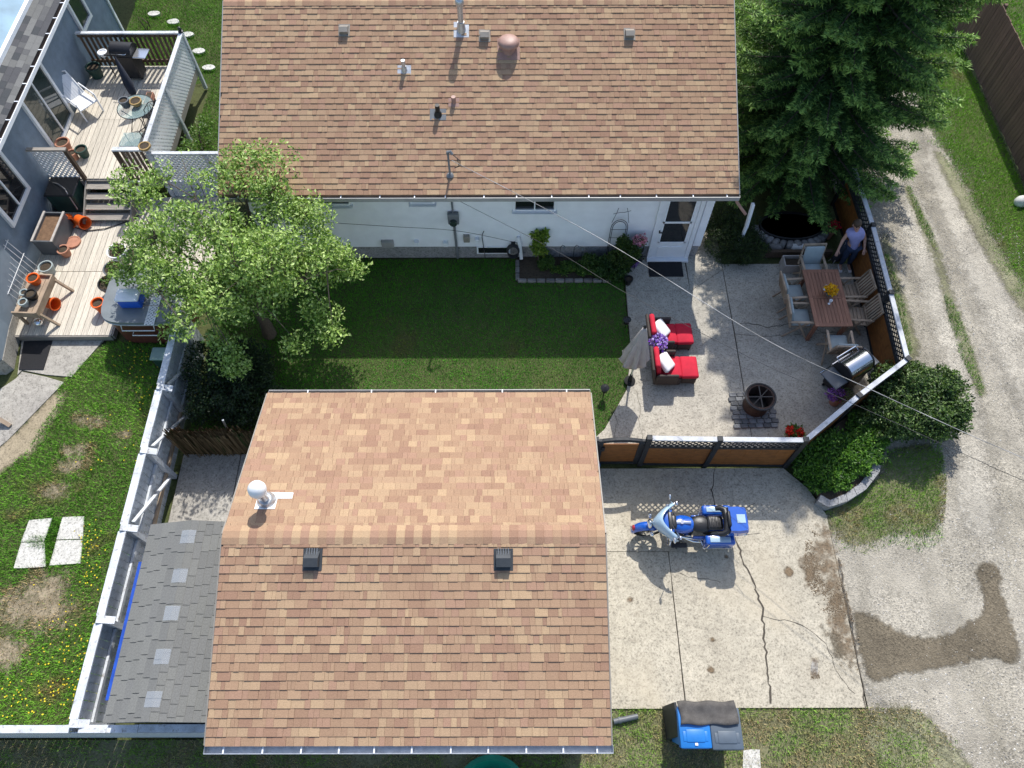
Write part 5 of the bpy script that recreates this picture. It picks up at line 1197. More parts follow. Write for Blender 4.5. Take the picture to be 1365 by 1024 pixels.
# dandelions
P2 = []
for (u, v, sx, sy, n_) in ((185, 480, 25, 20, 60), (190, 520, 15, 25, 40), (120, 725, 12, 25, 60), (95, 860, 40, 45, 130), (70, 930, 50, 25, 90), (145, 590, 40, 40, 30), (120, 770, 10, 14, 30), (105, 915, 12, 8, 30), (30, 940, 30, 20, 30)):
    for k in range(int(n_*.55)): P2.append(at(u+rng.normal()*sx*.7, v+rng.normal()*sy*.7, .08))
P2 = np.array([(p.x, p.y, .06+.05*rng.random()) for p in P2 if p.x < -7.6 and p.y > 1.0]); n_ = len(P2); V = np.zeros((n_, 6, 3))
for i in range(6):
    a = i*math.pi/3; V[:, i] = P2+np.stack([np.cos(a)*np.ones(n_)*rng.uniform(.010, .019, n_), np.sin(a)*np.ones(n_)*rng.uniform(.010, .019, n_), rng.uniform(-.006, .006, n_)], 1)
o = bulk_mesh('dandelion_flowers', V.reshape(-1, 3), np.arange(6*n_).reshape(-1, 6), 'petal', None, np.repeat(np.array([[.85, .66, .04]])*rng.uniform(.7, 1.2, (n_, 1)), 6, 0)); stuff(o); o['label'] = 'yellow dandelion flowers scattered over the neighbour lawn'; o['category'] = 'flowers'

# ================================================================== THE MOTORCYCLE
x0, x1 = at(842, 697, .45).x, at(998, 694, .95).x; k = (x1-x0)/2.50
mc = thing('motorcycle', 'blue and pale-blue touring motorcycle parked on the driveway, black seat and luggage cases', 'motorcycle', ((x0+x1)/2, at(920, 699, .70).y, .03))
def S(p): return tuple(c*k for c in p)
class KB(MB):
    def build(s, name, m, parent=None, world=False, smooth=None):
        s.v = [(x[0]*k, x[1]*k, x[2]*k) for x in s.v]; return MB.build(s, name, m, parent, world, smooth)
def wheel(cx):
    n_ = 28; ty = KB(); prof = []
    for i in range(n_):
        a = 2*math.pi*i/n_
        for j in range(8):
            b_ = 2*math.pi*j/8; r = .265+.062*math.cos(b_); prof.append((cx+r*math.cos(a), .062*math.sin(b_), .33+r*math.sin(a)))
    ty.add(prof, [(i*8+j, ((i+1) % n_)*8+j, ((i+1) % n_)*8+(j+1) % 8, i*8+(j+1) % 8) for i in range(n_) for j in range(8)])
    wh = ty.build('wheel', 'tyre', mc, smooth=60)
    rm = KB()
    rm.cyl((cx, -.05, .33), (cx, .05, .33), .06, n=12)
    for i in range(10):
        a = 2*math.pi*i/10; rm.bar((cx, 0, .33), (cx+.21*math.cos(a), 0, .33+.21*math.sin(a)), .02, .025, up=(0, 1, 0))
    rm.cyl((cx, -.075, .33), (cx, -.067, .33), .13, n=18)
    rm.build('rim', 'chrome', wh)
wheel(-.90); wheel(.70)
def fender(cx, a0, a1, R0, hw, m, name='fender', par=mc):
    f_ = KB(); na, nw = 14, 7; vs = []
    for i in range(na+1):
        a = a0+(a1-a0)*i/na; taper = 1-.35*abs(i/na-.45)**2*2
        for j in range(nw+1):
            s = -1+2*j/nw; r = R0-.045*s*s-.02*abs(s)**4; vs.append((cx+r*math.cos(a), hw*taper*s, .33+r*math.sin(a)))
    f_.add(vs, [(i*(nw+1)+j, i*(nw+1)+j+1, (i+1)*(nw+1)+j+1, (i+1)*(nw+1)+j) for i in range(na) for j in range(nw)])
    return f_.build(name, m, par, smooth=60)
ff_ = fender(-.90, rad(20), rad(190), .375, .105, 'moto_blue', 'front_fender')
KB().ball((-1.225, 0, .50), (.045, .07, .075), 10, 7).build('fender_light', 'red_lens', ff_, smooth=60)
KB().tube([(-1.27, -.085, .40), (-1.24, 0, .36), (-1.27, .085, .40)], .014, 6).build('fender_trim', 'chrome', ff_)
fender(.70, rad(-5), rad(150), .39, .12, 'moto_blue', 'rear_fender')
for s in (-1, 1): KB().cyl((-.90, s*.11, .33), (-.60, s*.11, .92), .028, n=10).build('fork', 'chrome', mc, smooth=40)
# fairing: lofted batwing shell
rows = [(-.84, .78, .18, .34), (-.83, .90, .36, .38), (-.78, 1.00, .44, .40), (-.72, 1.08, .44, .40), (-.66, 1.13, .36, .32)]
fa = KB(); nw = 18; vs = []
for (xf, zf, hw, sweep) in rows:
    for j in range(nw+1):
        s = -1+2*j/nw; vs.append((xf+sweep*abs(s)**1.7, hw*s, zf-.10*abs(s)**2.2))
fa.add(vs, [(i*(nw+1)+j, i*(nw+1)+j+1, (i+1)*(nw+1)+j+1, (i+1)*(nw+1)+j) for i in range(len(rows)-1) for j in range(nw)])
fairing = fa.build('fairing', 'moto_pale', mc, smooth=60)  # pale colour paints in the sky reflection on fairing and windshield
sm = fairing.modifiers.new('thickness', 'SOLIDIFY'); sm.thickness = .02
KB().rbox((-.52, 0, .93), (.24, .58, .16), .05, 2).build('instrument_panel', 'moto_blue', fairing, smooth=50)
KB().rbox((-.47, 0, 1.02), (.10, .40, .04), .02, 2).build('gauge_cluster', 'black_plastic', fairing, smooth=50)
KB().ball((-.90, 0, .80), (.06, .11, .11), 14, 9).build('headlight', 'chrome', mc, smooth=60)
for s in (-1, 1): KB().ball((-.86, s*.22, .72), (.05, .06, .06), 10, 7).build('spot_lamp', 'chrome', mc, smooth=60)
hb = KB()
for s in (-1, 1): hb.tube([(-.50, s*.05, .95), (-.48, s*.25, 1.04), (-.34, s*.42, 1.02), (-.26, s*.46, 1.0)], .017, 8)
hb.build('handlebar', 'chrome', mc, smooth=50)
for s in (-1, 1):
    KB().cyl((-.36, s*.41, 1.02), (-.24, s*.475, .995), .026, n=10).build('grip', 'leather', mc, smooth=50)
    mi = KB().tube([(-.40, s*.40, 1.03), (-.46, s*.47, 1.12), (-.47, s*.49, 1.16)], .009, 6).ball((-.47, s*.50, 1.19), (.03, .075, .045), 12, 7).build('mirror', 'chrome', mc, smooth=50)
    KB().tube([(-.42, s*.12, .30), (-.46, s*.36, .34), (-.44, s*.40, .50), (-.34, s*.14, .62)], .018, 8).build('crash_bar', 'chrome', mc, smooth=50)
    KB().rbox((-.18, s*.34, .28), (.36, .12, .03), .012, 1).build('footboard', 'iron_black', mc)
    KB().tube([(-.10, s*.18, .36), (.15, s*.24, .26), (.6, s*.27, .24), (1.12, s*.27, .24)], [.03, .035, .045, .045], 10).build('exhaust', 'chrome', mc, smooth=50)
    KB().cyl((-.48, s*.34, .86), (-.48, s*.42, .86), .035, n=10).build('turn_signal', 'chrome', mc, smooth=50)
# engine, tank
en = KB().rbox((-.12, 0, .42), (.50, .26, .34), .05, 2).build('engine', 'iron_black', mc)
for dx, tl in ((-.14, -.35), (.14, .35)): KB().cyl((-.12+dx*.4, 0, .50), (-.12+dx*1.4, 0, .70), .095, n=14).build('cylinder_head', 'chrome', en, smooth=40)
for s in (-1, 1): KB().cyl((-.02, s*.13, .40), (-.02, s*.19, .40), .12, n=18).build('engine_cover', 'chrome', en, smooth=40)
tk = KB(); rowsT = []
nx_, na_ = 10, 14
for i in range(nx_+1):
    s = i/nx_; x = -.44+.58*s; hw = .06+.155*math.sin(math.pi*min(1, .12+.78*s)); zt = .80+.09*math.sin(math.pi*min(1, .25+.65*s)); zb = .62
    for j in range(na_):
        a = 2*math.pi*j/na_; rowsT.append((x, hw*math.cos(a), (zt+zb)/2+(zt-zb)/2*math.sin(a)))
tk.add(rowsT, [(i*na_+j, i*na_+(j+1) % na_, (i+1)*na_+(j+1) % na_, (i+1)*na_+j) for i in range(nx_) for j in range(na_)]+[tuple(range(na_-1, -1, -1)), tuple(nx_*na_+j for j in range(na_))])
tank = tk.build('fuel_tank', 'moto_blue', mc, smooth=60)
KB().rbox((-.16, 0, .895), (.34, .07, .025), .01, 2).cyl((-.20, 0, .89), (-.20, 0, .925), .045, n=14).build('tank_console', 'chrome', tank, smooth=40)
for s in (-1, 1):
    KB().tube([(-.30, s*.10, .62), (-.22, s*.22, .55), (.02, s*.24, .50), (.20, s*.22, .40)], .03, 8).build('exhaust_header', 'chrome', en, smooth=50)
    KB().rbox((-.36, s*.24, .55), (.12, .16, .34), .04, 2).build('leg_shield', 'black_plastic', mc, smooth=50)
    KB().tube([(-.46, s*.08, 1.02), (-.42, s*.24, 1.10), (-.34, s*.38, 1.06)], .008, 6).build('control_cable', 'cable_dark', mc)
    KB().rbox((-.30, s*.40, 1.03), (.05, .09, .05), .015, 2).build('switch_pod', 'chrome', mc, smooth=50)
    KB().rbox((.24, s*.24, .50), (.30, .05, .22), .02, 2).build('side_cover', 'moto_blue', mc, smooth=50)
    KB().tube([(.30, s*.20, .36), (.34, s*.38, .36)], .022, 8).build('passenger_peg', 'chrome', mc)
KB().rbox((-.40, 0, .92), (.14, .30, .16), .04, 2).build('steering_head', 'black_plastic', mc, smooth=50)
# saddle
KB().ball((.24, 0, .77), (.26, .205, .10), 20, 10).ball((.12, 0, .74), (.22, .15, .09), 16, 8).build('rider_seat', 'leather', mc, smooth=60)
ps = KB().rbox((.55, 0, .83), (.36, .32, .12), .05, 3).build('passenger_seat', 'leather', mc, smooth=60)
for q in range(4): KB().rbox((.44+q*.075, 0, .893), (.055, .24, .02), .01, 2).build('seat_rib', 'leather', ps, smooth=60)
bk = KB(); path_ = [(.56, -.29, .97), (.66, -.30, 1.0), (.75, -.24, 1.03), (.78, 0, 1.05), (.75, .24, 1.03), (.66, .30, 1.0), (.56, .29, .97)]
bk.tube(path_, [.05, .065, .08, .085, .08, .065, .05], 10); bk.rbox((.79, 0, 1.06), (.08, .36, .26), .035, 2); bk.build('backrest', 'leather', mc, smooth=60)
# luggage
for s in (-1, 1):
    sb = KB().rbox((.66, s*.345, .56), (.66, .23, .36), .05, 3).build('saddlebag', 'moto_blue', mc, smooth=50)
    KB().rbox((.65, s*.35, .742), (.46, .13, .03), .012, 2).build('lid_inlay', 'moto_pale', sb, smooth=50)
    KB().rbox((.66, s*.40, .38), (.66, .10, .02), .008, 1).tube([(.36, s*.46, .34), (.36, s*.49, .58), (.40, s*.46, .72)], .014, 6).build('guard_bar', 'chrome', sb, smooth=40)
tp = KB()
tpo = [(.80, -.30), (1.02, -.31), (1.20, -.285), (1.225, -.22), (1.225, .22), (1.20, .285), (1.02, .31), (.80, .30)]
tp.prism(tpo, .86, 1.06); top = [(x*1.0, y) for x, y in tpo]; vs = [(x, y, 1.06) for x, y in tpo]+[(.82+(x-.82)*.90, y*.90, 1.14) for x, y in tpo]
tp.add(vs, [(i, (i+1) % 8, (i+1) % 8+8, i+8) for i in range(8)]+[tuple(range(8, 16))])
tpk = tp.build('top_case', 'moto_blue', mc, smooth=30)
KB().rbox((1.055, 0, 1.143), (.19, .20, .02), .008, 2).build('lid_inlay', 'moto_pale', tpk)
KB().rbox((1.0, 0, .90), (.44, .60, .02), .01, 1).build('trim_strip', 'chrome', tpk)
KB().rbox((1.24, 0, .95), (.03, .40, .07), .012, 2).build('tail_light', 'red_lens', tpk)
for s in (-1, 1): KB().cyl((1.18, s*.30, .92), (1.40, s*.34, 1.18), .005, n=6).build('antenna', 'iron_black', mc)
KB().tube([(-.10, -.12, .30), (-.16, -.30, .06), (-.20, -.34, .01)], .016, 6).build('kickstand', 'iron_black', mc)
KB().rbox((1.16, 0, .52), (.10, .22, .14), .02, 2).build('licence_plate_mount', 'black_plastic', mc)

# ================================================================== DINING SET
tcx, tcy = 7.36, 10.03; TW, TL, TZ = .86, 1.62, .76
tab = thing('dining_table', 'slatted reddish wood patio dining table with flowers on it', 'table', (tcx, tcy, .05))
for h in (-1, 1):
    npl = 8; w1 = (TW-.20)/npl; me = box_mesh('slat', (w1-.008, TL/2-.11, .022), 'teak')
    for i in range(npl):
        o = bpy.data.objects.new('slat', me); link(o, tab); o.location = (-(TW-.20)/2+w1*(i+.5), h*(TL/4-.02), TZ-.011)
    for s in (-1, 1): MB().box((s*(TW/2-.05), h*TL/4, TZ-.010), (.095, TL/2-.004, .024)).build('border_board', 'teak', tab)
    MB().box((0, h*(TL/2-.045), TZ-.0105), (TW-.2, .09, .024)).build('border_board', 'teak', tab)
MB().box((0, 0, TZ-.0105), (TW-.2, .06, .024)).build('centre_board', 'teak', tab)
MB().box((0, 0, TZ-.06), (TW-.2, TL-.3, .05)).build('apron', 'teak', tab)
for sx in (-1, 1):
    for sy_ in (-1, 1): MB().box((sx*(TW/2-.09), sy_*(TL/2-.12), (TZ-.03)/2), (.075, .075, TZ-.03)).build('leg', 'teak', tab)
def make_chair(label):
    t_ = thing('patio_chair', label, 'chair', group='slatted armchairs round the dining table'); wz = .27
    st = MB()
    for i in range(6): st.box((-.22+.088*i, 0, .43), (.075, .50, .02))
    st.build('seat', 'teak_pale', t_)
    bk_ = MB(); a, b_ = Vector((-.25, 0, .46)), Vector((-.40, 0, .98))
    for i in range(6):
        y = -.185+.074*i; bk_.bar((a.x, y, a.z), (b_.x, y, b_.z), .044, .016, up=(1, 0, .3))
    bk_.bar((b_.x, -.27, b_.z), (b_.x, .27, b_.z), .03, .06).bar((a.x-.01, -.26, .50), (a.x-.01, .26, .50), .025, .05)
    bk_.build('backrest', 'teak_pale', t_)
    for s in (-1, 1):
        MB().bar((-.34, s*wz, .66), (.24, s*wz, .67), .055, .022).build('armrest', 'teak_pale', t_)
        MB().bar((.26, s*wz, 0), (-.12, s*wz, .655), .025, .045, up=(1, 0, .3)).build('leg', 'teak_pale', t_)
        MB().bar((-.30, s*(wz-.03), 0), (.18, s*(wz-.03), .655), .025, .045, up=(1, 0, .3)).build('leg', 'teak_pale', t_)
        MB().bar((-.25, s*(wz-.005), .44), (-.405, s*(wz-.005), 1.0), .025, .045, up=(1, 0, .3)).build('back_stile', 'teak_pale', t_)
    return t_
ch = make_chair('slatted wooden armchair without cushion, upper right of the dining table')
cush = []
def cushions(t_):
    MB().rbox((0, 0, .475), (.46, .46, .07), .03, 2, puff=.012).build('seat_cushion', 'cushion_teal', t_, smooth=50)
    MB().rbox((-.275, 0, .735), (.07, .46, .50), .03, 2, rot=rotm(0, 0, -.28)).build('back_cushion', 'cushion_teal', t_, smooth=50)
G6 = 'slatted armchairs round the dining table'
ch.location = (8.02, 10.38, .05); ch.rotation_euler = (0, 0, math.pi+.02)
c2 = dup(ch, (8.04, 9.72, .05), math.pi-.06, 'slatted wooden armchair without cushion, lower right of the dining table', G6)
c3 = dup(ch, (6.72, 10.36, .05), .05, 'wooden armchair with grey-green cushions, upper left of the dining table', G6)
cushions(c3)
c4 = dup(c3, (6.74, 9.66, .05), -.04, 'wooden armchair with grey-green cushions, lower left of the dining table', G6)
c5 = dup(c3, (7.30, 11.02, .05), -math.pi/2+.04, 'wooden armchair with grey-green cushions at the far end of the table', G6)
c6 = dup(c3, (7.48, 8.93, .05), math.pi/2-.05, 'wooden armchair with grey-green cushions at the near end of the table', G6)
def flower_ball(parent, c, r, n_, cols, size, m='petal', lift=.5):
    P, N = clump_points([(c, r)], [n_], shell=.7); leaves_mesh('blossoms', P-np.array(origin_of(parent)), N, size, cols, m, parent, .8, curl=.1)
def foliage_ball(parent, c, r, n_, cols, size):
    P, N = clump_points([(c, r)], [n_], shell=.4); leaves_mesh('foliage', P-np.array(origin_of(parent)), N, size, cols, 'leaf', parent, .5)
va_p = at(1104, 393, .81)
vase = thing('flower_vase', 'small vase of yellow-orange flowers standing on the dining table', 'vase', (va_p.x, va_p.y, .81))
MB().lathe([(.045, 0), (.065, .05), (.05, .12), (.055, .15), (.04, .15), (.0, .13)], (0, 0, 0), 14).build('vase_body', 'blue_grey_paint', vase, smooth=50)
flower_ball(vase, (va_p.x, va_p.y, 1.02), (.13, .13, .08), 260, [(.75, .36, .01), (.80, .50, .02), (.62, .22, .01)], .06); foliage_ball(vase, (va_p.x, va_p.y, .96), (.10, .10, .05), 80, GRN, .06)
for i, (u, v) in enumerate(((1099, 386), (1105, 405))):
    p = at(u, v, .81); g_ = MB().lathe([(.03, 0), (.03, .004), (.006, .01), (.006, .06), (.035, .09), (.038, .14), (.034, .14), (.03, .09), (0, .065)], (0, 0, 0), 12).build('drinking_glass', 'white_plastic', smooth=50); g_.location = p
    tag(g_, ['small pale glass on the dining table, far side of the flowers', 'small pale glass on the dining table, near side of the flowers'][i], 'glass', 'glasses on the dining table')

# ================================================================== LOUNGERS, PARASOL
def make_lounger(label):
    t_ = thing('lounge_chair', label, 'lounge chair', group='red cushioned lounge chairs')
    MB().rbox((-.02, 0, .17), (.62, .62, .26), .04, 2).build('seat_base', 'wicker', t_)
    MB().rbox((.47, 0, .16), (.36, .54, .24), .04, 2).build('footrest_base', 'wicker', t_)
    for sy_ in (-1, 1):
        MB().rbox((-.06, sy_*.325, .34), (.50, .075, .40), .035, 2).build('armrest', 'wicker', t_, smooth=50)
        for sx in (.62, -.3): MB().cyl((sx, sy_*.24, 0), (sx, sy_*.24, .06), .02, n=8).build('foot', 'iron_black', t_)
    MB().rbox((-.36, 0, .46), (.08, .66, .62), .04, 2, rot=rotm(0, 0, -.22)).build('back_frame', 'wicker', t_, smooth=50)
    MB().rbox((.04, 0, .345), (.50, .54, .11), .045, 3, puff=.015).build('seat_cushion', 'cushion_red', t_, smooth=50)
    MB().rbox((.475, 0, .33), (.40, .56, .11), .045, 3, puff=.015).build('footrest_cushion', 'cushion_red', t_, smooth=50)
    MB().rbox((-.285, 0, .60), (.12, .54, .50), .05, 3, rot=rotm(0, 0, -.22)).build('back_cushion', 'cushion_red', t_, smooth=50)
    MB().rbox((-.10, 0, .58), (.12, .42, .42), .055, 3, rot=rotm(0, .78, -.95)).build('pillow', 'pillow_white', t_, smooth=50)
    return t_
l1 = make_lounger('red cushioned wicker lounge chair with white pillow, nearer the bungalow')
pa_ = at(888, 446, .38); l1.location = (pa_.x-.06, pa_.y, .05); l1.rotation_euler = (0, 0, .03)
pb2 = at(894, 490, .38); l2 = dup(l1, (pb2.x-.06, pb2.y, .05), .0, 'red cushioned wicker lounge chair with white pillow, nearer the garage', 'red cushioned lounge chairs')
um = thing('closed_parasol', 'closed beige patio parasol standing behind the red lounge chairs', 'parasol', (2.70, 8.22, .05))
MB().cyl((0, 0, .0), (0, 0, 2.30), .022, n=12).build('pole', 'galvanised', um, smooth=40)
MB().lathe([(.13, 0), (.13, .03), (.05, .06), (.035, .30), (0, .30)], (0, 0, 0), 20).build('base', 'tyre', um, smooth=40)
cv = MB(); nseg, nz_ = 48, 14; vs = []
for j in range(nz_+1):
    s = j/nz_; z = 2.27-1.30*s; r = .03+.24*s**.85
    for i in range(nseg):
        a = 2*math.pi*i/nseg; fl = 1+.30*s*math.cos(8*a)+.06*math.cos(3*a+1); zz = z+(.10*math.cos(8*a)*s if j == nz_ else 0); vs.append((r*fl*math.cos(a)-.05*s, r*fl*math.sin(a)*.85-.02*s, zz))
cv.add(vs, [(j*nseg+i, j*nseg+(i+1) % nseg, (j+1)*nseg+(i+1) % nseg, (j+1)*nseg+i) for j in range(nz_) for i in range(nseg)])
cvo = cv.build('canopy', 'canvas_beige', um, smooth=50); sm = cvo.modifiers.new('cloth', 'SOLIDIFY'); sm.thickness = .006
MB().lathe([(.03, 2.25), (.035, 2.30), (.015, 2.34), (0, 2.36)], (0, 0, 0), 10).build('finial', 'iron_black', um, smooth=40)
for i in range(8):
    a = 2*math.pi*i/8; MB().cyl((.03*math.cos(a), .03*math.sin(a), 2.2), (.16*math.cos(a)-.05, .14*math.sin(a)-.02, .93), .006, n=6).build('rib', 'iron_black', um)
pt_ = at(878, 461, .55)
st_ = thing('side_table', 'small pale side table between the two red lounge chairs', 'table', (pt_.x-.08, pt_.y-.05, .05))
MB().rbox((0, 0, .44), (.44, .34, .03), .01, 1).build('table_top', 'lattice_pale', st_)
for sx in (-1, 1):
    for sy_ in (-1, 1): MB().box((sx*.18, sy_*.13, .21), (.03, .03, .42)).build('leg', 'lattice_pale', st_)
def pot(name, label, loc, r, h, m, soil=True, n=18, group=None, cat='pot', rim=.02, r2=None):
    t_ = thing(name, label, cat, loc, group=group); rb = r*.74 if r2 is None else r2
    MB().lathe([(rb, 0), (r-.005, h-.05), (r+rim*.5, h-.05), (r+rim*.5, h), (r-rim, h), (r-rim*1.2, h*.82), (0.0, h*.82)], (0, 0, 0), n).build('pot_body', m, t_, smooth=35)
    if soil: MB().lathe([(r-rim*1.25, h*.83), (r*.5, h*.85), (0, h*.86)], (0, 0, 0), n).build('soil', 'soil', t_, smooth=60)
    return t_
p = Vector((st_.location.x+.05, st_.location.y+.02, .50))
t_ = pot('purple_flower_pot', 'pot of purple petunias on the small table between the red loungers', p, .12, .18, 'purple_pot', cat='flowers')
flower_ball(t_, (p.x, p.y, p.z+.25), (.20, .20, .13), 620, [(.22, .06, .55), (.36, .18, .70), (.60, .48, .80), (.14, .03, .40)], .055); foliage_ball(t_, (p.x, p.y, p.z+.20), (.16, .16, .07), 160, GRN, .06)

# ================================================================== FIRE PIT, GRILL, POTS ON THE PATIO
fp = at(1004, 548, .05)
fpv = thing('fire_pit_pad', 'square pad of dark cobble pavers under the rusty fire pit', 'paving', (fp.x, fp.y+.02, .05))
rr = rotm(.03)
cm = [box_mesh('paver', (.155, .105, .045), 'cobble', .012)]
for i in range(6):
    for j in range(8):
        o = bpy.data.objects.new('paver', cm[0]); link(o, fpv); q = rr @ Vector((-.42+.167*i+(.02 if j % 2 else -.02), -.40+.113*j, .022+rnd.uniform(-.004, .004))); o.location = q; o.rotation_euler = (0, 0, .03+rnd.uniform(-.05, .05))
fpt = thing('fire_pit', 'round rusty steel fire pit with black grate on cobble pad', 'fire pit', (fp.x+.04, fp.y+.10, .10))
MB().lathe([(.28, 0), (.29, .42), (.305, .43), (.305, .46), (.27, .46), (.26, .05), (0, .05)], (0, 0, 0), 28).build('drum', 'rust', fpt, smooth=40)
MB().lathe([(.33, .40), (.345, .42), (.345, .47), (.31, .475), (.30, .44)], (0, 0, 0), 28, cap=False).build('rim', 'iron_black', fpt, smooth=40)
gr_ = MB(); gr_.bar((-.29, 0, .45), (.29, 0, .45), .025, .015).bar((0, -.29, .452), (0, .29, .452), .025, .015).bar((-.2, -.2, .445), (.2, .2, .445), .018, .012); gr_.build('grate', 'iron_black', fpt)
MB().lathe([(.27, .08), (.2, .10), (.0, .11)], (0, 0, 0), 18).build('ash', 'pipe_black', fpt)
ga, gb = at(1102, 512, .9), at(1160, 476, .9); gv = gb-ga; gang = math.atan2(gv.y, gv.x)
gl = thing('gas_grill', 'black gas barbecue with stainless lid standing diagonally by the fence corner', 'barbecue', ((ga.x+gb.x)/2, (ga.y+gb.y)/2+.02, .05), gang)
MB().rbox((.12, 0, .42), (.64, .48, .62), .02, 1).build('cabinet', 'iron_black', gl)
for s in (-1, 1): MB().box((.12+s*.155, .244, .40), (.295, .012, .52)).build('door', 'black_plastic', gl)
MB().rbox((.12, 0, .82), (.70, .52, .16), .03, 2).build('firebox', 'black_plastic', gl)
ld_ = MB(); pr = [(0, .25*math.cos(a)*1.0, .90+.26*math.sin(a)) for a in [math.pi*i/12 for i in range(13)]]
ld_.extrude(pr, (-.20, 0, 0), (.44, 0, 0)); lido = ld_.build('lid', 'stainless', gl, smooth=40)
for xx in (-.215, .455): MB().extrude([(0, q[1]*1.03, .90+(q[2]-.90)*1.03) for q in pr], (xx-.018, 0, 0), (xx+.018, 0, 0)).build('lid_end', 'black_plastic', lido, smooth=40)
MB().tube([(-.16, .22, 1.04), (-.16, .31, 1.06), (.40, .31, 1.06), (.40, .22, 1.04)], .014, 8).build('lid_handle', 'chrome', lido, smooth=40)
MB().rbox((-.42, 0, .86), (.36, .46, .035), .012, 1).build('side_shelf', 'grey_plastic', gl)
MB().tube([(-.26, .27, .85), (-.60, .27, .85)], .012, 8).build('towel_rail', 'chrome', gl)
MB().rbox((.60, 0, .86), (.22, .46, .035), .012, 1).build('side_shelf', 'grey_plastic', gl)
MB().box((.12, .285, .80), (.66, .02, .12)).build('control_panel', 'stainless', gl)
for q in range(4): MB().cyl((-.10+.145*q, .29, .80), (-.10+.145*q, .33, .80), .025, n=12).build('knob', 'black_plastic', gl, smooth=40)
for sx in (-.15, .39):
    for sy_ in (-1, 1): MB().cyl((sx, sy_*.19-.02, .05), (sx, sy_*.19+.02, .05), .05, n=14).build('wheel', 'tyre', gl, smooth=40)
p = at(1120, 526, .45)
t_ = pot('trailing_flower_pot', 'pot of purple trailing flowers hooked inside the fence beside the barbecue', (p.x, p.y, .05), .14, .36, 'terracotta', cat='flowers')
flower_ball(t_, (p.x-.08, p.y, .48), (.22, .16, .16), 420, [(.30, .10, .45), (.42, .20, .52), (.20, .05, .32)], .05); foliage_ball(t_, (p.x+.05, p.y, .48), (.2, .17, .14), 320, [srgb(76, 92, 50), srgb(120, 130, 80)], .06)
p = at(1060, 576, .40)
t_ = pot('red_geranium_pot', 'pot of red geraniums against the fence near the planter corner', (p.x, p.y+.03, .05), .13, .24, 'terracotta', cat='flowers')
flower_ball(t_, (p.x-.1, p.y+.03, .42), (.09, .09, .06), 150, [(.62, .02, .015), (.75, .06, .03)], .055); flower_ball(t_, (p.x+.1, p.y-.02, .40), (.09, .08, .06), 130, [(.62, .02, .015), (.70, .05, .03)], .055); foliage_ball(t_, (p.x, p.y+.02, .36), (.20, .17, .09), 300, GRN, .075)
# planter trough and pond
a, c = at(1043, 340, .35), at(1080, 355, .35)
tr = thing('planter_trough', 'pale wooden trough planter beside the far end of the dining table', 'planter', ((a.x+c.x)/2-.02, (a.y+c.y)/2, .05))
for s in (-1, 1):
    MB().box((s*.27, 0, .15), (.03, .34, .30)).build('side_board', 'lattice_pale', tr); MB().box((0, s*.155, .15), (.51, .03, .30)).build('side_board', 'lattice_pale', tr)
MB().box((0, 0, .11), (.50, .27, .20)).build('soil', 'soil', tr)
pd = thing('garden_pond', 'small black pond with stone rim under the spruce, behind the dining table', 'pond', (7.15, 12.6, 0))
MB().lathe([(.0, .30), (.78, .30)], (0, 0, 0), 26, 1, .55).build('water', 'pond_water', pd)
MB().lathe([(.80, 0), (.84, .36), (.78, .37), (.77, .10), (0, .10)], (0, 0, 0), 26, 1, .55).build('liner', 'pond_liner', pd)
for i in range(16):
    a = math.pi+math.pi*i/15; MB().rbox((.90*math.cos(a), .52*math.sin(a), .16), (.24, .16, .34+rnd.uniform(-.06, .04)), .06, 2, rotm(a+rnd.uniform(-.3, .3))).build('rim_stone', 'stone', pd, smooth=60)
MB().box((0, -.72, .12), (1.9, .10, .22)).build('timber_edge', 'brown_wood', pd)
for sx in (-.5, .1, .55): MB().rbox((sx, -.60, .20), (.36, .16, .20), .05, 2).build('ledge_stone', 'rock_white' if sx == .1 else 'stone', pd, smooth=60)
p = at(1114, 296, .6)
t_ = pot('red_flower_pot', 'pot of dark red flowers by the pond under the spruce', (p.x, p.y, .02), .12, .3, 'terracotta', cat='flowers'); flower_ball(t_, (p.x, p.y, .48), (.14, .14, .1), 160, [(.30, .01, .02), (.45, .02, .03)], .06); foliage_ball(t_, (p.x, p.y, .42), (.15, .15, .08), 140, GRN, .06)

# ================================================================== THE PERSON BY THE FENCE
def skin(name, joints, edges, m, parent, sub=2, root=0, flat=None):
    me = bpy.data.meshes.new(name); names = list(joints); idx = {q: i for i, q in enumerate(names)}
    me.from_pydata([joints[q][0] for q in names], [(idx[a], idx[b_]) for a, b_ in edges], []); me.materials.append(M[m])
    o = link(bpy.data.objects.new(name, me), parent)
    md = o.modifiers.new('skin', 'SKIN'); md.use_smooth_shade = True
    if not me.skin_vertices:
        bpy.context.view_layer.objects.active = o
        me.attributes  # layer is created by the modifier
    if me.skin_vertices:
        for i, q in enumerate(names):
            r = joints[q][1]; r = r if hasattr(r, '__len__') else (r, r); me.skin_vertices[0].data[i].radius = r; me.skin_vertices[0].data[i].use_root = (i == root)
    o.modifiers.new('sub', 'SUBSURF').levels = sub; o.modifiers['sub'].render_levels = sub
    return o
feet = at(1124, 356, .05); head = at(1141, 303, 1.50)
pe_ = thing('person', 'person in lavender top and dark jeans standing by the fence under the spruce', 'person', (feet.x, feet.y, .05))
lean = Vector((head.x-feet.x, (head.y-feet.y), 0))
def L_(x, y, z): s = max(0, z)/1.5; return (x+lean.x*s*s, y+lean.y*s, z)
hL, hR = (-.34, -.16, .86), (.26, -.16, .98)
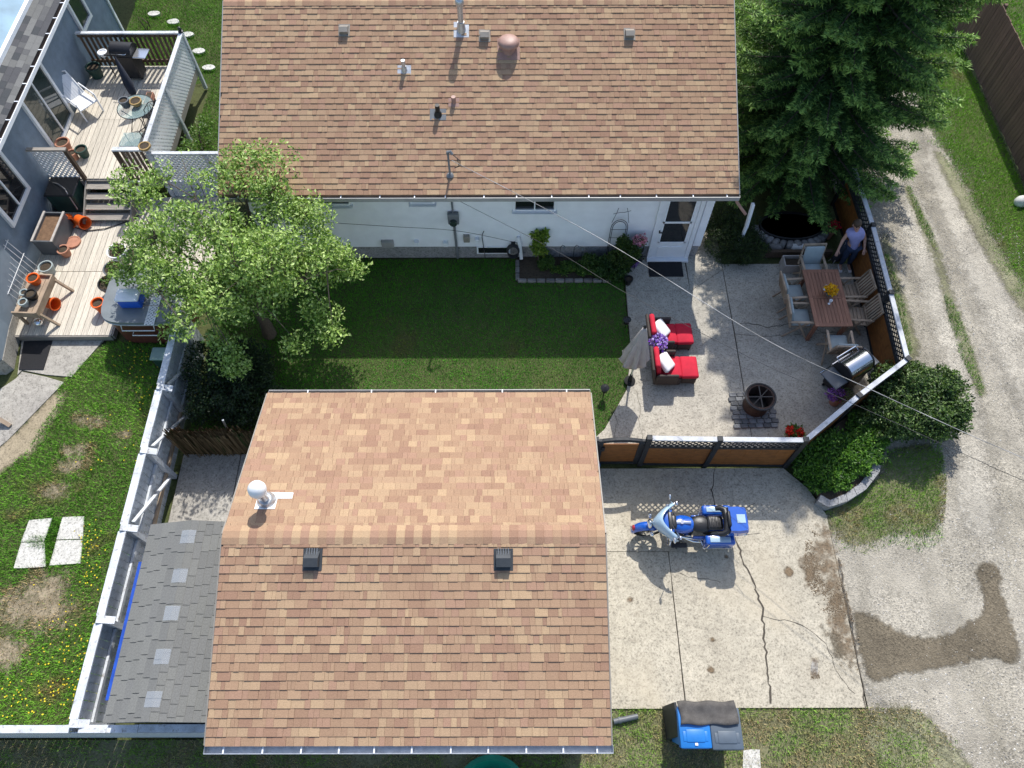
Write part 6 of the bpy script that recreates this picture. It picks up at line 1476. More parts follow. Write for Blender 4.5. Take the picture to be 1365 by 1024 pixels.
J = {'pelvis': (L_(0, 0, .86), (.14, .10)), 'belly': (L_(0, -.01, 1.02), (.125, .09)), 'chest': (L_(0, 0, 1.2), (.145, .10)), 'neck0': (L_(0, 0, 1.34), (.065, .06)), 'neck': (L_(0, -.01, 1.41), (.05, .05)), 'head0': (L_(0, -.03, 1.49), (.075, .085)), 'head1': (L_(0, -.03, 1.57), (.082, .095)), 'head2': (L_(0, -.02, 1.63), (.06, .07)),
     'shR': (L_(-.16, 0, 1.30), .058), 'elR': (L_(-.30, -.06, 1.08), .042), 'wrR': (L_(-.40, -.18, .92), .028), 'palmR': (L_(-.43, -.23, .87), (.036, .018)),
     'shL': (L_(.16, 0, 1.30), .058), 'elL': (L_(.24, .0, 1.06), .042), 'wrL': (L_(.22, -.16, .94), .028), 'palmL': (L_(.20, -.23, .91), (.036, .018)),
     'hipR': (L_(-.09, 0, .80), .095), 'knR': (L_(-.10, -.03, .47), .062), 'anR': (L_(-.10, .02, .09), .038), 'toeR': (L_(-.11, -.16, .035), .034),
     'hipL': (L_(.09, 0, .80), .095), 'knL': (L_(.10, -.03, .47), .062), 'anL': (L_(.10, .02, .09), .038), 'toeL': (L_(.12, -.16, .035), .034)}
E_ = [('pelvis', 'belly'), ('belly', 'chest'), ('chest', 'neck0'), ('neck0', 'neck'), ('neck', 'head0'), ('head0', 'head1'), ('head1', 'head2'), ('chest', 'shR'), ('shR', 'elR'), ('elR', 'wrR'), ('wrR', 'palmR'), ('chest', 'shL'), ('shL', 'elL'), ('elL', 'wrL'), ('wrL', 'palmL'), ('pelvis', 'hipR'), ('hipR', 'knR'), ('knR', 'anR'), ('anR', 'toeR'), ('pelvis', 'hipL'), ('hipL', 'knL'), ('knL', 'anL'), ('anL', 'toeL')]
for sd_, pb3 in (('R', 'palmR'), ('L', 'palmL')):
    base_ = Vector(J[pb3][0]); wr = Vector(J['wr'+sd_][0]); d = (base_-wr).normalized(); acr = d.cross(Vector((0, 0, 1))).normalized()
    for q, (off, ln_) in enumerate(((-.027, .06), (-.009, .075), (.009, .072), (.027, .055))):
        J[f'f{sd_}{q}a'] = (tuple(base_+acr*off+d*.045), .0095); J[f'f{sd_}{q}b'] = (tuple(base_+acr*off+d*(.045+ln_*.55)+Vector((0, 0, -.012))), .009); J[f'f{sd_}{q}c'] = (tuple(base_+acr*off*1.05+d*(.045+ln_*.8)+Vector((0, 0, -.035))), .0075)
        E_ += [(pb3, f'f{sd_}{q}a'), (f'f{sd_}{q}a', f'f{sd_}{q}b'), (f'f{sd_}{q}b', f'f{sd_}{q}c')]
    J[f't{sd_}a'] = (tuple(base_-acr*.045+d*.005), .011); J[f't{sd_}b'] = (tuple(base_-acr*.065+d*.045+Vector((0, 0, -.012))), .009); E_ += [(pb3, f't{sd_}a'), (f't{sd_}a', f't{sd_}b')]
body = skin('body', J, E_, 'skin', pe_)
sub_ = lambda ks, s: {q: (J[q][0], tuple((r*s+.008) for r in (J[q][1] if hasattr(J[q][1], '__len__') else (J[q][1],)*2))) for q in ks}
tp_j = sub_(('pelvis', 'belly', 'chest', 'neck0', 'shR', 'shL'), 1.16); tp_j['neck0'] = (J['neck0'][0], (.10, .085)); tp_j['chest'] = (J['chest'][0], (.185, .13)); tp_j['neck0'] = (L_(0, 0, 1.40), (.10, .085)); tp_j['pelvis'] = (L_(0, 0, .74), (.17, .125))
tp_j['shR'] = (L_(-.215, 0, 1.30), (.105, .10)); tp_j['shL'] = (L_(.215, 0, 1.30), (.105, .10))
skin('top', tp_j, [('pelvis', 'belly'), ('belly', 'chest'), ('chest', 'neck0'), ('chest', 'shR'), ('chest', 'shL')], 'lavender', pe_)
skin('jeans', sub_(('pelvis', 'hipR', 'knR', 'anR', 'hipL', 'knL', 'anL'), 1.12), [('pelvis', 'hipR'), ('hipR', 'knR'), ('knR', 'anR'), ('pelvis', 'hipL'), ('hipL', 'knL'), ('knL', 'anL')], 'denim', pe_)
hc = Vector(J['head1'][0])
MB().ball(hc+Vector((0, .025, .025)), (.098, .105, .105), 16, 10).ball(hc+Vector((0, .085, -.08)), (.075, .05, .10), 12, 8).build('hair', 'hair_brown', pe_, smooth=60)
fc = MB().ball(hc+Vector((0, -.108, -.035)), (.013, .022, .018), 8, 6); fc.build('nose', 'skin', pe_, smooth=60)
for s in (-1, 1):
    MB().ball(hc+Vector((s*.032, -.092, .0)), (.014, .01, .009), 8, 6).build('eye', 'black_glass', pe_, smooth=60)
    MB().ball(hc+Vector((s*.086, 0, -.02)), (.012, .022, .032), 8, 6).build('ear', 'skin', pe_, smooth=60)
MB().ball(hc+Vector((0, -.092, -.068)), (.024, .010, .007), 8, 6).build('mouth', 'red_lens', pe_, smooth=60)
for q in ('R', 'L'):
    t0 = Vector(J['toe'+q][0]); MB().rbox(t0+Vector((0, .09, -.005)), (.085, .27, .06), .028, 2).build('shoe', 'pillow_white', pe_, smooth=50)
# dark folded chair the hand reaches for
p = at(1112, 352, .05)
fc_ = thing('folded_camp_chair', 'dark blue folded camp chair standing beside the person', 'chair', (p.x, p.y, .05))
MB().rbox((0, 0, .46), (.22, .16, .72), .05, 2, rotm(.3, .12)).build('fabric', 'canvas_navy', fc_, smooth=50)
for s in (-1, 1):
    for q in (-1, 1): MB().cyl((s*.12, q*.10, 0), (-s*.08, -q*.06, .9), .011, n=8).build('leg', 'galvanised', fc_)

# ================================================================== BINS, MATS, SMALL THINGS
def make_bin(name, label, u, v, m, w_=.54):
    p = at(u, v, 1.08); t_ = thing(name, label, 'bin', (p.x, p.y, 0), group='wheeled bins below the driveway')
    bd = MB(); bot = [(-.21, -.19), (.21, -.19), (.21, .24), (-.21, .24)]; tp_ = [(-w_/2, -.30), (w_/2, -.30), (w_/2, .30), (-w_/2, .30)]
    bd.add([(x, y, .04) for x, y in bot]+[(x, y, 1.0) for x, y in tp_], [(3, 2, 1, 0), (0, 1, 5, 4), (1, 2, 6, 5), (2, 3, 7, 6), (3, 0, 4, 7), (4, 5, 6, 7)]); bd.build('body', m, t_)
    MB().rbox((0, -.30, .985), (w_+.04, .06, .05), .015, 1).build('rim', m, t_)
    ld2 = MB().rbox((0, -.015, 1.035), (w_+.03, .66, .06), .028, 2).build('lid', m, t_, smooth=40)
    MB().rbox((0, -.15, 1.066), (w_*.62, .20, .03), .014, 2).build('lid_ridge', m, ld2, smooth=40)
    for s in (-1, 1): MB().rbox((s*w_*.36, -.16, 1.064), (.06, .16, .022), .01, 2).build('lid_ridge', m, ld2, smooth=40)
    MB().rbox((0, -.325, 1.03), (w_*.9, .05, .045), .015, 1).build('lid_lip', m, ld2, smooth=40)
    MB().cyl((-w_/2+.02, .36, .98), (w_/2-.02, .36, .98), .016, n=8).bar((-w_/2+.05, .28, .96), (-w_/2+.05, .37, .98), .03, .03).bar((w_/2-.05, .28, .96), (w_/2-.05, .37, .98), .03, .03).build('handle', m, t_)
    for s in (-1, 1): MB().cyl((s*.22, .24, .11), (s*.27, .24, .11), .11, n=16).build('wheel', 'tyre', t_, smooth=40)
    return t_
b1 = make_bin('wheeled_bin', 'bright blue wheeled recycling bin below the driveway edge', 926, 968, 'bin_blue', .51)
b2 = make_bin('wheeled_bin', 'grey wheeled rubbish bin beside the blue one below the driveway', 968, 970, 'bin_grey', .51)
MB().box((-.0, -.28, 1.082), (.05, .04, .004)).build('lid_label', 'pillow_white', b1)
dm = MB(); a, c = b1.location, b2.location; nx_, ny_ = 16, 8; vs = []
for j in range(ny_+1):
    for i in range(nx_+1):
        s, t2 = i/nx_, j/ny_; xx = a.x-.24+(c.x-a.x+.46)*s; yy = a.y+.02+.38*t2; zz = 1.092+.012*math.sin(s*9+t2*4)+.012*math.cos(t2*7); zz -= max(0, t2-.85)*.35
        vs.append((xx+.02*math.sin(t2*5), yy+.012*math.sin(s*14), zz))
dm.add(vs, [(j*(nx_+1)+i, j*(nx_+1)+i+1, (j+1)*(nx_+1)+i+1, (j+1)*(nx_+1)+i) for j in range(ny_) for i in range(nx_)])
dmo = dm.build('old_carpet', 'mat_grey', smooth=60); sm = dmo.modifiers.new('pile', 'SOLIDIFY'); sm.thickness = .014; sm.offset = -1; tag(dmo, 'worn grey-brown carpet strip draped over both wheeled bins', 'mat')
p = at(893, 962, .3)
bp_ = thing('dark_plank', 'dark boards standing on edge left of the blue bin', 'board', (p.x, p.y, 0))
MB().box((0, .0, .42), (.04, .55, .84), rotm(.05, 0, .08)).build('board', 'black_stain', bp_); MB().box((.06, -.02, .36), (.03, .5, .72), rotm(.05, 0, .06)).build('board', 'grey_plastic', bp_)
a, c = at(818, 962, .06), at(850, 955, .06); o = MB().cyl(a, c, .05, n=14).cyl(a.lerp(c, .2), a.lerp(c, .3), .06, n=14).build('drain_pipe', 'grey_plastic', smooth=40); tag(o, 'grey drain pipe lying on the grass at the garage corner', 'pipe')
o = MB().prism(wobble(xy([(990, 1000), (1012, 999), (1014, 1040), (990, 1040)]), .008), -.02, .03).build('stepping_slab', 'paver'); tag(o, 'single pale slab in the grass below the grey bin', 'paving slab')
# green tub at the bottom edge
p = at(655, 1062, .25); gt_ = thing('green_tub', 'round green plastic tub, only its rim in view at the bottom edge', 'tub', (p.x, p.y, 0))
MB().lathe([(.46, 0), (.58, .24), (.64, .26), (.64, .22), (.66, .22), (.66, .28), (.57, .29), (.45, .03), (0, .03)], (0, 0, 0), 32).build('tub_body', 'green_plastic', gt_, smooth=40)
# door mat, neighbour's floor mat
a = at(887, 358, .055); o = MB().rbox((0, 0, .008), (.86, .52, .016), .006, 1).build('door_mat', 'mat_black'); o.location = (a.x, a.y, .054); tag(o, 'black rubber mat in front of the white back door', 'mat')
q = xy([(32, 455), (70, 454), (58, 493), (25, 493)], .03); o = MB().prism(q, .022, .036).build('floor_mat', 'mat_black'); tag(o, 'black floor mat on the path at the foot of the low deck', 'mat')
# stepping stones top left
for i, (u, v) in enumerate(((205, 18), (231, 29), (250, 46), (265, 68), (278, 90))):
    a = at(u, v, .02); o = MB().prism(smooth_poly([((.17+.05*rnd.random())*math.cos(q_), (.11+.04*rnd.random())*math.sin(q_)) for q_ in [j*.785 for j in range(8)]], 1), -.02, .035).build('stepping_stone', 'rock_white'); o.location = (a.x, a.y, 0)
    tag(o, ['pale stepping stone in the top left lawn, furthest from the bungalow', 'pale stepping stone in the top left lawn, second from the top', 'pale stepping stone in the top left lawn, middle of five', 'pale stepping stone beside the deck railing corner, fourth from the top', 'pale stepping stone beside the bungalow roof edge, nearest of five'][i], 'stepping stone', 'stepping stones in the top left lawn')
a = at(1362, 268, .1); o = MB().ball((0, 0, .08), (.2, .16, .16), 12, 8, rotm(.4)).build('white_rock', 'rock_white', smooth=60); o.location = (a.x, a.y, 0); tag(o, 'white rock in the grass at the right edge', 'rock')
# arch trellis, iron stand with flowers
p = on_y(826, 300, WY-.12); ttr = thing('wall_trellis', 'black wrought iron arched trellis against the bungalow wall', 'trellis', (p.x, WY-.14, .05))
tr_ = MB(); wv = .20
for off in (0, .06): tr_.tube([(-wv+off*.6, 0, 0), (-wv+off*.6, 0, 1.25)]+[((-wv+off*.6)*math.cos(a), 0, 1.25+(.30-off)*math.sin(a)) for a in [math.pi*i/10 for i in range(1, 10)]]+[(wv-off*.6, 0, 1.25), (wv-off*.6, 0, 0)], .009, 6)
tr_.tube([(-wv, 0, 1.75), (-.05, 0, 1.80), (.05, 0, 1.80), (wv, 0, 1.86)], .006, 6).tube([(-wv, 0, 1.45), (-.12, 0, 1.8), (-.1, 0, 1.95)], .006, 6).tube([(wv, 0, 1.45), (.14, 0, 1.8), (.1, 0, 1.95)], .006, 6)
tr_.build('arch_frame', 'iron_black', ttr)
for z in (.3, .6, .9, 1.2): MB().cyl((-wv, 0, z), (wv, 0, z), .006, n=6).build('cross_bar', 'iron_black', ttr)
p = at(852, 322, .75); p.y = min(p.y, WY-.25)
fs_ = thing('plant_stand', 'black iron plant stand with pink flowers beside the back door', 'plant stand', (p.x-.03, p.y, .05))
for s in (0, 1, 2):
    a = s*2.094+.4; MB().tube([(.16*math.cos(a), .16*math.sin(a), 0), (.09*math.cos(a), .09*math.sin(a), .35), (.13*math.cos(a), .13*math.sin(a), .62)], .009, 6).build('leg', 'iron_black', fs_)
MB().lathe([(.13, .60), (.15, .61), (.15, .63), (.0, .62)], (0, 0, 0), 16).build('tray', 'iron_black', fs_, smooth=40)
MB().lathe([(.09, .62), (.13, .80), (.11, .80), (0, .78)], (0, 0, 0), 16).build('flower_pot', 'blue_grey_paint', fs_, smooth=40)
flower_ball(fs_, (p.x-.03, p.y, 1.0), (.18, .15, .10), 260, [(.62, .22, .32), (.75, .42, .50), (.48, .12, .22)], .055); foliage_ball(fs_, (p.x-.03, p.y, .93), (.18, .15, .08), 200, GRN, .06)
p = at(846, 340, .25); pot('dark_plant_pot', 'dark glazed pot with foliage beside the door mat', (p.x-.02, min(p.y, WY-.25), .05), .15, .24, 'purple_pot'); foliage_ball(bpy.data.objects['dark_plant_pot'], (p.x-.02, min(p.y, WY-.25), .34), (.2, .17, .12), 260, [srgb(40, 30, 50), srgb(50, 66, 40)], .07)
p = at(838, 373, .2); pot('black_plant_pot', 'small black pot at the lawn corner of the door step', (p.x, p.y, .05), .10, .2, 'black_plastic')
# hose reel by the downspout
p = wall_at(684, 325); hr = thing('garden_hose_coil', 'dark garden hose coiled on a bracket left of the white downspout', 'hose', (p.x, WY-.10, .45))
hz = MB()
for q in range(4): hz.tube([(.16*math.cos(a)*(1-.05*q), -.03*q, .22*math.sin(a)) for a in [2*math.pi*i/18 for i in range(19)]], .014, 6)
hz.build('coil', 'cable_dark', hr, smooth=50); MB().box((0, .03, .2), (.1, .1, .06)).build('bracket', 'iron_black', hr)
# iron shepherd's hooks in the bed
for i, (u, v, lab) in enumerate(((745, 345, 'black iron garden stake left of centre in the wall bed'), (763, 345, 'black iron garden stake right of centre in the wall bed'), (774, 348, 'thin black garden stake in the wall bed nearest the climber'))):
    p = at(u, v, .05); t_ = thing('garden_stake', lab, 'garden stake', (p.x, min(p.y, WY-.2), .05), group='iron garden stakes in the wall bed')
    MB().tube([(0, 0, 0), (0, 0, .62), (.05, 0, .70), (.10, 0, .66)] if i < 2 else [(0, 0, 0), (0, 0, .5)], .008, 6).build('rod', 'iron_black', t_)
    MB().ball((.1 if i < 2 else 0, 0, .60 if i < 2 else .52), (.035, .035, .05), 8, 6).build('ornament', 'vent_grey', t_, smooth=50)
# lanterns at the lawn edge
for i, (u, v) in enumerate(((835, 437), (806, 527))):
    p = at(u, v, .0); t_ = thing('garden_lantern', ['black solar lantern at the lawn edge near the upper lounger', 'dark garden ornament at the lawn tip beside the garage eave'][i], 'lantern', (p.x-.03, p.y, 0), group='garden lanterns along the lawn edge')
    MB().cyl((0, 0, 0), (0, 0, .20), .014, n=8).build('stake', 'iron_black', t_); MB().lathe([(.05, .20), (.07, .22), (.065, .34), (.10, .36), (.03, .42), (0, .43)], (0, 0, 0), 12).build('lamp_head', 'black_plastic' if i == 0 else 'iron_black', t_, smooth=40)
# blue barrel beside the gate
p = at(798, 604, .8); t_ = thing('blue_barrel', 'blue plastic barrel squeezed between gate and garage wall', 'barrel', (1.60, 5.86, .03))
MB().lathe([(.20, 0), (.22, .1), (.225, .4), (.21, .7), (.18, .78), (.0, .79)], (0, 0, 0), 20).build('barrel_body', 'bin_blue', t_, smooth=40); MB().cyl((.08, 0, .78), (.08, 0, .81), .04, n=12).build('bung', 'black_plastic', t_)

# overhead cables and their pole
def cable(name, label, pts, r, m='cable'):
    P = [Vector(q) if len(q) == 3 and isinstance(q, Vector) else at(*q) for q in pts]; path_ = []
    for i in range(len(P)-1):
        p0, p1, p2, p3 = P[max(i-1, 0)], P[i], P[i+1], P[min(i+2, len(P)-1)]
        for j in range(8):
            t2 = j/8; path_.append(.5*((2*p1)+(p2-p0)*t2+(2*p0-5*p1+4*p2-p3)*t2*t2+(3*p1-p0-3*p2+p3)*t2**3))
    path_.append(P[-1]); return tag(MB().tube(path_, r, 6).build(name, m, smooth=60), label, 'cable')
END = at(2000, 885, 5.2)
cable('service_cable', 'pale twisted overhead service cable running from the roof mast to lower right', [MAST+Vector((.08, -.06, -.12)), (800, 318, 3.70), (1014, 449, 3.70), (1160, 519, 3.85), (1300, 583, 4.08), (1365, 611, 4.2), END], .006)
cable('phone_cable', 'thin dark overhead cable running below the pale service cable', [on_y(612, 268, WY-.05), (740, 334, 2.75), (835, 391, 2.9), (1000, 477, 3.15), (1110, 526, 3.35), (1300, 612, 3.8), (1365, 641, 3.95), END+Vector((0, .1, -.5))], .005, 'cable_dark')
up_ = thing('utility_pole', 'wooden utility pole carrying the overhead cables, outside the right edge', 'pole', (END.x+.15, END.y, 0))
MB().cyl((0, 0, 0), (0, 0, 6.2), .15, .11, 14).build('pole_shaft', 'utility_wood', up_, smooth=40); MB().box((0, 0, 5.7), (.1, 1.8, .1)).build('cross_arm', 'utility_wood', up_)
ccl = cable('wall_cable', 'thin cable stretched in front of the bungalow wall from the tree', [on_y(425, 296, WY-.25), on_y(520, 302, WY-.3), on_y(610, 308, WY-.25), on_y(690, 324, WY-.12)], .006, 'cable_dark')

# ================================================================== THINGS ON THE NEIGHBOUR'S DECKS
GP = 'flower pots on the raised deck'
p = at(159, 72, UZ+.85); gb_ = thing('deck_grill', 'black hooded barbecue on the raised deck by the slatted rail', 'barbecue', (p.x+.06, DYb-.42, UZ), -.10)
MB().rbox((0, 0, .42), (.52, .42, .72), .03, 1).build('cabinet', 'iron_black', gb_)
MB().extrude([(0, .24*math.cos(a), .80+.24*math.sin(a)) for a in [math.pi*i/8 for i in range(9)]], (-.30, 0, 0), (.30, 0, 0)).build('hood', 'iron_black', gb_, smooth=40)
MB().rbox((.50, -.05, .80), (.36, .40, .035), .012, 1).build('side_shelf', 'stainless', gb_)
MB().rbox((-.40, -.05, .80), (.2, .36, .03), .012, 1).build('side_shelf', 'black_plastic', gb_)
MB().tube([(-.2, -.26, .92), (-.2, -.31, .93), (.2, -.31, .93), (.2, -.26, .92)], .012, 6).build('handle', 'chrome', gb_)
for sx in (-.2, .2): MB().cyl((sx-.02, -.1, .05), (sx+.02, -.1, .05), .06, n=12).build('wheel', 'tyre', gb_)
p0, p1 = at(153, 76, UZ+1.30), at(178, 126, UZ+.45); base_ = at(181, 128, UZ)
nu_ = thing('navy_parasol', 'closed navy parasol leaning on the raised deck in front of the barbecue', 'parasol', (p1.x, p1.y, UZ))
cvn = MB(); d_ = (p0-p1); path_ = [p0-p1+Vector((0, 0, p1.z-UZ))+(p1-p0)*s for s in (0, .15, .4, .7, .95, 1.05)]
cvn.tube(path_, [.02, .045, .085, .12, .10, .05], 10).build('canopy', 'canvas_navy', nu_, smooth=60)
MB().cyl((0, 0, p1.z-UZ), (.02, -.12, .03), .02, n=8).build('pole', 'iron_black', nu_); MB().lathe([(.22, 0), (.22, .05), (.05, .09), (0, .09)], (.02, -.12, 0), 16).build('base', 'iron_black', nu_)
# white resin lounge chair
p = at(104, 132, UZ+.4)
wl = thing('white_lounge_chair', 'white plastic reclining chair beside the blue house wall on the raised deck', 'chair', (p.x+.05, p.y, UZ), rad(-38))
MB().rbox((.10, 0, .36), (.56, .52, .035), .015, 2).build('seat', 'white_plastic', wl)
for i in range(7): MB().bar((-.19, -.20+.067*i, .37), (-.56, -.20+.067*i, .86-.02*abs(i-3)), .062, .018, up=(1, 0, .5)).build('back_slat', 'white_plastic', wl)
MB().tube([(-.18, -.25, .36), (-.60, -.24, .86), (-.64, 0, .92), (-.60, .24, .86), (-.18, .25, .36)], .022, 8).build('back_frame', 'white_plastic', wl, smooth=50)
for s in (-1, 1):
    MB().tube([(.36, s*.27, 0), (.34, s*.28, .55), (-.30, s*.28, .58)], .024, 8).build('armrest', 'white_plastic', wl, smooth=50); MB().cyl((-.22, s*.25, .36), (-.38, s*.27, 0), .022, n=8).build('leg', 'white_plastic', wl)
# round glass table with pots
p = at(180, 142, UZ+.70); rt = thing('glass_table', 'round glass-topped iron table holding pots on the raised deck', 'table', (p.x, p.y, UZ))
MB().lathe([(.46, .685), (.46, .695), (0, .695)], (0, 0, 0), 28).build('glass_top', 'table_glass', rt); MB().tube([(.465*math.cos(a), .465*math.sin(a), .69) for a in [2*math.pi*i/28 for i in range(29)]], .012, 6).build('rim', 'iron_black', rt)
for i in range(4):
    a = i*math.pi/2+.4; MB().tube([(.40*math.cos(a), .40*math.sin(a), 0), (.20*math.cos(a), .20*math.sin(a), .4), (.36*math.cos(a), .36*math.sin(a), .68)], .013, 6).build('leg', 'iron_black', rt)
def pot_at(name, label, u, v, z, r, h, m, **kw):
    p = at(u, v, z+h); return pot(name, label, (p.x, p.y, z), r, h, m, **kw)
pot_at('flower_pot', 'dark pot with pale soil on the glass deck table', 164, 133, UZ+.70, .13, .22, 'grey_plastic', group=GP)
hb_ = pot_at('straw_basket', 'round straw-coloured basket on the glass deck table', 180, 134, UZ+.70, .15, .12, 'straw', cat='basket')
p = at(196, 128, UZ+.55); rb_ = thing('window_box', 'narrow pinkish window box planter at the lattice railing', 'planter', (p.x, p.y, UZ)); MB().box((0, 0, .42), (.17, .46, .14)).build('box_body', 'terracotta', rb_); MB().box((0, 0, .485), (.14, .43, .02)).build('soil', 'soil', rb_)
for sy_ in (-.18, .18): MB().box((0, sy_, .18), (.14, .04, .36)).build('leg', 'iron_black', rb_)
def iron_chair(label, u, v, rz):
    p = at(u, v, UZ+.4); t_ = thing('iron_chair', label, 'chair', (p.x, p.y, UZ), rz, 'iron chairs by the lattice railing')
    MB().lathe([(.21, .43), (.22, .44), (.0, .445)], (0, 0, 0), 18).build('seat', 'iron_black', t_)
    for i in range(4): a = i*math.pi/2+.785; MB().cyl((.18*math.cos(a), .18*math.sin(a), .43), (.24*math.cos(a), .24*math.sin(a), 0), .012, n=8).build('leg', 'iron_black', t_)
    MB().tube([(-.18, -.18, .43), (-.26, -.20, .80), (-.28, 0, .90), (-.26, .20, .80), (-.18, .18, .43)], .012, 8).build('back_frame', 'iron_black', t_)
    for yy in (-.08, 0, .08): MB().tube([(-.20, yy, .44), (-.25, yy*1.6, .62), (-.27, yy*.5, .84)], .008, 6).build('back_scroll', 'iron_black', t_)
iron_chair('black wrought iron chair between glass table and lattice railing', 198, 152, 2.6); iron_chair('black wrought iron chair lower down along the lattice railing', 202, 180, 2.0)
p = at(172, 182, UZ+.55); gtab = thing('low_glass_table', 'low square glass table near the slatted rail of the deck', 'table', (p.x, p.y, UZ)); MB().rbox((0, 0, .45), (.5, .5, .014), .005, 1).build('glass_top', 'table_glass', gtab)
for sx in (-1, 1):
    for sy_ in (-1, 1): MB().cyl((sx*.22, sy_*.22, 0), (sx*.22, sy_*.22, .44), .012, n=6).build('leg', 'iron_black', gtab)
pot_at('flower_pot', 'large terracotta pot beside the glass patio door', 82, 189, UZ, .18, .30, 'terracotta', group=GP)
pot_at('flower_pot', 'dark green pot with pale soil at the head of the steps', 107, 198, UZ, .15, .26, 'dark_green', group=GP)
pot_at('flower_pot', 'small terracotta pot between the two pots at the left rail', 95, 203, UZ, .12, .22, 'terracotta', group=GP)
pot_at('straw_basket', 'brown wicker basket on the cap of the slatted rail', 192, 194, UZ+1.02, .14, .10, 'straw', cat='basket')
pot_at('white_flower_pot', 'white plastic pot standing at the foot of the slatted rail', 178, 246, LZ+.3, .16, .28, 'white_plastic', soil=True)
o = pot_at('pale_lamp_bowl', 'cream bowl hanging at the barbecue left of the dark grill', 136, 69, UZ+.7, .12, .12, 'white_plastic', soil=False, cat='bowl')
MB().cyl((0, 0, -.7), (0, 0, .02), .015, n=8).build('stand', 'iron_black', o)
p = at(124, 90, UZ+.3); pot('dark_tub', 'dark round planter tub in the corner of the raised deck', (p.x, p.y, UZ), .2, .34, 'dark_green', soil=True)
# lower deck
p = at(92, 258, .5); db = thing('compost_bin', 'dark green slatted compost bin left of the wooden steps', 'bin', (p.x, p.y-.05, 0))
MB().rbox((0, 0, .40), (.72, .66, .78), .05, 2).build('body', 'dark_green', db); MB().rbox((0, 0, .81), (.76, .70, .05), .02, 1).build('lid', 'black_plastic', db)
MB().tube([(-.25, .1, .85), (-.05, .0, .9), (.15, -.15, .88), (.28, -.34, .8), (.3, -.4, .4)], .014, 6).build('hose', 'cable', db)
p = at(66, 306, .62); pbx = thing('grey_planter_box', 'deep grey planter box full of brown soil against the blue wall', 'planter', (p.x+.02, p.y, LZ), -.03)
for s in (-1, 1):
    MB().box((s*.24, 0, .27), (.035, .95, .52)).build('side_board', 'grey_plastic', pbx); MB().box((0, s*.46, .27), (.44, .035, .52)).build('side_board', 'grey_plastic', pbx)
    MB().box((s*.245, 0, .54), (.055, .97, .025)).build('rim', 'lattice_pale', pbx)
MB().box((0, 0, .24), (.44, .88, .44)).build('soil', mat('compost', (.16, .095, .055), .95, .3, 14, bump=.5), pbx)
def bucket(label, u, v, z, rz, tiltx, r=.15, h=.28, n='orange_bucket', m='orange_plastic', group='orange buckets on the low deck'):
    p = at(u, v, z); t_ = thing(n, label, 'bucket', (p.x, p.y, z), rz, group)
    bb = MB(); pr2 = [(r*.8, 0), (r, h), (r+.012, h), (r+.012, h-.03), (r*.98, h-.03)] ; bb.lathe([(0, .01), (r*.8, 0), (r, h-.04), (r+.014, h-.04), (r+.014, h), (r-.008, h), (r*.78, .02), (0, .02)], (0, 0, 0), 20)
    mm = Matrix.Rotation(tiltx, 3, 'X'); bb.v = [tuple(mm @ Vector(q)+Vector((0, 0, r if tiltx else 0))) for q in bb.v]; bb.build('bucket_body', m, t_, smooth=40); return t_
bucket('orange bucket lying on its side below the steps, left one', 94, 295, LZ, .5, 1.45); bucket('orange bucket lying on its side below the steps, nearest the hose', 108, 298, LZ, 1.0, 1.45, .16, .30)
p = at(131, 402, .5); pot('orange_flower_pot', 'tall orange pot standing beside the hot tub with blue cooler', (p.x, p.y-.05, LZ), .15, .34, 'orange_plastic')
WP = 'large planted tubs on the low deck'
for i, (u, v, m, lab) in enumerate(((155, 334, 'white_plastic', 'white-rimmed tub with red-leaved plant, furthest from the hot tub'), (150, 357, 'grey_plastic', 'dark tub of soil, middle of three beside the tree'), (143, 377, 'black_plastic', 'black tub with small plant just above the blue cooler'))):
    t_ = pot_at('planted_tub', lab, u, v, LZ, .23, .36, m, group=WP); q = t_.location; foliage_ball(t_, (q.x+.05, q.y+.03, LZ+.40), (.17, .14, .08), 120, [srgb(96, 60, 50), srgb(84, 120, 50), srgb(120, 150, 70)], .08)
p = at(182, 340, .5); pot('planted_tub', 'grey tub half hidden by tree leaves on the low deck', (p.x, p.y, LZ), .24, .36, 'grey_plastic', group=WP)
ht = thing('hot_tub', 'hot tub with rounded grey cover and reddish-brown cabinet at the deck end', 'hot tub', (-8.55, 10.05, 0))
oc = []
for i in range(32):
    a = 2*math.pi*i/32; ex = .5; oc.append((.93*math.copysign(abs(math.cos(a))**ex, math.cos(a)), .80*math.copysign(abs(math.sin(a))**ex, math.sin(a))))
MB().prism([(x*.94, y*.93) for x, y in oc], 0, .88).build('cabinet', 'tub_brown', ht, smooth=30)
MB().prism(oc, .88, .98).build('cover', 'tub_cover', ht, smooth=30); MB().prism([(x*1.015, y*1.015) for x, y in oc], .87, .90).build('cover_skirt', 'cap_grey', ht, smooth=30)
for j, z in enumerate((.70, .50)): MB().tube([(-.45+.15*j, -.745, z+.12*(1-j)), (-.45+.15*j, -.83, z), (.30, -.83, z), (.30, -.745, z+.12*(1-j))], .014, 8).build('towel_bar', 'white_metal', ht)
p = at(172, 398, 1.20); cl = thing('cooler_box', 'blue cooler with white lid on top of the hot tub cover', 'cooler', (p.x, p.y+.03, .98), .02)
MB().rbox((0, 0, .14), (.50, .32, .28), .04, 2).build('body', 'blue_plastic', cl, smooth=50); MB().rbox((0, 0, .31), (.53, .35, .07), .03, 2).build('lid', 'white_plastic', cl, smooth=50)
for s in (-1, 1): MB().tube([(s*.25, -.10, .20), (s*.31, -.08, .17), (s*.31, .08, .17), (s*.25, .10, .20)], .014, 6).build('handle', 'blue_plastic', cl)
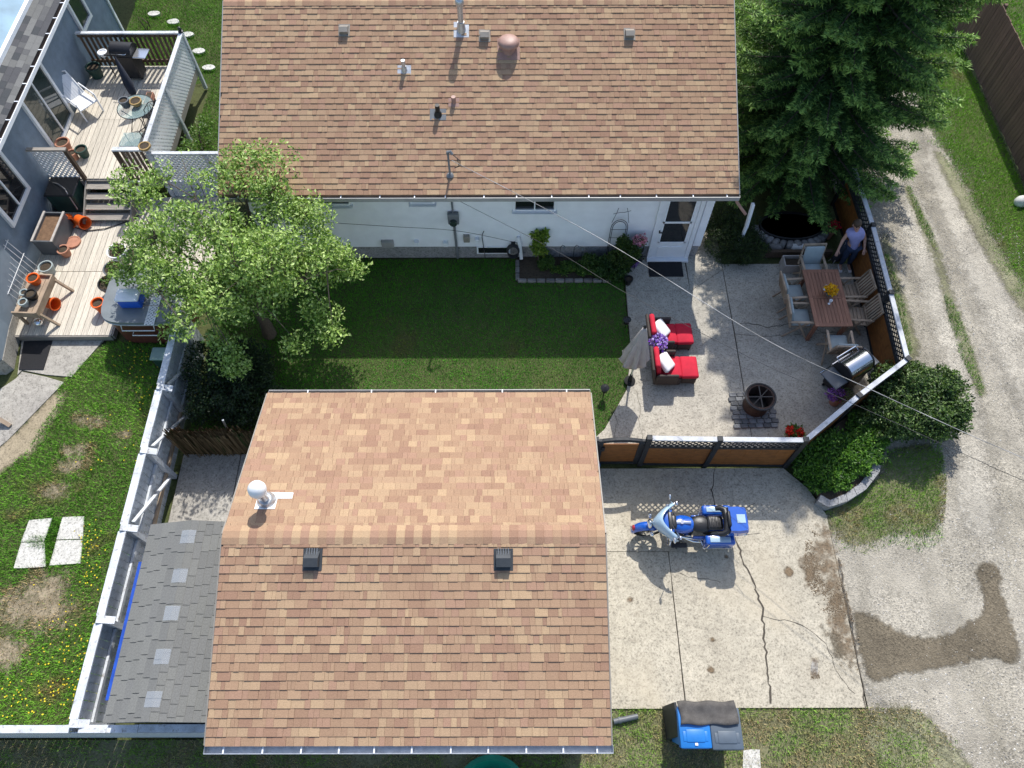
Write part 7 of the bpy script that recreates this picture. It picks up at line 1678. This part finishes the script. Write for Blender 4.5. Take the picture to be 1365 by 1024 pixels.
a, c = at(206, 400, 1.0), at(202, 427, 1.0); lo_ = thing('lattice_offcut', 'white lattice offcut lying on the hot tub cover', 'lattice', ((a.x+c.x)/2, (a.y+c.y)/2, .985))
tmp = lattice(MB(), (-.40, 0), (.40, 0), -.10, .10, .085, .035); tmp.v = [(q[2], q[0], q[1]+.012) for q in tmp.v]; tmp.build('lattice', 'white_paint', lo_)
for s in (-1, 1): MB().box((s*.10, 0, .012), (.02, .82, .02)).build('edge_strip', 'white_paint', lo_)
p = at(42, 392, .75); pb4 = thing('potting_bench', 'rough wooden potting bench with pots near the white outbuilding', 'bench', (p.x+.02, p.y, LZ), -.05)
for i in range(4): MB().box((-.21+.14*i, 0, .50), (.13, 1.05, .03)).build('shelf_board', 'teak_pale', pb4)
MB().box((.30, 0, .50), (.035, 1.12, .20)).build('front_board', 'teak_pale', pb4)
for s in (-1, 1):
    MB().box((0, s*.55, .50), (.56, .035, .18)).build('end_board', 'teak_pale', pb4); MB().bar((.30, s*.50, .45), (.52, s*.50, 0), .05, .07).build('leg', 'teak_pale', pb4); MB().box((-.25, s*.50, .24), (.06, .06, .48)).build('leg', 'teak_pale', pb4)
bz = LZ+.515; BG = 'pots on the potting bench'
q = pb4.location
pot('bench_pot', 'orange pot at the far end of the potting bench', (q.x-.02, q.y+.36, bz), .14, .2, 'orange_plastic', group=BG); pot('bench_pot', 'black pot in the middle of the potting bench', (q.x+.05, q.y-.08, bz), .13, .18, 'black_plastic', group=BG)
pot('bench_pot', 'small pale green pot at the near end of the potting bench', (q.x-.07, q.y-.30, bz), .10, .16, 'cushion_teal', group=BG); pot('bench_pot', 'small grey pot behind the black pot on the bench', (q.x-.14, q.y-.02, bz), .09, .15, 'cushion_teal', group=BG)
bucket('orange bucket lying under the potting bench', 66, 408, LZ, 1.3, 1.45, .15, .28)
p = at(63, 358, .35); pot('white_planter', 'grey and white pot on the deck between bench and planter box', (p.x, p.y, LZ), .17, .25, 'cushion_teal')
pot_at('flat_saucer', 'flat terracotta saucer on the deck beside the grey planter box', 97, 322, LZ, .18, .05, 'terracotta', soil=False, cat='saucer')
p = at(83, 335, .35); pot('terracotta_pot', 'terracotta pot tucked under the corner of the grey planter box', (p.x+.05, p.y, LZ), .14, .24, 'terracotta')
o = MB().ball((0, 0, .10), (.11, .11, .10), 16, 10).build('steel_bowl', 'chrome', smooth=60); a = at(54, 433, LZ); o.location = (a.x, a.y, LZ-.0); tag(o, 'shiny round steel bowl at the deck corner by the bench', 'bowl')
hz = MB().tube([at(78, 285, .4), at(90, 300, LZ+.02), at(115, 308, LZ+.02), at(140, 305, LZ+.02), at(165, 297, LZ+.02), at(190, 285, LZ+.02)], .013, 6).build('garden_hose', 'cable_dark', smooth=60); tag(hz, 'dark garden hose lying across the low deck below the steps', 'hose')
# wire rack against the blue wall
p = at(25, 370, .6); wr_ = thing('wire_rack', 'white wire rack leaning against the blue house wall above the bench', 'rack', (NX+.20, at(20, 365, .8).y, LZ))
for i in range(9): MB().cyl((.10, -.55+.14*i, .05), (-.10, -.55+.14*i, 1.15), .007, n=6).build('wire', 'white_metal', wr_)
for z in (.1, .6, 1.1): MB().cyl((.10-.19*(z-.05)/1.1, -.6, z), (.10-.19*(z-.05)/1.1, .62, z), .008, n=6).build('cross_wire', 'white_metal', wr_)
p = at(213, 474, .35); gbn = thing('green_garden_bin', 'pale green garden bin against the white fence near the hot tub', 'bin', (p.x, p.y, 0)); MB().rbox((0, 0, .20), (.30, .30, .40), .04, 2).build('body', 'dark_green', gbn); MB().rbox((0, 0, .42), (.34, .34, .05), .02, 2).build('lid', mat('pale_green', (.18, .27, .24), .5, .1, 6), gbn)
p = at(3, 562, .05); o = MB().bar(at(-12, 552, .25), at(14, 568, .03), .09, .09).build('timber_post', 'teak_pale'); tag(o, 'short timber beam lying at the left edge by the path', 'timber')
